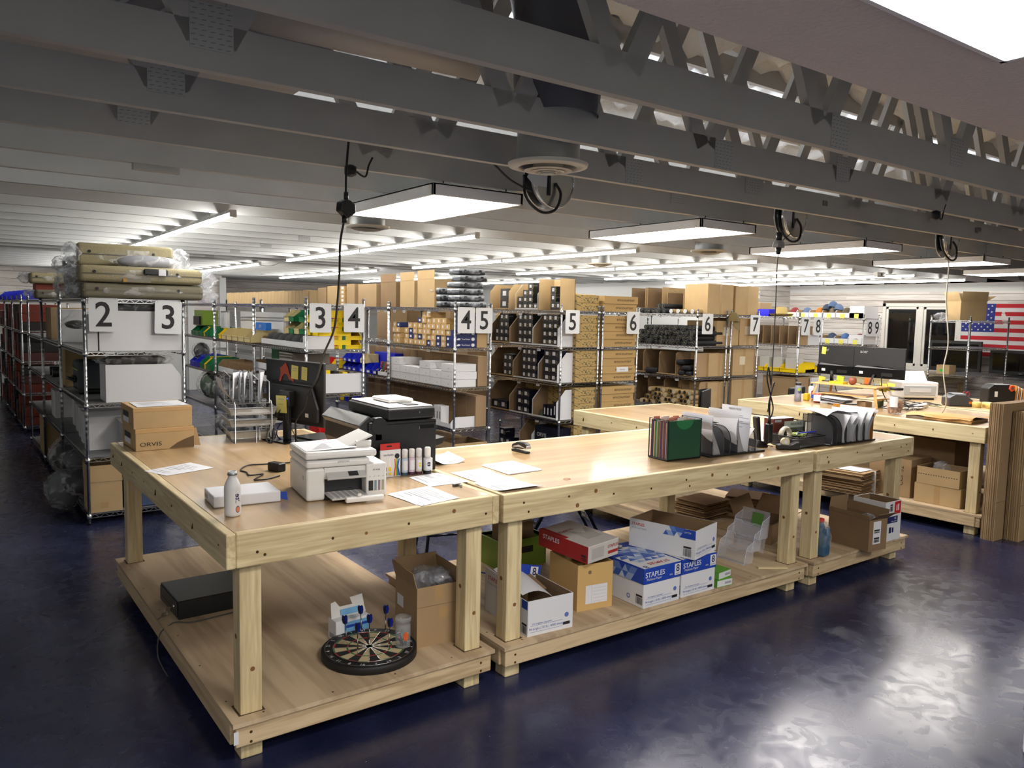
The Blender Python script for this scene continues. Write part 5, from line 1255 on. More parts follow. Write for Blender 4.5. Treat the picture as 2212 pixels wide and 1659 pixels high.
cord('black video cable with a blue plug from the right monitor', [(7.02, 1.36, 1.26), (6.98, 1.34, 1.22), (6.95, 1.30, 1.1), (6.92, 1.2, .98), (6.88, 1.1, .96)], .005)
tag(B().lathe([(.012,0),(.034,.012),(.040,.04),(.034,.07),(.008,.076)], 18, (6.80, 1.55, 1.163)).obj('apple', mat('apple_skin', '8a4a34', .4, noise=(9, .4))), 'reddish apple on the bamboo tray', 'apple')
tag(B().box(6.74, 6.83, 1.62, 1.78, 1.162, 1.185).obj('yellow_pad', mat('pad_yellow', 'd8b628', .6)), 'yellow pad on the bamboo tray by the apple', 'notepad')
# bottles, can, mug, tissues
t = thing('water_bottle', 'grey translucent water bottle with a black cap at the table corner', 'bottle', (6.55, 2.02, ZT))
B().lathe([(.030,0),(.036,.006),(.036,.16),(.031,.175)], 22, close=False).obj('body', film('smoke_plastic', '9aa0b4', .5, .15, True), t); B().lathe([(.033,.003),(.034,.08)], 20).obj('water', mat('water_grey', '7d7780', .1), t); B().cyl((0,0,.172), (0,0,.205), .031, 18).obj('cap', BLACK, t)
patch(.0368, -2.2, .13, .5, .018, mat('leaf_print', '8aa03a', .5), 'sticker', t); patch(.0368, -2.0, .105, .6, .016, NAVY, 'sticker', t)
t = thing('air_duster_can', 'white spray can with a black nozzle beside the water bottle', 'can', (6.85, 2.06, ZT))
B().lathe([(.028,0),(.030,.004),(.030,.14),(.018,.155)], 20).obj('can', WPL, t); B().cyl((0,0,.155),(0,0,.175), .014, 14).obj('nozzle', BLACK, t); B().cyl((0,0,.17), (.0,-.03,.195), .004, 8).obj('trigger', BLACK, t); patch(.0305, -2.1, .08, .5, .025, REDP, 'print', t)
t = thing('orange_mug', 'orange mug behind the paper pile on the far table', 'mug', (6.66, 1.86, ZT))
B().lathe([(.030,0),(.034,.004),(.036,.095),(.033,.096),(.031,.01)], 20, close=False).obj('cup', mat('mug_orange', 'b8431e', .35), t); B().tube(smooth([(-.034,.0,.075),(-.06,.0,.07),(-.06,.0,.03),(-.034,.0,.022)]), .005, 6).obj('handle', MATS['mug_orange'], t)
tag(B().box(6.72, 6.78, 2.02, 2.07, ZT, ZT+.075).obj('yellow_cup', MATS['pad_yellow'], None, .006), 'small yellow cup between the bottle and spray can', 'cup')
t = thing('paper_pile', 'heap of loose white paper and a blue printed sleeve by the mug', 'paper', (6.60, 1.55, ZT))
for i in range(4): B().grid(5, 5, lambda u, v, i=i: (.0+.26*u, .30*v-.02*i, .02+.014*i+.03*math.sin(2*u+i)*v+(.09*u*v if i == 3 else 0))).obj('crumpled_sheet', PAPER, t)
B().box(-.01, .10, .26, .33, .02, .085, rotz(.5)).obj('blue_sleeve', WHITE, t); B().box(-.012, .0, .25, .33, .05, .088, rotz(.5)).obj('blue_print', BLUEP, t)
tag(B().lathe([(.03,0),(.037,.004),(.036,.08),(.033,.082)], 18, (6.87, 1.28, ZT)).obj('green_cup', mat('dark_green_cup', '2c3a26', .4)), 'dark green cup below the bamboo tray', 'cup')
carton('small brown box next to the green cup', (6.74, 1.36, ZT), -.3, .09, .12, .05, CARDD)
# cable heap
rc = random.Random(11)
for i in range(9):
    x, y = 7.0+rc.uniform(-.25, .5), 1.05+rc.uniform(-.16, .22); pts = []
    for k_ in range(8): pts.append((x+rc.uniform(-.16, .16), y+rc.uniform(-.12, .12), ZT+.006+rc.uniform(0, .055)))
    cord('tangled %s cable in the heap between treat jar and grey printer, number %s' % (('black', 'white')[i in (3, 7)], ('one', 'two', 'three', 'four', 'five', 'six', 'seven', 'eight', 'nine')[i]), pts, .0045, WPL if i in (3, 7) else BLACK, group='tangled cable heap', n=5)
t = thing('power_strip', 'white power strip lying among the tangled cables', 'power strip', (7.0, .95, ZT), .2)
B().box(0, .36, 0, .05, .006, .045).obj('body', WPL, t, .006)
for i in range(5): B().box(.03+i*.062, .055+i*.062, .014, .036, .045, .0456).obj('socket', GREYP, t)
# grey printer, label printer, tape rolls, organiser on table six
t = thing('laser_printer', 'light grey laser printer with its lid raised, on the far right table', 'printer', (7.92, 1.62, ZT), -.62)
LG = mat('laser_grey', '9ba0a4', .4); LGL = mat('laser_light', 'c8cacc', .4)
B().box(0, .42, 0, .32, .02, .20).obj('body', LGL, t, .014, 3); B().box(.03, .39, -.006, .0, .05, .16).obj('front_door', LG, t, .003); B().box(.09, .33, -.010, -.006, .085, .13).obj('door_recess', mat('laser_mid', 'b4b8bc', .45), t)
B().box(.04, .38, .01, .3, .0, .02).obj('feet', BLACK, t); B().prism([(.04,0),(.38,0),(.36,.12),(.02,.12)], (0, .18, .205), X3, (0, .45, .9), Y3*.012).obj('raised_lid', mat('laser_lid', 'a6a8b4', .45), t)
t = thing('label_printer', 'dark grey label printer with an orange sticker', 'printer', (7.72, 1.00, ZT), -.75)
B().prism([(0,0),(.25,0),(.25,.06),(.17,.125),(.06,.125),(0,.085)], (0, 0, 0), X3, Z3, Y3*.2).obj('shell', mat('lp_grey', '3e4043', .4), t, .012, 2); B().box(.20, .235, -.002, 0, .03, .055).obj('orange_sticker', mat('orange_s', 'cc6a1e', .5), t); B().box(.05, .18, .03, .17, .125, .132).obj('lid_panel', mat('lp_light', '70747a', .35), t)
for i in range(4):
    tag(B().lathe([(.022,0),(.045,0),(.045,.055),(.022,.055)], 18, (7.90+.075*(i % 2)+.02*i, .80-.06*i, ZT)).obj('tape_roll', mat('yellow_tape', 'c9b76a', .35)), 'yellowish packing tape roll right of the label printer, %s from the left' % ('first', 'second', 'third', 'fourth')[i], 'tape', 'packing tape rolls')
t = thing('desk_organiser', 'black mesh organiser with an orange tape measure clipped on', 'desk organiser', (8.50, .95, ZT), -.6)
B().prism([(0,0),(.30,0),(.30,.16),(.24,.21),(.06,.21),(0,.16)], (0, 0, 0), X3, Z3, Y3*.16).obj('mesh_box', BLACK, t, .01, 2); decal(t, 'white_card', (.07, 0, .07), X3, Z3, .035, .06, WHITE)
B().prism([(0,.03),(.03,0),(.06,.02),(.065,.06),(.04,.075),(.01,.07)], (.22, -.02, .13), X3, Z3, Y3*.02).obj('tape_measure', mat('orange_case', 'cc4a22', .4), t, .004); B().cyl((.253,-.022,.168),(.253,-.02,.168), .014, 14).obj('tape_hub', STEEL, t)
for i in range(5): B().box(.31+i*.02, .315+i*.02, .0, .17, 0, .20-.01*i, roty(.06)).obj('upright_folder', PAPER if i % 2 else MATS['kraft_envelope'], t)
t = thing('scissors', 'red handled scissors standing left of the organiser', 'scissors', (8.36, 1.12, ZT+.02), -.6)
for s in (-1, 1): B().tube([(.02*s+.018*math.cos(a*.63), 0, .07+.026*math.sin(a*.63)) for a in range(11)], .005, 6).obj('handle_loop', mat('red_handle', '7a1c24', .4), t)
B().bar((.0,0,.045),(.012,0,-.015), .01, .003).obj('blade', STEEL, t)
# chair behind the far table
t = thing('office_chair', 'black office chair back peeking over the far table', 'chair', (6.35, 3.15, 0), .5)
B().grid(8, 6, lambda u, v: (-.22+.44*u, .05*math.cos(PI*(u-.5)), .62+.36*v)).obj('backrest', mat('chair_leather', '1e2126', .35), t)
B().box(-.24, .24, -.04, -.02, .60, .985).obj('backrest_shell', BLACK, t, .02, 3); B().box(-.25, .25, .0, .48, .44, .52).obj('seat', BLACK, t, .03, 3); B().cyl((0,.24,.1),(0,.24,.44), .03, 12).obj('column', STEEL, t)
for a in range(5): B().bar((0,.24,.10),(.28*math.cos(a*1.2566),.24+.28*math.sin(a*1.2566),.05), .04, .03).obj('base_arm', BLACK, t); B().cyl((.28*math.cos(a*1.2566)-.01,.24+.28*math.sin(a*1.2566),.03),(.28*math.cos(a*1.2566)+.01,.24+.28*math.sin(a*1.2566),.03), .03, 12).obj('castor', BLACK, t)
t = thing('office_chair', 'black office chair base behind the strapped carton bundle', 'chair', (8.2, 2.9, 0), .2)
for a in range(5): B().bar((0,0,.10),(.28*math.cos(a*1.2566),.28*math.sin(a*1.2566),.05), .04, .03).obj('base_arm', BLACK, t)
B().cyl((0,0,.1),(0,0,.44), .03, 12).obj('column', BLACK, t); B().box(-.25,.25,-.25,.25,.44,.52).obj('seat', BLACK, t, .03, 3); B().box(-.24,.24,.22,.26,.55,.95).obj('backrest', BLACK, t, .02, 3)
# trash can at the right edge
t = thing('trash_can', 'dark grey trash can with a black liner at the right edge', 'trash can', (3.12, -1.88, 0))
TC = mat('trash_grey', '38424a', .45)
B().lathe([(.20,0),(.205,.01),(.255,.66),(.265,.66),(.265,.70),(.255,.70)], 32, close=False).obj('barrel', TC, t)
B().grid(48, 6, lambda u, v: ((.268+.012*math.sin(u*60)*(1-v)-.03*v)*math.cos(2*PI*u), (.268+.012*math.sin(u*60)*(1-v)-.03*v)*math.sin(2*PI*u), .60+.125*math.sin(PI*.62*v)+.006*math.sin(u*90))).obj('liner', mat('black_liner', '0d0d0f', .2), t)
B().box(-.33, -.25, -.06, .06, .50, .60).obj('handle', TC, t, .02, 2)
tag(at(B().box(0, .05, 0, .05, 0, .14).obj('white_block', WHITE, None, .004), (2.86, -1.75, 0), .4), 'small white block on the floor by the trash can', 'block')
# ================================================================ CEILING FITTINGS
def vent(label, x, y, z, r=.18):
    t = thing('ceiling_vent', label, 'vent', (x, y, z), 0, 'round ceiling vents')
    CV = mat('vent_cream', 'c9c6bb', .45)
    B().lathe([(r,0),(r*.98,-.012),(r*.74,-.020),(r*.72,.0),(r*.72,.03)], 36, close=False).obj('flange', CV, t)
    for k_, f in enumerate((.60, .42, .24)): B().lathe([(r*f,-.030-.004*k_),(r*f*.82,-.034-.004*k_),(r*f*.62,-.012),(r*f*.6,.02)], 30, close=False).obj('cone', CV, t)
    B().lathe([(.001,-.045),(r*.2,-.043)], 20).obj('centre_disc', CV, t)
    B().lathe([(.001,.028),(r*.71,.03)], 30).obj('throat', BLACK, t)
    B().lathe([(r*.78,.0),(r*.78,.14)], 30, close=False).obj('collar', mat('galvanised', '9fa2a2', .4, metal=.5), t)
    return t
vent('round cream ceiling vent between the near joists', 1.36, -.20, 2.49)
vent('round ceiling vent left of the nearest panel light', 1.90, 2.86, 2.50)
vent('distant round ceiling vent above the encounter boxes', 5.9, 4.55, 2.49, .16)
vent('round ceiling vent half hidden behind the third panel light', 5.35, 2.30, 2.50)
tag(B().grid(24, 10, lambda u, v: ((.98+.30*v+(.17+.012*math.sin(v*50))*math.cos(2*PI*u)), -.62+.25*v+(.17+.012*math.sin(v*50))*math.sin(2*PI*u), 3.5-.85*v)).obj('flexible_duct', mat('duct_grey', '5a5a5e', .5, metal=.2, bump=(9, .8))), 'dark wrinkled flexible duct rising above the near vent', 'duct')
tag(B().cyl((-.15, .12, 3.05), (.95, -.28, 2.92), .16, 24).obj('round_duct', mat('duct_white', 'b6b2ad', .5)), 'pale round duct lying above the joists at upper left', 'duct')
t = thing('attic_panel_box', 'pale plywood box with ribs above the joists at upper left', 'attic box', (-.1, .05, 2.78))
B().box(-.6, .55, 0, .5, 0, .3).obj('box', mat('grey_board2', 'a4a3a2', .7), t)
for i in range(5): B().bar((-.55+i*.13, -.012, .0), (-.25+i*.13, -.012, .3), .02, .012).obj('rib', PAINTW, t)
def reel(label, x, y, z, rz):
    t = thing('cord_reel', label, 'cord reel', (x, y, z), rz, 'ceiling cord reels')
    B().cyl((0,-.03,0),(0,.0,0), .15, 32).obj('front_disc', mat('reel_steel', 'b8bab8', .28, metal=.9), t); B().cyl((0,.0,0),(0,.05,0), .10, 24).obj('drum', BLACK, t); B().cyl((0,.05,0),(0,.06,0), .15, 32).obj('rear_disc', MATS['reel_steel'], t)
    B().tube([(.15*math.cos(a*.1963), -.03, .15*math.sin(a*.1963)) for a in range(33)], .006, 6).obj('rim', CHROME, t)
    B().box(-.055, -.035, -.036, -.03, -.09, .12).obj('bracket', BLACK, t); B().box(-.12, -.06, -.033, -.031, -.05, .08).obj('data_label', WHITE, t)
    B().box(-.20, -.11, -.045, -.044, -.05, .05, roty(.6)).obj('warning_tag', WHITE, t)
    B().tube(smooth([(0,-.035,-.02),(.02,-.06,-.08),(-.04,-.08,-.17),(-.14,-.07,-.19),(-.22,-.04,-.12),(-.2,.0,.0)]), .008, 8).obj('cord_loop', BLACK, t)
    B().box(-.03, .03, -.24, .03, .05, .085).obj('mount', STEEL, t)
for i, (x, y) in enumerate(((1.86, .42), (4.03, .42), (6.28, .42))): reel(('round steel cord reel below the near vent', 'middle round steel cord reel holding the power brick cord', 'right round steel cord reel holding the white cord')[i], x, y, 2.555, .12)
cord('black cord running along the joists to the nearest cord reel', [(1.30, .40, 2.66), (1.45, .40, 2.60), (1.58, .40, 2.52), (1.70, .37, 2.47)], .006, name='extension_cord', group='cords hanging from the ceiling')
cord('white cord hanging from the right cord reel to the far table', [(6.2, .38, 2.42), (6.4, .5, 2.40), (6.58, .55, 2.36), (6.60, .56, 2.03), (6.61, .52, 1.65), (6.6, .54, 1.39), (6.61, .50, 1.1), (6.64, .56, .965)], .006, mat('white_cord', 'b5b0a4', .5), name='extension_cord', group='cords hanging from the ceiling')
t = thing('outlet_block', 'grey outlet block on the middle hanging cord', 'outlet', (3.66, .25, 2.30), .2)
B().prism([(-.05,0),(.05,.0),(.05,.03),(.03,.045),(-.03,.045),(-.05,.02)], (0, -.02, 0), X3, Z3, Y3*.04).obj('body', mat('outlet_grey', '8b8d8e', .5), t, .004); B().cyl((0,0,.045),(0,0,.10), .02, 12).obj('plug', BLACK, t); B().cyl((0,0,-.045),(0,0,0), .014, 12, r2=.02).obj('strain_relief', BLACK, t)
for i, (x, y, z) in enumerate(((.82, .72, 2.52), (4.35, -.42, 2.515))):
    t = thing('cable_coil', ('small coiled black plug behind the splitter', 'black plug tucked between the joists at right')[i], 'cable', (x, y, z))
    B().lathe([(.01,-.03),(.03,-.02),(.03,.02),(.01,.03)], 14).obj('plug_body', BLACK, t); B().tube(smooth([(.03,0,0),(.08,0,-.02),(.1,0,.04),(.12,0,.08)]), .005, 6).obj('lead', BLACK, t)
for i, (x, y0, y1, z) in enumerate(((2.95, 7.9, 9.1, 2.50), (4.97, 7.9, 9.1, 2.50), (6.95, 7.95, 9.1, 2.50), (.88, 7.9, 9.3, 2.50), (2.93, 14.0, 15.1, 2.49))):
    cord('thin white lead linking the tube lights of the %s row' % ('second', 'third', 'fourth', 'leftmost', 'second far')[i], [(x, y0, z), (x-.02, (y0*2+y1)/3, z-.05), (x, (y0+2*y1)/3, z-.04), (x, y1, z)], .004, WPL, group='leads between tube lights')
t = thing('exit_camera', 'small white device on the ceiling near the far tubes', 'ceiling device', (9.95, 3.15, 2.469)); B().box(0, .22, 0, .08, 0, .07).obj('case', WPL, t, .02, 2); B().cyl((.11,-.012,.035),(.11,0,.035), .02, 14).obj('lens', BLACK, t)
# ================================================================ SHELF CONTENTS
L0, L1, L2, L3, L4 = [z+.003 for z in LV]
NUM = ('first', 'second', 'third', 'fourth', 'fifth', 'sixth', 'seventh', 'eighth', 'ninth', 'tenth', 'eleventh', 'twelfth', 'thirteenth', 'fourteenth', 'fifteenth', 'sixteenth', 'seventeenth', 'eighteenth', 'nineteenth', 'twentieth', 'twenty-first', 'twenty-second', 'twenty-third', 'twenty-fourth', 'twenty-fifth', 'twenty-sixth')
LEV = {0: 'bottom shelf', 1: 'second shelf', 2: 'middle shelf', 3: 'fourth shelf', 4: 'top shelf'}
LW = lambda i: LEV[i]
def cbin(label, x, y0, y1, z, dep=.40, h=.30, fh=.03, m=None, inner=None, cut=.35, group='open fronted shelf bins', name='shelf_bin'):
    """open fronted bin facing -x; sides have a slanted front corner"""
    t = thing(name, label, 'bin', (x, y0, z), 0, group); m = m or WHITE; inner = inner or CARDI; W_ = y1-y0
    prof = [(0,0),(dep,0),(dep,h),(h*cut*.9,h),(0,h*(1-cut))]
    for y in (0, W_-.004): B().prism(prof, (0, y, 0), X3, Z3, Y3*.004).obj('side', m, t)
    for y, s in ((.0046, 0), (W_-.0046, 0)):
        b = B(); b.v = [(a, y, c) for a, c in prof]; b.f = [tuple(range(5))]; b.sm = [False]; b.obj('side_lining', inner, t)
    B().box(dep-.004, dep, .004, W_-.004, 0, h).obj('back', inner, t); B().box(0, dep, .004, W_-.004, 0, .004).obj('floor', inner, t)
    B().box(0, .004, .004, W_-.004, 0, fh).obj('front_lip', m, t)
    return t
_bx = {}
def pbox(label, loc, dims, m, name='box', cat='box', group=None, tagm=None, tagsize=(.45, .5), tagpos=(.5, .55), face='x', rz=0, bev=.0015, extra=None):
    """plain product box; label patch on -x face (face='x') or -y face"""
    key = (tuple(round(v, 3) for v in dims), m.name)
    if key not in _bx: _bx[key] = B().box(0, dims[0], 0, dims[1], 0, dims[2]).mesh('carton', m)
    t = thing(name, label, cat, loc, rz, group); link('carton', _bx[key], t)
    if tagm:
        k2 = (key, tagm.name, tagsize, tagpos, face)
        if k2 not in _bx:
            if face == 'x':
                w, h = dims[1], dims[2]; o = Vector((0, w*(tagpos[0]+tagsize[0]/2), h*(tagpos[1]-tagsize[1]/2))); u = Vector((0,-1,0))
            else:
                w, h = dims[0], dims[2]; o = Vector((w*(tagpos[0]-tagsize[0]/2), 0, h*(tagpos[1]-tagsize[1]/2))); u = X3
            n = u.cross(Z3)*.0008
            _bx[k2] = B().quad(o+n, o+u*w*tagsize[0]+n, o+u*w*tagsize[0]+Z3*h*tagsize[1]+n, o+Z3*h*tagsize[1]+n).mesh('label', tagm)
        link('label', _bx[k2], t)
    if extra: extra(t)
    return t
REEL = mat('reel_box_black', '16171a', .4); REELN = mat('reel_box_navy', '0d1020', .35); GOLD = mat('gold_ring', '9a8c5a', .5)
ringm = B().tube([(-.001, .02*math.cos(a*.5236), .02*math.sin(a*.5236)) for a in range(13)], .002, 4).mesh('ring_print', GOLD)
def reelbox(label, y, z, dims=(.12, .105, .098), x=5.02, group='black reel boxes', m=None):
    t = pbox(label, (x, y, z), dims, m or REEL, 'reel_box', 'box', group, PAPER, (.42, .45), (.52, .55))
    o = link('ring_print', ringm, t); o.location = (0, dims[1]*.10, dims[2]*.45); o.scale = (1, .8, 1)
    if dims[0] > .2 or random.random() < .3: text(t, 'ORVIS', .018, (dims[0]*.3, 0, dims[2]*.6), X3, Z3, mat('silver_print', '8e9298', .5), sx=1.3)
    return t
# price tags on shelf rims
def tags(x, ys, zs, grp, nm):
    me = B().quad((0,.035,-.028),(0,-.035,-.028),(0,-.035,.0),(0,.035,.0)).mesh('price_tag', PAPER); ml = B().quad((-.0006,.025,-.02),(-.0006,-.025,-.02),(-.0006,-.025,-.009),(-.0006,.025,-.009)).mesh('print', GREYP)
    for iz, z in enumerate(zs):
        for iy, y in enumerate(ys[iz] if isinstance(ys[0], (list, tuple)) else ys):
            t = thing('price_tag', 'price tag %s, %s rim from the top, %s from the aisle' % (nm, NUM[iz], NUM[iy]), 'tag', (x-.012, y, z-.035), 0, grp); link('tag_plate', me, t); link('print', ml, t)
tags(5.0, (5.55, 5.0, 4.6), (L4-.003, L3-.003, L2-.003, L1-.003), 'shelf tags', 'under the black reel boxes')
tags(7.36, (5.1, 4.85, 4.5), (L4-.003, L3-.003, L2-.003), 'shelf tags', 'under the rod tubes')
tags(3.54, (6.05, 5.85, 5.6, 5.35, 4.75), (L4-.003, L3-.003), 'shelf tags', 'under the tan boxes')
# ---------------------------------------------------------------- row five-six: reel boxes
bi = 0
for lev, z, spans, h in ((3, L3, ((5.25, 5.70), (4.75, 5.24), (4.25, 4.74)), .36), (2, L2, ((5.16, 5.70), (4.62, 5.15), (4.24, 4.61)), .36), (1, L1, ((5.22, 5.70), (4.72, 5.21), (4.24, 4.71)), .36)):
    for i, (a, b_) in enumerate(spans): cbin('white fronted cardboard bin of black reel boxes, %s bin from the aisle, %s' % (NUM[2-i], LW(lev)), 5.0, a, b_, z, .5, h, .022, WHITE if i else CARD2, CARDI, .42, 'reel box bins')
def fill(lev, y0, cols, rows, z, dims, bn, xo=0, skip=(), m=None):
    for c in range(cols):
        for r in range(rows):
            if (c, r) in skip: continue
            reelbox('black reel box in the %s, %s row up, %s from the aisle, %s' % (bn, NUM[r], NUM[c], LW(lev)), y0+c*(dims[1]+.003), z+.004+r*(dims[2]+.002), dims, 5.02+xo, m=m)
D1 = (.12, .100, .094)
fill(3, 5.30, 3, 4, L3, D1, 'far bin', skip=((2, 2), (2, 3)))
fill(3, 4.78, 3, 4, L3, D1, 'middle bin', skip=((2, 3),) if False else ()); fill(3, 4.27, 3, 4, L3, D1, 'near bin', .0)
fill(2, 5.20, 2, 3, L2, D1, 'far bin'); fill(2, 4.68, 3, 4, L2, D1, 'middle bin', m=REELN); fill(2, 4.27, 2, 4, L2, (.16, .13, .094), 'near bin', m=REELN)
fill(1, 5.30, 2, 1, L1, (.16, .17, .12), 'far bin', m=REELN); fill(1, 4.82, 2, 3, L1, (.16, .13, .10), 'middle bin', m=REELN)
for i in range(4): pbox('upright dark blue reel box, %s from the aisle, on the second shelf up' % NUM[i], (5.03, 4.28+i*.065, L1+.004), (.16, .058, .16+.05*(i == 0)), REELN, 'reel_box', 'box', 'upright dark blue reel boxes', PAPER, (.4, .5), (.5, .5))
tag(at(B().grid(14, 8, lambda u, v: (.07*math.cos(2*PI*u)*math.cos(PI/2*v), .075*math.sin(2*PI*u)*math.cos(PI/2*v), .095*math.sin(PI/2*v))).obj('reel_pouch', mat('olive_pouch', '3f4838', .7)), (5.10, 4.60, L1+.004)), 'domed olive reel pouch on the second shelf up', 'pouch')
fill(0, 5.20, 2, 2, L0, (.16, .13, .11), 'bottom bin', m=REELN, skip=((0, 1),)); cbin('white bin on the bottom shelf below the reel boxes', 5.0, 4.72, 4.98, L0, .5, .40, .02, WHITE, CARDI, .42, 'reel box bins')
pbox('dark navy carton with white lettering on the bottom shelf', (5.02, 4.24, L0), (.4, .44, .36), REELN, 'navy_carton', 'box', None, extra=lambda t: text(t, 'ORVIS', .07, (0, .30, .25), (0,-1,0), Z3, WHITE))
# top shelf of five-six
cbin('tan open bin with two large reel boxes on the top shelf', 5.0, 5.28, 5.72, L4, .5, .33, .02, CARD2, CARD2, .3, 'top shelf bins'); cbin('tan open bin of stacked reel boxes behind a white side', 5.0, 4.66, 5.14, L4, .5, .33, .02, WHITE, CARD2, .4, 'top shelf bins')
for i in range(2): reelbox('large black reel box in the far top bin, %s' % ('lower', 'upper')[i], 5.31, L4+.004+i*.135, (.25, .19, .132))
for c, n in ((0, 1), (1, 4), (2, 3), (3, 2)):
    for r in range(n): reelbox('black reel box in the top middle bin, %s row up, %s from the aisle' % (NUM[r], NUM[c]), 4.68+c*.108, L4+.004+r*.082, (.12, .10, .08))
o = carton('tall open tan carton on the top shelf above sign five', (5.0, 4.22, L4), 0, .23, .42, .375, CARD2, CARD2, name='tall_open_carton')
for ch in list(o.children):
    if ch.name.startswith(('body', 'seam')): bpy.data.objects.remove(ch)
for p in ((0,.23,0,.006,0,.375),(0,.23,.414,.42,0,.375),(.224,.23,0,.42,0,.375)): B().box(*p).obj('wall', CARD2, o)
for r in range(3): reelbox('black reel box in the tall top carton, %s from the bottom' % NUM[r], 4.33, L4+.006+r*.094, (.12, .10, .09))
reelbox('second black reel box at the foot of the tall top carton', 4.235, L4+.006, (.12, .09, .09))
# end face: bin side plus leaf print boxes; encounter boxes
def leaf_mat():
    m = mat('leaf_print_card', 'a08654', .8); nt = m.node_tree; b = nt.nodes['Principled BSDF']
    tc = nt.nodes.new('ShaderNodeTexCoord'); mp = nt.nodes.new('ShaderNodeMapping'); mp.inputs['Rotation'].default_value = (0, .8, .5); mp.inputs['Scale'].default_value = (30, 30, 70)
    n = nt.nodes.new('ShaderNodeTexNoise'); n.inputs['Scale'].default_value = 1.0; n.inputs['Detail'].default_value = 1
    r = nt.nodes.new('ShaderNodeValToRGB'); r.color_ramp.interpolation = 'CONSTANT'; r.color_ramp.elements[0].color = (*srgb('a08654'), 1); r.color_ramp.elements[1].position = .60; r.color_ramp.elements[1].color = (*srgb('4a4a36'), 1)
    nt.links.new(tc.outputs['Object'], mp.inputs['Vector']); nt.links.new(mp.outputs['Vector'], n.inputs['Vector']); nt.links.new(n.outputs['Fac'], r.inputs['Fac']); nt.links.new(r.outputs['Color'], b.inputs['Base Color']); return m
LEAF = leaf_mat(); ENC = mat('encounter_card', 'a98a58', .8)
BR = mat('brown_ink2', '4e4024', .8)
for lev, z, n in ((4, L4, 2), (3, L3, 4), (2, L2, 4), (1, L1, 4), (0, L0, 4)):
    for i in range(n):
        pbox('leaf printed brown box, %s from the bottom of the %s stack' % (NUM[i], LW(lev)), (5.235, 4.185, z+i*.097), (.345, 1.0, .094), LEAF, 'leaf_print_box', 'box', 'leaf printed boxes')
        pbox('long brown encounter box, %s from the bottom of the %s stack' % (NUM[i], LW(lev)), (5.655+.012*(i % 2), 4.19-.01*(i % 2), z+i*.097), (.565, 1.0, .094), ENC, 'encounter_box', 'box', 'encounter boxes', extra=lambda t: text(t, 'encounter', .05, (.36, 0, .05), X3, Z3, BR, sx=1.45, bold=.01))
decal(None, 'note_label', (5.90, 4.178, L2+.115), X3, Z3, .20, .06, PAPER); tag(bpy.data.objects['note_label'], 'white handwritten label on an encounter box', 'label'); text(bpy.data.objects['note_label'], 'Handle', .03, (6.0, 4.177, L2+.145), X3, Z3, GREYP)
# ---------------------------------------------------------------- row six-seven: rod tubes
TUBEB = mat('tube_black', '101114', .7, bump=(90, .2)); STR = mat('yellow_strap', '6a6848', .6); KHAKI = mat('khaki_cloth', '9a8258', .85, bump=(60, .3))
tb = B().cyl((0,0,0),(.56,0,0), .036, 14).mesh('tube_body', TUBEB); te = B().cyl((-.006,0,0),(0,0,0), .033, 14).mesh('end_cap', mat('tube_end', '1b1c20', .5)); ts = B().bar((-.012,-.022,0),(-.012,.022,0), .008, .006).mesh('strap', STR); tp = B().tube([(-.008, .033*math.cos(a*.5236), .033*math.sin(a*.5236)) for a in range(13)], .0022, 4).mesh('piping', mat('grey_pipe', '54585c', .5))
rr = random.Random(21); k_ = 0
for r in range(4):
    for c in range(15):
        y = 4.24+c*.0735+(.036 if r % 2 else 0); z = L3+.038+r*.066
        if y > 5.66 or (r == 3 and c > 12): continue
        t = thing('rod_tube', 'black rod tube, %s row up, %s from the aisle, fourth shelf up' % (NUM[r], NUM[c]), 'rod tube', (7.385+rr.uniform(-.03, .03), y, z), 0, 'black rod tubes')
        link('tube_body', tb, t); link('end_cap', te, t); s = link('strap', ts, t); s.rotation_euler = (rr.uniform(-1.5, 1.5), 0, 0); link('piping', tp, t)
for c in range(9):
    t = thing('rod_tube', 'black rod tube lying on the top shelf, %s from the aisle' % NUM[c], 'rod tube', (7.42+rr.uniform(-.03, .03), 4.86+(c % 7)*.075+(.035 if c > 6 else 0), L4+.038+(.066 if c > 6 else 0)), 0, 'black rod tubes')
    link('tube_body', tb, t); link('end_cap', te, t); s = link('strap', ts, t); s.rotation_euler = (rr.uniform(-1.5, 1.5), 0, 0); link('piping', tp, t)
t2 = B().cyl((0,0,0),(.5,0,0), .03, 14).mesh('tube_body', KHAKI); t2e = B().cyl((-.02,0,0),(0,0,0), .032, 14).mesh('metal_cap', CHROME)
for c in range(4):
    t = thing('metal_capped_tube', 'khaki tube with a shiny metal cap on the top shelf, %s from the aisle' % NUM[c], 'rod tube', (7.40, 4.30+c*.13, L4+.033), 0, 'metal capped tubes'); link('tube_body', t2, t); link('metal_cap', t2e, t)
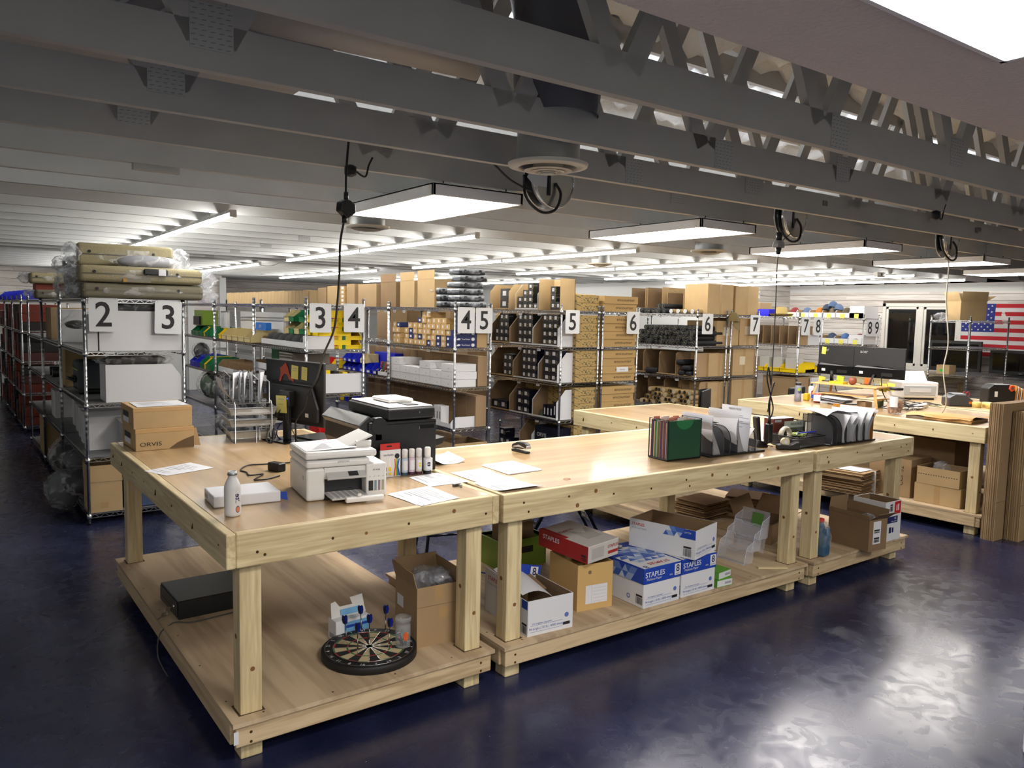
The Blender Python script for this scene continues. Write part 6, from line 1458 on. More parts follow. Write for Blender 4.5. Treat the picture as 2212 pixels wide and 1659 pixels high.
# khaki rolls with dark open ends on the second shelf
t3 = B().cyl((0,0,0),(.5,0,0), .034, 12).mesh('roll_body', KHAKI); t3e = B().cyl((-.003,0,0),(0,0,0), .024, 12).mesh('roll_mouth', BLACK); t3r = B().cyl((-.0015,0,0),(0,0,0), .033, 12).mesh('roll_rim', mat('pale_rim', 'b5a98c', .6))
for r in range(4):
    for c in range(13-r):
        y = 4.26+c*.078+(.04 if r % 2 else 0)
        if y > 5.64: continue
        t = thing('cloth_roll', 'khaki cloth rod sleeve, %s row up, %s from the aisle, second shelf up' % (NUM[r], NUM[c]), 'rod sleeve', (7.38+rr.uniform(-.05, .05), y, L1+.04+r*.062), rr.uniform(-.12, .12), 'khaki rod sleeves')
        link('roll_body', t3, t); e_ = link('roll_mouth' if c % 3 else 'roll_rim', t3e if c % 3 else t3r, t)
for i, y in enumerate((4.24, 4.58, 4.90, 5.22)):
    cbin('brown cubby carton, %s from the aisle, behind the rod cases on the middle shelf' % NUM[i], 7.40, y, y+.31, L2, .5, .33, .02, CARD, CARDI, .1, 'brown cubby cartons')
    cbin('brown cubby carton, %s from the aisle, behind the khaki sleeves' % NUM[i], 7.52, y, y+.31, L1, .4, .38, .02, CARD, CARDI, .1, 'brown cubby cartons')
for i, (y, z, w) in enumerate(((4.28, 0, .12), (4.41, 0, .12), (4.30, .075, .16), (4.42, .15, .14), (4.93, 0, .22))):
    o = B().box(0, .45, 0, w, 0, .068).obj('rod_case', mat('case_navy', '12141c', .75), None, .025, 3); at(o, (7.38, y, L2+.008+z), .05*i-.1); tag(o, 'soft black rod case, %s in the cubbies on the middle shelf' % NUM[i], 'rod case', 'soft black rod cases')
# cartons around row six-seven
def cart(label, x0, x1, y0, dep, z0, z1, m=CARD2, tape=2, **k): return carton(label, (x0, y0, z0), 0, x1-x0, dep, z1-z0, m, tape=tape, group='brown stock cartons', **k)
o = cart('big tan carton with torn tape on the top shelf above the olive cap', 7.57, 8.11, 4.20, .42, L4, 2.295)
cart('tan carton with torn white tape on the top shelf above sign seven', 8.16, 8.66, 4.20, .45, L4, 2.29)
for i, (x0, x1, y, z) in enumerate(((7.40, 7.85, 4.44, 2.27), (7.42, 7.80, 4.86, 2.24), (7.42, 7.8, 5.2, 2.24))):
    cbin('empty brown carton on its side above the rod tubes, %s from the aisle' % NUM[i], x0+.16, y+(.2 if i else .19), y+.50, L4+(.08 if i else 0), .5, .30, .0, CARD2, CARDI, .02, 'cartons above the rod tubes')
for i, a in enumerate(((7.80, 8.27, L3, 1.79, 'tan carton beside the rod tubes below the olive cap'), (8.29, 8.67, L3, 1.835, 'tall taped carton behind sign seven'), (7.66, 8.10, L2, 1.335, 'tan carton end right of the rod cases'), (8.17, 8.67, L2, 1.40, 'taped tan carton on the middle shelf below sign seven'), (7.66, 8.12, L1, .93, 'tan carton end right of the khaki sleeves'), (8.17, 8.67, L1, .968, 'taped tan carton on the second shelf below sign seven'))):
    o = cart(a[4], a[0], a[1], 4.21, .55, a[2], a[3]); 
    if i in (0, 1, 3): decal(o, 'torn_label', ((a[1]-a[0])*.3, 0, (a[3]-a[2])*.4), X3, Z3, .12, .12, mat('torn_tape', 'c9bda6', .3))
for i, (x0, z0, z1) in enumerate(((6.42, L4, 2.16), (6.78, L4, 2.14))): carton('yellowish carton on a top shelf behind the encounter boxes, %s' % ('left', 'right')[i], (x0, 6.0, z0), 0, .34, .4, z1-z0, mat('carton_yellow', 'b8923e', .8), group='yellowish cartons')
t = thing('hanging_cap', 'olive baseball cap hanging from the shelf between signs six and seven', 'cap', (8.0, 4.10, 1.70))
CAPM = mat('olive_cloth', '6b5c3a', .9)
B().grid(14, 8, lambda u, v: (.085*math.cos(2*PI*u)*math.cos(PI/2*v), .075*math.sin(2*PI*u)*math.cos(PI/2*v)-.01, .09+.13*math.sin(PI/2*v))).obj('crown', CAPM, t)
B().grid(8, 5, lambda u, v: (-.075+.15*u, -.05-.05*math.sin(PI*u)*v, .10-.14*v*math.sin(PI*(.15+.7*u)))).obj('brim', CAPM, t); B().tube([(0,0,.22),(.0,.02,.26)], .003, 5).obj('strap', BLACK, t)
# ---------------------------------------------------------------- row four-five: battery boxes and white boxes
TANB = mat('tan_box', 'b0905e', .75); NAVB = mat('navy_box', '141f54', .45)
OV = B().cyl((0,-.0008,0),(0,0,0), 1, 18).mesh('oval_print', PAPER)
def navy(label, x, y, z, L=.27, h=.062, d=.10):
    t = pbox(label, (x, y, z), (L, d, h), NAVB, 'navy_battery_box', 'box', 'navy battery boxes')
    o = link('oval_print', OV, t); o.location = (L*.84, -.0002, h*.5); o.scale = (.022, 1, .018)
    text(t, 'True Rotary', .022, (L*.5, 0, h*.5), X3, Z3, PAPER, bold=.01); B().prism([(0,.005),(.02,.0),(.045,.004),(.05,.018),(.028,.024),(.012,.018)], (L*.06, -.0008, h*.3), X3, Z3, Y3*.0006).obj('fish_print', PAPER, t)
for i in range(3): navy('long navy battery box at the shelf end, %s from the bottom' % NUM[i], 3.55, 4.20, L3+i*.064)
for i in range(3): navy('long navy battery box behind sign four, %s from the bottom' % NUM[i+3], 3.60, 4.20, L3+(i+3)*.064)
r5 = random.Random(31)
hs = (4, 5, 5, 5, 6, 6, 5, 4, 4, 3, 0, 4, 4)
for c, n in enumerate(hs):
    y = 4.31+c*.108
    for r in range(n):
        if r5.random() < .12: pbox('navy ended small box, column %s from the aisle, %s row up, fourth shelf' % (NUM[c], NUM[r]), (3.555, y, L3+r*.064), (.2, .100, .061), NAVB, 'small_box', 'box', 'small tan stock boxes', PAPER, (.4, .4), (.5, .5))
        else: pbox('small tan box, column %s from the aisle, %s row up, fourth shelf' % (NUM[c], NUM[r]), (3.545+r5.uniform(0, .02), y, L3+r*.064), (.2, .104, .062), TANB, 'small_box', 'box', 'small tan stock boxes', PAPER, (.22, .5), (.55, .5))
carton('brown carton at the shelf end below sign five', (3.83, 4.20, L3), 0, .13, .3, .2, CARD2, group='brown stock cartons')
WBX = mat('white_box', 'd4d4d6', .5)
for c in range(6):
    for r in range(2 + (1 if c in (0, 2, 5) else 0)):
        dz = .085; L_ = .245
        pbox('flat white box, stack %s from the aisle, %s from the bottom, middle shelf' % (NUM[c], NUM[r]), (3.535, 4.22+c*.25, L2+r*dz), (.31 if c or r == 1 else .30, L_, dz-.003), WBX, 'white_box', 'box', 'flat white boxes', GREYP, (.08, .12), (.35, .4), bev=.001)
def line_cartons(tag_, n, x, y0, dy, z, h, dep, m=None, vary=.0):
    r = random.Random(n)
    for i in range(n): carton('brown carton in the upright row %s, %s from the aisle' % (tag_, NUM[i]), (x, y0+i*dy, z), 0, dep, dy-.004, h-r.uniform(0, vary), m or CARD, group='upright carton row '+tag_)
line_cartons('behind the white boxes', 14, 3.86, 4.22, .20, L2, .335, .125, mat('carton_grey', '947a5c', .85))
line_cartons('behind the shelf of boxed parts', 14, 3.84, 4.22, .20, L1, .34, .14, MATS['carton_grey'])
carton('open brown carton at the bottom of the shelf end', (3.56, 4.2, L0), 0, .42, .4, .30, CARD2, open_=True, group='brown stock cartons'); carton('brown carton end beside it on the bottom shelf', (3.56, 4.7, L0), 0, .4, .5, .3, CARD, group='brown stock cartons')
# top of row four-five
ROW45 = [wire_unit('chrome wire shelving by signs four and five, %s unit from the aisle end' % NUM[2+i], 3.49-.02*i, 3.95-.02*i, 4.17+(2+i)*1.56, UL) for i in range(4)]
for i in range(26): carton('thin brown carton in the long top shelf row, %s from the near end' % NUM[i], (3.44, 8.30+i*.165, L4), 0, .34, .158, .235-.004*(i % 3), CARD2, group='long row of thin cartons')
for i, (y, w, h, x, m) in enumerate(((8.0, .26, .22, 3.46, CARD2), (7.62, .30, .26, 3.46, CARD), (7.22, .34, .28, 3.46, CARD2), (6.72, .26, .30, 3.50, CARD), (6.05, .55, .29, 3.50, CARD), (5.55, .42, .30, 3.52, CARDD), (5.12, .36, .31, 3.54, CARD2), (4.68, .40, .32, 3.56, CARD2))):
    carton('tan top shelf carton left of the bagged cases, %s from the far end' % NUM[i], (x, y, L4), 0, .32, w, h, m, open_=i > 3, flaps={'l': (.0, .10)} if i > 4 else {}, group='top shelf cartons left of the bagged cases')
for i in range(5): pbox('small orange edged box in the top shelf stack, %s up' % NUM[i], (3.47, 6.98, L4+i*.055), (.2, .14, .052), TANB, 'small_box', 'box', 'orange edged top shelf boxes', PAPER, (.5, .6), (.5, .5))
# bagged tackle cases
def bagged(label, x, y, z, w=.30, d=.24, h=.062, seed=1, grp='bagged clear cases'):
    t = thing('bagged_case', label, 'case', (x, y, z), (seed % 5-2)*.06, grp)
    B().box(0, w, 0, d, .004, h*.55).obj('tray', mat('case_dark', '2c3036', .4), t, .012, 2); B().box(0, w, 0, d, h*.55, h*.95).obj('lid', mat('case_clear', 'b4bac0', .25), t, .014, 2)
    for q in (.2, .75): B().box(w*q, w*q+.03, -.008, .004, h*.30, h*.80).obj('latch', BLACK, t)
    bag(t, (w*.5, d*.5, h*.5), (w*.57, d*.58, h*.62), 'plastic_bag', FILM2, seed, 12, .07)
for i in range(6): bagged('clear bagged tackle case in the tall stack above sign four, %s from the bottom' % NUM[i], 3.60-.008*(i % 3), 4.19+.01*(i % 2), L4+i*.071, .33, .24, .068, i+1)
for i in range(3): bagged('clear bagged tackle case left of the tall stack, %s' % ('lower', 'middle', 'upper')[i], 3.58, 4.58+.02*i, L4+i*.075, .25, .24, .072, i+11)
bagged('clear bagged case lying farthest left of the tall stack', 3.58, 4.92, L4, .25, .3, .07, 17); bagged('blue grey bagged case right of the tall stack', 3.86, 4.5, L4, .20, .22, .2, 18)
# lower shelves of four-five: mixed bins
for i, (y, m) in enumerate(((6.92, BLU), (6.76, BLU), (6.60, BLU), (6.44, BEI))):
    pass
def stack_bin(label, x, y, z, w=.105, d=.2, h=.085, m=BLU, face='x', grp='plastic stacking bins', lab=True):
    """plastic stacking bin with a sloped open front; front towards -x (face x) or -y"""
    t = thing('stacking_bin', label, 'bin', (x, y, z), 0 if face == 'x' else PI/2, grp)
    key = ('sb', round(w, 3), round(d, 3), round(h, 3), m.name)
    if key not in _bx:
        b = B(); p = [(0,0),(d,0),(d,h),(d*.28,h),(.0,h*.42)]
        for yy in (0, w-.003): b.prism(p, (0, yy, 0), X3, Z3, Y3*.003)
        b.box(0, d, 0, w, 0, .003); b.box(d-.003, d, 0, w, 0, h); b.box(0, .003, 0, w, 0, h*.42); b.box(-.006, .004, .004, w-.004, h*.36, h*.44); b.box(d*.2, d, -.004, 0, h-.008, h); b.box(d*.2, d, w, w+.004, h-.008, h)
        for yy in (-.0015, w): b.box(d*.45, d*.85, yy, yy+.0015, h*.3, h*.7)
        _bx[key] = b.mesh('shell', m)
    link('shell', _bx[key], t)
    if lab:
        kl = ('sbl', round(w, 3), round(h, 3))
        if kl not in _bx: _bx[kl] = B().quad((-.0008, w*.72, h*.08), (-.0008, w*.28, h*.08), (-.0008, w*.28, h*.34), (-.0008, w*.72, h*.34)).mesh('label', PAPER)
        link('label', _bx[kl], t)
    return t
for c in range(3):
    for r in range(2): stack_bin('blue stacking bin, %s from the left, %s row, behind the monitor' % (NUM[2-c], ('lower', 'upper')[r]), 3.53, 6.72+c*.155, L2+r*.115, .15, .22, .11, BLU)
stack_bin('beige stacking bin on top of the blue ones', 3.53, 6.45, L2+.12, .15, .2, .12, BEI); 
for c in range(3): stack_bin('blue stacking bin in the lower right run, %s from the aisle' % NUM[c], 3.53, 6.06+c*.2, L2, .18, .22, .13, BLU)
pbox('large blue plastic tote behind the blue stacking bins', (3.74, 6.0, L2+.02), (.2, .6, .25), BLU, 'blue_tote', 'bin')
for i in range(8):
    o = at(B().prism([(-.05,0),(.05,0),(.045,.10),(.02,.17),(-.02,.17),(-.045,.10)], (0, 0, 0), X3, Z3, Y3*.035).obj('glove', mat('glove_%d' % (i % 3), ('2a2c30', '8c2a24', '3a4a3a')[i % 3], .8), None, .012, 2), (3.62, 5.76+i*.045, L2), .1*i)
    tag(o, 'dark packaged glove standing right of the blue bins, %s from the aisle' % NUM[i], 'glove', 'packaged gloves')
for i in range(3): cbin('small white open bin below the gloves, %s from the aisle' % NUM[i], 3.53, 5.74+i*.13, 5.86+i*.13, L2, .25, .075, .05, WHITE, CARDI, .3, 'small white bins')
for i, (m, y) in enumerate(((RED, 7.45), (RED, 7.63), (RED, 7.81), (RED, 7.99), (YEL, 7.28))): stack_bin('%s stacking bin in the run left of the blue bins, %s from the aisle' % (('red', 'yellow')[m is YEL], NUM[(i+1) % 5]), 3.47, y, L2, .165, .22, .12, m)
cbin('white bin with clear packets on the second shelf by the printer', 3.53, 4.24, 4.70, L1, .42, .12, .05, WHITE, CARDI, .5, 'small white bins')
for i in range(3): pbox('white packaged part standing in the white bin, %s' % NUM[i], (3.56, 4.50+.06*i, L1+.006), (.10, .05, .21), WBX, 'white_packet', 'box', 'white packets', INK, (.3, .4), (.5, .5))
for i, (y, m) in enumerate(((5.0, CARD2), (5.22, CARDD), (5.5, BLU), (5.95, CARD), (6.3, MATS['white_card']))): pbox('mixed small carton on the second shelf, %s from the aisle' % NUM[i], (3.56, y, L1), (.24, .18, .09+.03*(i % 2)), m, 'small_carton', 'box', 'mixed small cartons')
for i in range(9):
    pbox('%s packet heaped behind the black printer, %s from the aisle' % (('blue', 'yellow', 'black')[i % 3], NUM[i]), (3.58, 6.5+i*.11, L1), (.12, .07, .07+.03*(i % 2)), (BLU, YEL, BLACK)[i % 3], 'tool_packet', 'packet', 'coloured tool packets', rz=.2*(i % 4)-.3)
# ---------------------------------------------------------------- row three-four: stacking bins
for c, (m, n) in enumerate(((RED, 4), (BLU, 4))):
    for r in range(n): stack_bin('%s stacking bin in the stack between signs three and four, %s up' % (('red', 'blue')[c], NUM[r]), 2.22-.055*c, 4.22, L3+r*.088, .052 if c else .06, .3, .09, m, 'y', lab=False).rotation_euler = (0, 0, PI/2)
for r in range(4):
    stack_bin('wide yellow stacking bin below sign four, %s up' % NUM[r], 2.465, 4.215, L3+r*.088, .165, .3, .09, YEL, 'y', lab=False)
    stack_bin('narrow green stacking bin between the yellow ones, %s up' % NUM[r], 2.295, 4.215, L3+r*.088, .03, .3, .09, GRN, 'y', lab=False)
    stack_bin('narrow yellow stacking bin right of the red stack, %s up' % NUM[r], 2.262, 4.215, L3+r*.088, .035, .3, .09, YEL, 'y', lab=False)
for i, (y, m, n) in enumerate(((4.22, YEL, 3), (4.42, YEL, 3), (4.60, GRN, 3), (4.74, BEI, 2), (4.90, GRN, 3), (5.04, BEI, 3))):
    for r in range(n): stack_bin('%s bin stacked left of sign three, column %s from the aisle, %s up' % ({'yellow_bin': 'yellow', 'green_bin': 'green', 'beige_bin': 'beige'}[m.name], NUM[i], NUM[r]), 2.02, y, L3+(.0 if n == 3 else .0)+r*.125, .15, .34, .125, m, lab=False)
cbin('long white open bin of dark gear at the shelf end below sign three', 1.89, 4.20, 5.55, L3, .14, .085, .06, WHITE, CARDI, .3, 'long white trays')
pbox('white cut out box at the shelf end below sign three', (1.90, 4.19, L3), (.27, .12, .125), WBX, 'white_tray_end', 'box')
for i in range(6): at(tag(B().grid(10, 6, lambda u, v, i=i: (.08*math.cos(2*PI*u)*math.cos(PI/2*v), .12*math.sin(2*PI*u)*math.cos(PI/2*v)*(1+.2*math.sin(5*u*6+i)), .07*math.sin(PI/2*v))).obj('folded_garment', mat('charcoal_cloth', '2c2d30', .9)), 'dark folded garment in the long white tray, %s from the aisle' % NUM[i], 'garment', 'dark gear in the white tray'), (1.97, 4.36+i*.2, L3+.06))
for i, (y, m, w) in enumerate(((5.66, BEI, .22), (5.90, BEI, .22), (6.14, BEI, .22), (6.38, BEI, .20), (6.62, BEI, .18), (6.82, YEL, .12), (6.96, GRN, .14), (7.55, GRN, .16), (7.73, YEL, .06), (7.82, GRN, .20), (8.04, GRN, .2), (8.26, GRN, .2))):
    stack_bin('%s stacking bin on the fourth shelf of the bin aisle, %s from the aisle end' % ({'yellow_bin': 'yellow', 'green_bin': 'green', 'beige_bin': 'beige'}[m.name], NUM[i]), 1.80-.0+.03*(i > 6), y, L3, w, .3, .13, m, lab=False)
pbox('grey white panel standing behind the beige bins', (2.10, 5.45, L3), (.03, 1.6, .34), WBX, 'display_board', 'board'); pbox('grey white sheet at the panel end', (1.95, 7.06, L3), (.02, .33, .34), WBX, 'white_sheet', 'panel')
pbox('bright blue package in front of the white panel', (1.94, 5.55, L3+.14), (.06, .36, .085), mat('sky_blue', '1f6fc8', .4), 'blue_package', 'packet', None, extra=lambda t: text(t, 'DRY', .05, (0, .2, .042), (0,-1,0), Z3, WHITE))
t = thing('lime_carton', 'lime green display carton in the far bin aisle', 'box', (1.86, 7.95, L3+.14)); B().box(0, .2, 0, .45, 0, .20).obj('body', GC, t); B().box(-.03, .0, .08, .38, 0, .12).obj('black_insert', BLACK, t)
for i, (y, m, w) in enumerate(((7.40, GRN, .25), (7.66, YEL, .08), (7.76, GRN, .22), (8.0, BLU, .25), (8.26, BLU, .25))): stack_bin('%s stacking bin on the middle shelf of the bin aisle, %s from the aisle end' % ({'yellow_bin': 'yellow', 'green_bin': 'green', 'blue_bin': 'blue'}[m.name], NUM[i]), 1.82, y, L2, w, .36, .16, m, lab=False)
cbin('white partitioned tray on the middle shelf of the bin aisle', 1.88, 5.90, 7.28, L2, .34, .15, .07, WHITE, CARDI, .4, 'long white trays')
for i in range(4): pbox('brown divider in the white partitioned tray, %s from the aisle' % NUM[i], (1.92, 6.35+.2*i, L2+.01), (.3, .02, .13), CARDI, 'divider', 'divider', 'tray dividers')
for i in range(4): cbin('white front small tray stacked below sign three, %s up' % NUM[i], 1.89, 5.35, 5.82, L1+.02+.19*i if i < 2 else L2+.02+.13*(i-2), .3, .09, .07, WHITE, CARDI, .2, 'small white trays')
pbox('grey carton on the middle shelf below the white tray', (1.95, 4.75, L2), (.4, .40, .36), mat('grey_carton', '8a857c', .8), 'grey_carton', 'box'); pbox('green tote behind the trays on the middle shelf', (2.05, 5.2, L2+.22), (.3, .5, .16), GRN, 'green_tote', 'bin')
carton('white open carton with yellow tools at the shelf end behind the printer', (2.02, 4.19, L2), 0, .44, .4, .19, WHITE, open_=True, group='white shelf end cartons')
for i in range(4): pbox('yellow tool handle sticking out of the white carton, %s' % NUM[i], (2.10+.09*i, 4.24, L2+.10), (.05, .1, .12-.01*i), YEL if i % 2 == 0 else BLACK, 'tool', 'tool', 'tools in the white carton')
pbox('grey hood shaped part in the white carton', (2.08, 4.35, L2+.12), (.18, .15, .15), mat('grey_part', '77736e', .5), 'grey_part', 'part')
for i in range(7): pbox('small red bin on the middle shelf behind sign three, %s from the aisle' % NUM[i], (2.36, 5.2+.14*i, L2), (.1, .13, .10), RED, 'small_red_bin', 'bin', 'small red bins')
stack_bin('red bin at the shelf end behind the black printer', 2.24, 4.21, L1, .2, .3, .13, RED, 'y', lab=False); 
# wavy grey waders and bags hanging low in the bin aisle
for i, (y, z, r) in enumerate(((6.3, .78, (.16, .3, .16)), (7.1, .80, (.16, .3, .18)), (7.9, .785, (.16, .3, .2)), (8.4, 1.22, (.12, .2, .12)), (6.9, .37, (.2, .5, .14)))):
    t = thing('wader_bundle', 'bagged grey wader bundle in the bin aisle, %s from the aisle end' % NUM[i], 'bag', (1.95, y, z), 0, 'bagged wader bundles')
    B().grid(20, 12, lambda u, v, r=r: (r[0]*.85*math.cos(2*PI*u)*math.sin(PI*v), r[1]*.85*math.sin(2*PI*u)*math.sin(PI*v), r[2]*.85*math.cos(PI*v)*(1+.1*math.sin(9*u*6)))).obj('folded_cloth', mat('wader_%d' % (i % 3), ('3c4044', '56585a', '2f4a2c')[i % 3], .85), t); bag(t, (0,0,0), r, 'plastic_bag', FILM, 50+i, 14, .1)
# ---------------------------------------------------------------- row two-three: white bins, cases, cooler
def wbin(label, x0, x1, y, z, h, dep, cutx, group='white end cartons'):
    t = thing('white_stock_bin', label, 'bin', (x0, y, z), 0, group); w = x1-x0
    B().prism([(0,0),(w,0),(w,h*(1-cutx)),(w-cutx*h*.7,h),(0,h)], (0,0,0), X3, Z3, Y3*.005).obj('front_panel', WBX, t); B().box(0,.005,.005,dep,0,h).obj('left_panel', WBX, t); B().box(w-.005,w,.005,dep,0,h*(1-cutx)).obj('right_panel', WBX, t)
    B().prism([(0,0),(w,0),(w,h*(1-cutx)),(w-cutx*h*.7,h),(0,h)], (0,dep,0), X3, Z3, Y3*.005).obj('rear_panel', WBX, t); B().box(.005,w-.005,.005,dep,0,.004).obj('floor', CARDI, t)
    return t
wbin('large white bin with clipped corner behind signs two and three', .13, .765, 4.20, L3, .335, .33, .25); wbin('white bin left of the large one behind sign two', .045, .12, 4.21, L3, .30, .3, .0)
wbin('large white bin with a sloping right corner on the middle shelf', .17, .775, 4.20, L2, .315, .33, .40); 
for i, (y, h) in enumerate(((4.55, .29), (4.98, .29), (5.35, .28), (5.75, .27), (6.2, .27))): 
    t = wbin('narrow white bin on the second shelf, %s from the aisle end' % NUM[i], .06+.02*i, .50, y, L1, h, .15, .0, 'narrow white bins')
t = thing('clear_tote', 'frosted clear tote behind the boot boxes', 'bin', (.30, 4.22, L1)); B().prism([(.02,0),(.28,0),(.30,.27),(0,.27)], (0,0,0), X3, Z3, Y3*.3).obj('tub', film('frosted', 'dfe0e6', .6, .4, True), t); B().box(-.01,.31,-.01,.31,.265,.285).obj('rim', WPL, t); B().box(.03,.27,.03,.27,.02,.2).obj('contents', mat('dark_red_cloth', '5c2830', .9), t)
def garment_bag(label, x, y, z, r, seed, c='1d2026', grp='bagged garments'):
    t = thing('bagged_garment', label, 'bag', (x, y, z), 0, grp)
    B().grid(20, 10, lambda u, v: (r[0]*.86*math.cos(2*PI*u)*math.sin(PI*v), r[1]*.86*math.sin(2*PI*u)*math.sin(PI*v), r[2]*.86*math.cos(PI*v)*(1+.12*math.sin(7*u*6)))).obj('garment', mat('cloth_'+c, c, .85), t); bag(t, (0,0,0), r, 'plastic_bag', FILM, seed, 16, .08)
garment_bag('black garments in clear bags on the large white bin behind the signs', .45, 4.36, L3+.355, (.30, .15, .065), 61)
garment_bag('bagged dark camouflage garments on the middle shelf bin', .42, 4.36, L2+.345, (.30, .15, .06), 62, '2a2622')
garment_bag('grey bagged garment stack on the bottom shelf, upper', .10, 5.05, L0+.32, (.20, .22, .09), 63, '4a4c52'); garment_bag('dark navy bagged jacket spilling from the bottom shelf', .06, 4.75, L0+.16, (.22, .26, .12), 64, '15182a'); garment_bag('clear bag drooping to the floor from the bottom shelf', -.10, 4.80, .19, (.15, .14, .18), 65, '5a5e66'); garment_bag('bagged grey jacket at the far end of the bottom shelf', .10, 6.0, L0+.2, (.22, .25, .2), 66, '34363a')
garment_bag('black sleeve poking out on the fourth shelf', .05, 5.0, L3+.20, (.10, .34, .04), 67, '1b1c1e')
o = carton('open brown carton on the bottom shelf below signs two and three', (.02, 4.20, L0), .0, .255, .30, .255, CARD2, open_=True, flaps={'f': (-.02, .14), 'l': (.02, .14), 'b': (.02, .15), 'r': (.2, .13)}); decal(o, 'patch', (.09, 0, .03), X3, Z3, .06, .05, MATS['packing_tape'])
t = thing('blue_tote', 'grey blue tote on the bottom shelf right of the carton', 'bin', (.32, 4.22, L0)); B().box(0,.3,0,.4,0,.35).obj('tub', mat('tote_blue', '3a4a66', .5), t, .01); B().box(-.01,.31,-.01,.41,.35,.37).obj('rim', MATS['tote_blue'], t, .004)
for i in range(5): pbox('red and teal packet under the second shelf, %s' % NUM[i], (.33+.056*i, 4.25, L0+.371), (.05, .2, .045), (RED, mat('teal', '2a7a8a', .5), REDP, MATS['teal'] if 'teal' in MATS else BLU, BLU)[i], 'soft_packet', 'packet', 'coloured packets above the tote')
# cooler bag
t = thing('cooler_bag', 'dark grey soft cooler bag with a lime stripe on the middle shelf', 'cooler', (.05, 4.95, L2)); CG = mat('cooler_grey', '3a4044', .7)
B().box(0,.34,0,.42,0,.30).obj('body', CG, t, .04, 3); B().box(-.006,0,.03,.39,.215,.225).obj('lime_stripe', mat('lime_line', '8fae2e', .5), t); B().box(-.03,0,.13,.29,.10,.16).obj('buckle_panel', BLACK, t, .01); B().tube(smooth([(-.01,.08,.12),(-.06,.12,.14),(-.06,.28,.14),(-.01,.34,.12)]), .012, 6).obj('handle', BLACK, t); B().box(.0,.34,.0,.42,-.001,.07).obj('base_panel', BLACK, t, .02)
for i, (y, x, w, d, h, z, m, lab) in enumerate(((5.75, .06, .35, .55, .385, L2, CARD2, 'tall tan carton on the middle shelf beyond the cooler bag'), (6.75, .05, .4, .6, .34, L3, CARD, 'brown carton on the fourth shelf far along the left row'), (5.95, .06, .5, .5, .33, L3, WBX, 'white carton on the fourth shelf along the left row'), (7.3, .0, .4, .5, .42, L0, CARD2, 'tan carton on the bottom shelf far along the left row'), (6.9, .08, .5, .4, .30, L1, WBX, 'white carton on the second shelf far along the left row'), (5.2, .3, .4, .5, .30, L3, WBX, 'white carton behind the black sleeve'))):
    carton(lab, (x-.02*(y-4.2), y, z), 0, w, d, h, m, group='left row cartons')
for i, y in enumerate((5.9, 6.2)): at(tag(B().cyl((0,0,0),(.3,0,0), .05, 16).obj('black_roll', BLACK), 'short black roll on the middle shelf past the tall carton, %s' % ('near', 'far')[i], 'roll', 'short black rolls'), (.02, 7.0+i*.3, L2+.05))
# clear bagged khaki rod cases on top of row two-three
KH = mat('khaki_case', '8f8668', .75, bump=(80, .2)); KHD = mat('khaki_dark', '5b5648', .75)
def rod_case(label, x, y, z, L, d, h, rz, m, seed, tilt=0, logo=False):
    t = thing('bagged_rod_case', label, 'case', (x, y, z), rz, 'bagged khaki rod cases'); t.rotation_euler = (tilt, 0, rz)
    B().box(0, L, 0, d, 0, h).obj('shell', m, t, min(d, h)*.28, 4); B().box(.01, L-.01, -.002, d+.002, h*.5-.006, h*.5+.006).obj('zip_band', KHD, t)
    for q in (.12, .78): B().cyl((L*q, -.006, h*.62), (L*q, 0, h*.62), .012, 12).obj('snap', BLACK, t)
    if logo:
        B().box(L*.34, L*.56, -.004, 0, h*.05, h*.38).obj('label_patch', mat('patch_grey', '7a7668', .7), t); B().box(L*.34, L*.37, -.005, -.004, h*.05, h*.38).obj('label_edge', mat('ochre', 'a8863a', .6), t); text(t, 'ORVIS', h*.22, (L*.47, -.0045, h*.2), (-1,0,0), (0,0,-1), PAPER, sx=1.3, lift=-.001)
        B().box(L*.5, L*.7, -.03, .0, h*.5, h*.9).obj('handle', BLACK, t, .01); B().box(L*.62, L*.68, -.034, -.03, h*.5, h*.9).obj('hang_tag', PAPER, t)
    bag(t, (L*.5, d*.5, h*.5), (L*.53, d*.56, h*.60), 'plastic_bag', FILM, seed, 20, .05)
    bag(t, (-.04, d*.4, h*.5), (.06, .08, h*.5), 'bag_end', FILM2, seed+1, 10, .3); bag(t, (L+.05, d*.4, h*.4), (.08, .08, h*.55), 'bag_end', FILM2, seed+2, 10, .3)
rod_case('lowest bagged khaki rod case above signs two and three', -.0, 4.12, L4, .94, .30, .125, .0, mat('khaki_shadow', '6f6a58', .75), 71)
rod_case('middle bagged khaki rod case with an upside down maker patch', -.02, 4.10, L4+.13, .95, .30, .135, .0, KH, 74, logo=True)
rod_case('upper bagged khaki rod case standing on edge', .0, 4.32, L4+.27, .74, .09, .185, -.0, KH, 77)
garment_bag('crumpled clear bags of grey straps heaped on the khaki cases', .50, 4.22, L4+.31, (.26, .09, .06), 80, '8a8c94')
rod_case('bagged khaki case lying endways left of the stack', -.02, 4.62, L4, .30, .6, .25, .0, mat('khaki_mid', '77725e', .75), 83)
rod_case('small rolled khaki case on top of the endways one', .0, 5.0, L4+.24, .30, .5, .14, .0, KHD, 86)
rod_case('far bagged khaki case with a rust strap', -.16, 7.1, L4+.17, .55, .3, .12, .0, KH, 89); rod_case('far dark bagged case below the rust strapped one', -.12, 7.0, L4, .6, .3, .10, .0, KHD, 92)
pbox('rust red flat box between the far bagged cases', (-.10, 7.2, L4+.1), (.55, .4, .07), mat('rust_box', '7a3426', .7), 'rust_box', 'box')
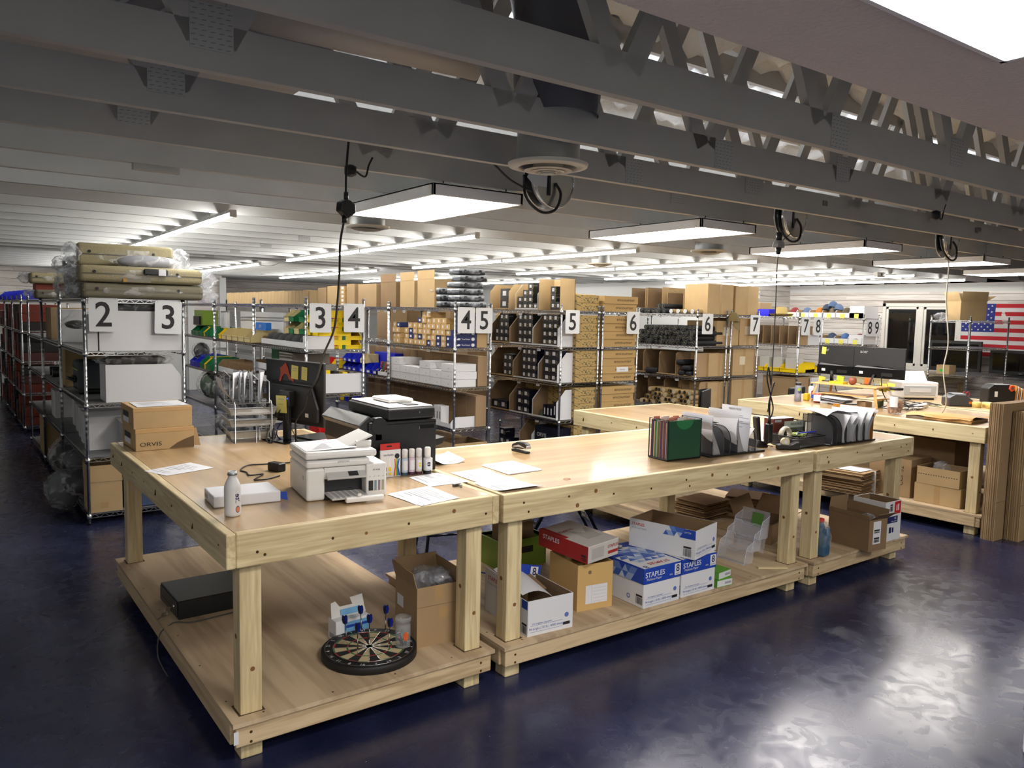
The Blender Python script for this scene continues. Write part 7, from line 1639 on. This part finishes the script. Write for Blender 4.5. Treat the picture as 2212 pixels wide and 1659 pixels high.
# far left row: rust red boxes
RB = mat('rust_box', '7a3426'); RBD = mat('rust_dark', '54302a', .7); DK = mat('dark_box', '2e2a2a', .7)
r7 = random.Random(9)
for lev, z in ((3, L3), (2, L2), (1, L1), (0, L0)):
    for c in range(9):
        y = 9.95+c*.5; n = 2+(c+lev) % 2
        for r in range(n):
            pbox('rust red flat box in the far left row, %s, stack %s, %s up' % (LW(lev), NUM[c], NUM[r]), (-.10-.022*(y-9.85), y, z+r*.125), (.5, .40, .118), (RB, RB, RBD, DK)[(c*3+r+lev) % 4], 'rust_box', 'box', 'rust red boxes')
for i in range(5): stack_bin('bright blue tub on the far left top shelf, %s' % NUM[i], -.12-.03*i, 10.2+i*.7, L4, .4, .4, .14, BLU, lab=False)
# ---------------------------------------------------------------- rows seven-eight and eight-nine
for i in range(7): cbin('tall brown cubby on the fourth shelf right of sign seven, %s from the aisle' % NUM[i], 9.66, 4.22+i*.155, 4.37+i*.155, L3, .4, .29, .0, CARD, CARDI, .02, 'tall brown cubbies')
pbox('brown carton end behind signs seven and eight', (9.70, 4.19, L3), (.2, .03, .29), CARD, 'carton_end', 'box'); wbin('white carton on the fourth shelf right of sign eight', 9.92, 10.22, 4.2, L3, .16, .3, .0)
for i in range(4): stack_bin('large yellow bin on the middle shelf left of the monitors, %s from the aisle' % NUM[i], 9.64, 4.2+i*.29, L2, .28, .5, .15, YEL, lab=False)
stack_bin('large yellow bin turned sideways at the shelf end', 9.90, 4.2, L2, .33, .4, .15, YEL, 'y', lab=False).location = (10.23, 4.2, L2)
for i in range(5): pbox('clear lidded tub standing in the yellow bins, %s from the aisle' % NUM[i], (9.72, 4.26+i*.24, L2+.06), (.2, .18, .16), mat('tub_clear', 'b9bab6', .3), 'clear_tub', 'tub', 'clear tubs')
pbox('bright blue bin on the top shelf right of the big cartons', (9.66, 4.75, L4), (.25, .40, .11), mat('vivid_blue', '1414e0', .4), 'blue_bin', 'bin')
t = thing('straw_hat', 'pale straw cowboy hat on the top shelf beside the blue bin', 'hat', (9.80, 4.62, L4)); ST = mat('straw', 'b9a468', .85); B().lathe([(.19,.04),(.16,.01),(.10,.0),(.095,.08),(.08,.14),(.04,.15),(.001,.13)], 24, close=False).obj('hat_body', ST, t); B().lathe([(.1,.01),(.102,.03)], 24, close=False).obj('hat_band', CARDD, t)
carton('tan carton on the top shelf behind the straw hat', (9.9, 5.1, L4), 0, .3, .4, .22, CARD2, group='brown stock cartons'); carton('tan carton at the left end of the top shelf by the blue bin', (9.68, 5.3, L4), 0, .2, .35, .2, CARD2, group='brown stock cartons')
carton('large flat brown carton on the second shelf below the yellow bins', (9.66, 4.2, L1), 0, .55, .6, .38, CARD, group='brown stock cartons'); pbox('white ring binder stack on the second shelf near the can', (10.0, 4.15, L1-.01), (.2, .03, .38), WBX, 'binder', 'binder'); carton('tall brown carton between the yellow bins and sign seven carton', (8.78, 4.5, 0), 0, .35, .5, 1.27, CARDD, group='brown stock cartons')
CAPC = ('5a6c8c', '3e4a60', '6e6250', '7c2a30', '30343c', 'b8742a', '4a6aa0', '56503e')
def capthing(label, x, y, z, c, rz=0):
    t = thing('baseball_cap', label, 'cap', (x, y, z), rz, 'baseball caps'); m = mat('cap_'+c, c, .85)
    B().grid(14, 6, lambda u, v: (.085*math.cos(2*PI*u)*math.cos(PI/2*v), .085*math.sin(2*PI*u)*math.cos(PI/2*v), .11*math.sin(PI/2*v))).obj('crown', m, t); B().grid(8, 3, lambda u, v: (-.07-.085*v*math.sin(PI*(.1+.8*u)), -.075+.15*u, .012-.01*v+.018*math.sin(PI*u))).obj('brim', m, t)
for lev, z, nm in ((4, L4, 'top'), (3, L3, 'fourth')):
    for i in range(6):
        cbin('white cap bin on the %s shelf near the window, %s from the aisle' % (nm, NUM[i]), 11.42, 4.2+i*.255, 4.445+i*.255, z, .38, .13, .085, WHITE, CARD2, .3, 'cap bins')
        n_ = B().quad((11.418, 4.36+i*.255, z+.07), (11.418, 4.28+i*.255, z+.07), (11.41, 4.28+i*.255, z-.02), (11.412, 4.36+i*.255, z-.02)).obj('sticky_note', MATS['bright_note']); tag(n_, 'yellow note on the %s cap bin of the %s shelf' % (NUM[i], nm), 'sticky note', 'notes on cap bins')
        capthing('cap in the %s cap bin of the %s shelf near the window' % (NUM[i], nm), 11.56, 4.32+i*.255, z+.07, CAPC[(i*3+lev) % 8], .4*i)
for i in range(3): capthing('blue cap piled on the top shelf bins, %s' % NUM[i], 11.58, 4.75+.11*i, L4+.13+.05*(i == 1), ('5a6c8c', '4f6284', '3c4654')[i], .3)
wbin('white bin end on the top shelf above signs eight and nine', 11.42, 11.84, 4.19, L4, .2, .25, .1); wbin('white bin end on the fourth shelf below signs eight and nine', 11.44, 11.82, 4.19, L3, .16, .25, .0)
# ---------------------------------------------------------------- window end: wire unit, flag, televisions
wire_unit('empty chrome wire shelving in front of the flag', 12.02, 13.2, 2.78, .62, (.2, .56, 1.01, 1.441, 1.877), -.05, (2, 3))
o = carton('open tan carton on the wire shelving before the flag', (12.25, 3.05, L4), -.5, .45, .36, .31, CARD2, open_=True, flaps={'l': (.35, .15), 'f': (.15, .15), 'r': (1.05, .17), 'b': (.3, .14)})
pbox('small tan box with a green sticker on the wire shelf', (12.12, 3.1, L2), (.22, .2, .14), CARD2, 'small_carton', 'box', None, mat('green_sticker', '3fae3a', .5), (.4, .3), (.55, .4)); bag(None, (12.15, 3.3, L4+.06), (.09, .09, .06), 'crumpled_bag', FILM2, 99, 10); tag(bpy.data.objects['crumpled_bag'], 'crumpled clear bag beside the open carton on the wire shelving', 'bag')
t = thing('flag', 'stars and stripes flag hanging on the right wall', 'flag', (XR-.02, 3.79, 0), -PI/2)
FW, FH, fz = 1.52, .91, 1.27
def flagpt(u, v): return (FW*u, -.008-.012*math.sin(u*23+v*4)*math.sin(v*5+1)-.008*math.sin(u*9), fz+FH*v)
FRD, FWH, FBL = mat('flag_red', 'b8202c', .8), mat('flag_white', 'd4d2d4', .8), mat('flag_blue', '23307c', .8)
for i in range(13):
    u0 = .40 if i >= 6 else 0
    B().grid(14, 2, lambda u, v, i=i, u0=u0: flagpt(u0+(1-u0)*u, (i+v)/13)).obj('stripe', FRD if i % 2 == 0 else FWH, t)
B().grid(10, 8, lambda u, v: flagpt(.4*u, 6/13+7/13*v)).obj('canton', FBL, t)
star = [(math.cos(PI/2+k*PI/5)*(1 if k % 2 == 0 else .4), math.sin(PI/2+k*PI/5)*(1 if k % 2 == 0 else .4)) for k in range(10)]
for r in range(9):
    for c in range(6 if r % 2 == 0 else 5):
        u = .4*((c+.5+(0 if r % 2 == 0 else .5))/6); v = 6/13+7/13*(r+.75)/9.5; p = flagpt(u, v); b = B()
        b.v = [(p[0]+a*.020, p[1]-.010, p[2]+q*.020) for a, q in star]+[(p[0], p[1]-.010, p[2])]; b.f = [(10, k, (k+1) % 10) for k in range(10)]; b.sm = [False]*10; b.obj('star', FWH, t)
def tv(label, y0, y1, z0, z1, x=13.45):
    t = thing('television', label, 'television', (x, y0, z0), .0, 'black televisions'); w, h = y1-y0, z1-z0
    B().box(0, .05, 0, w, 0, h).obj('cabinet', BLACK, t, .006); B().box(-.002, .0, .05, w-.05, .07, h-.05).obj('screen', mat('tv_screen', '0a0a0c', .12), t); decal(t, 'maker_badge', (-.001, w*.53, .028), (0,-1,0), Z3, .05, .012, mat('grey_logo2', '707070', .5)); B().box(-.08, .12, w*.3, w*.7, -.03, -.01).obj('stand', BLACK, t); B().box(.0, .04, w*.45, w*.55, -.02, .02).obj('stand_neck', BLACK, t)
tv('large black television below the window, left of the other', 3.22, 4.10, .985, 1.525); tv('second black television under the flag', 2.1, 3.08, .985, 1.40)
for i, (z, h, m) in enumerate(((1.0, .06, CARD), (1.06, .05, CARDD))): pass
t = thing('wall_sensor', 'small white sensor box on the wall above the straw hat', 'sensor', (12.6, 7.28, 2.25)); B().box(0,.1,-.05,0,0,.16).obj('case', WPL, t, .01); B().cyl((.05,-.055,.1),(.05,-.05,.1), .02, 14).obj('lens', GREYP, t)
# stock visible on the far shelves behind: plain cartons
for i in range(10): carton('plain carton on the far back shelf, %s from the left' % NUM[i], (5.2+i*.42, 9.2+.3*(i % 3), 0), 0, .38, .4, 1.85+.1*(i % 2), (CARD, CARDD, CARD2)[i % 3], group='tall far cartons')
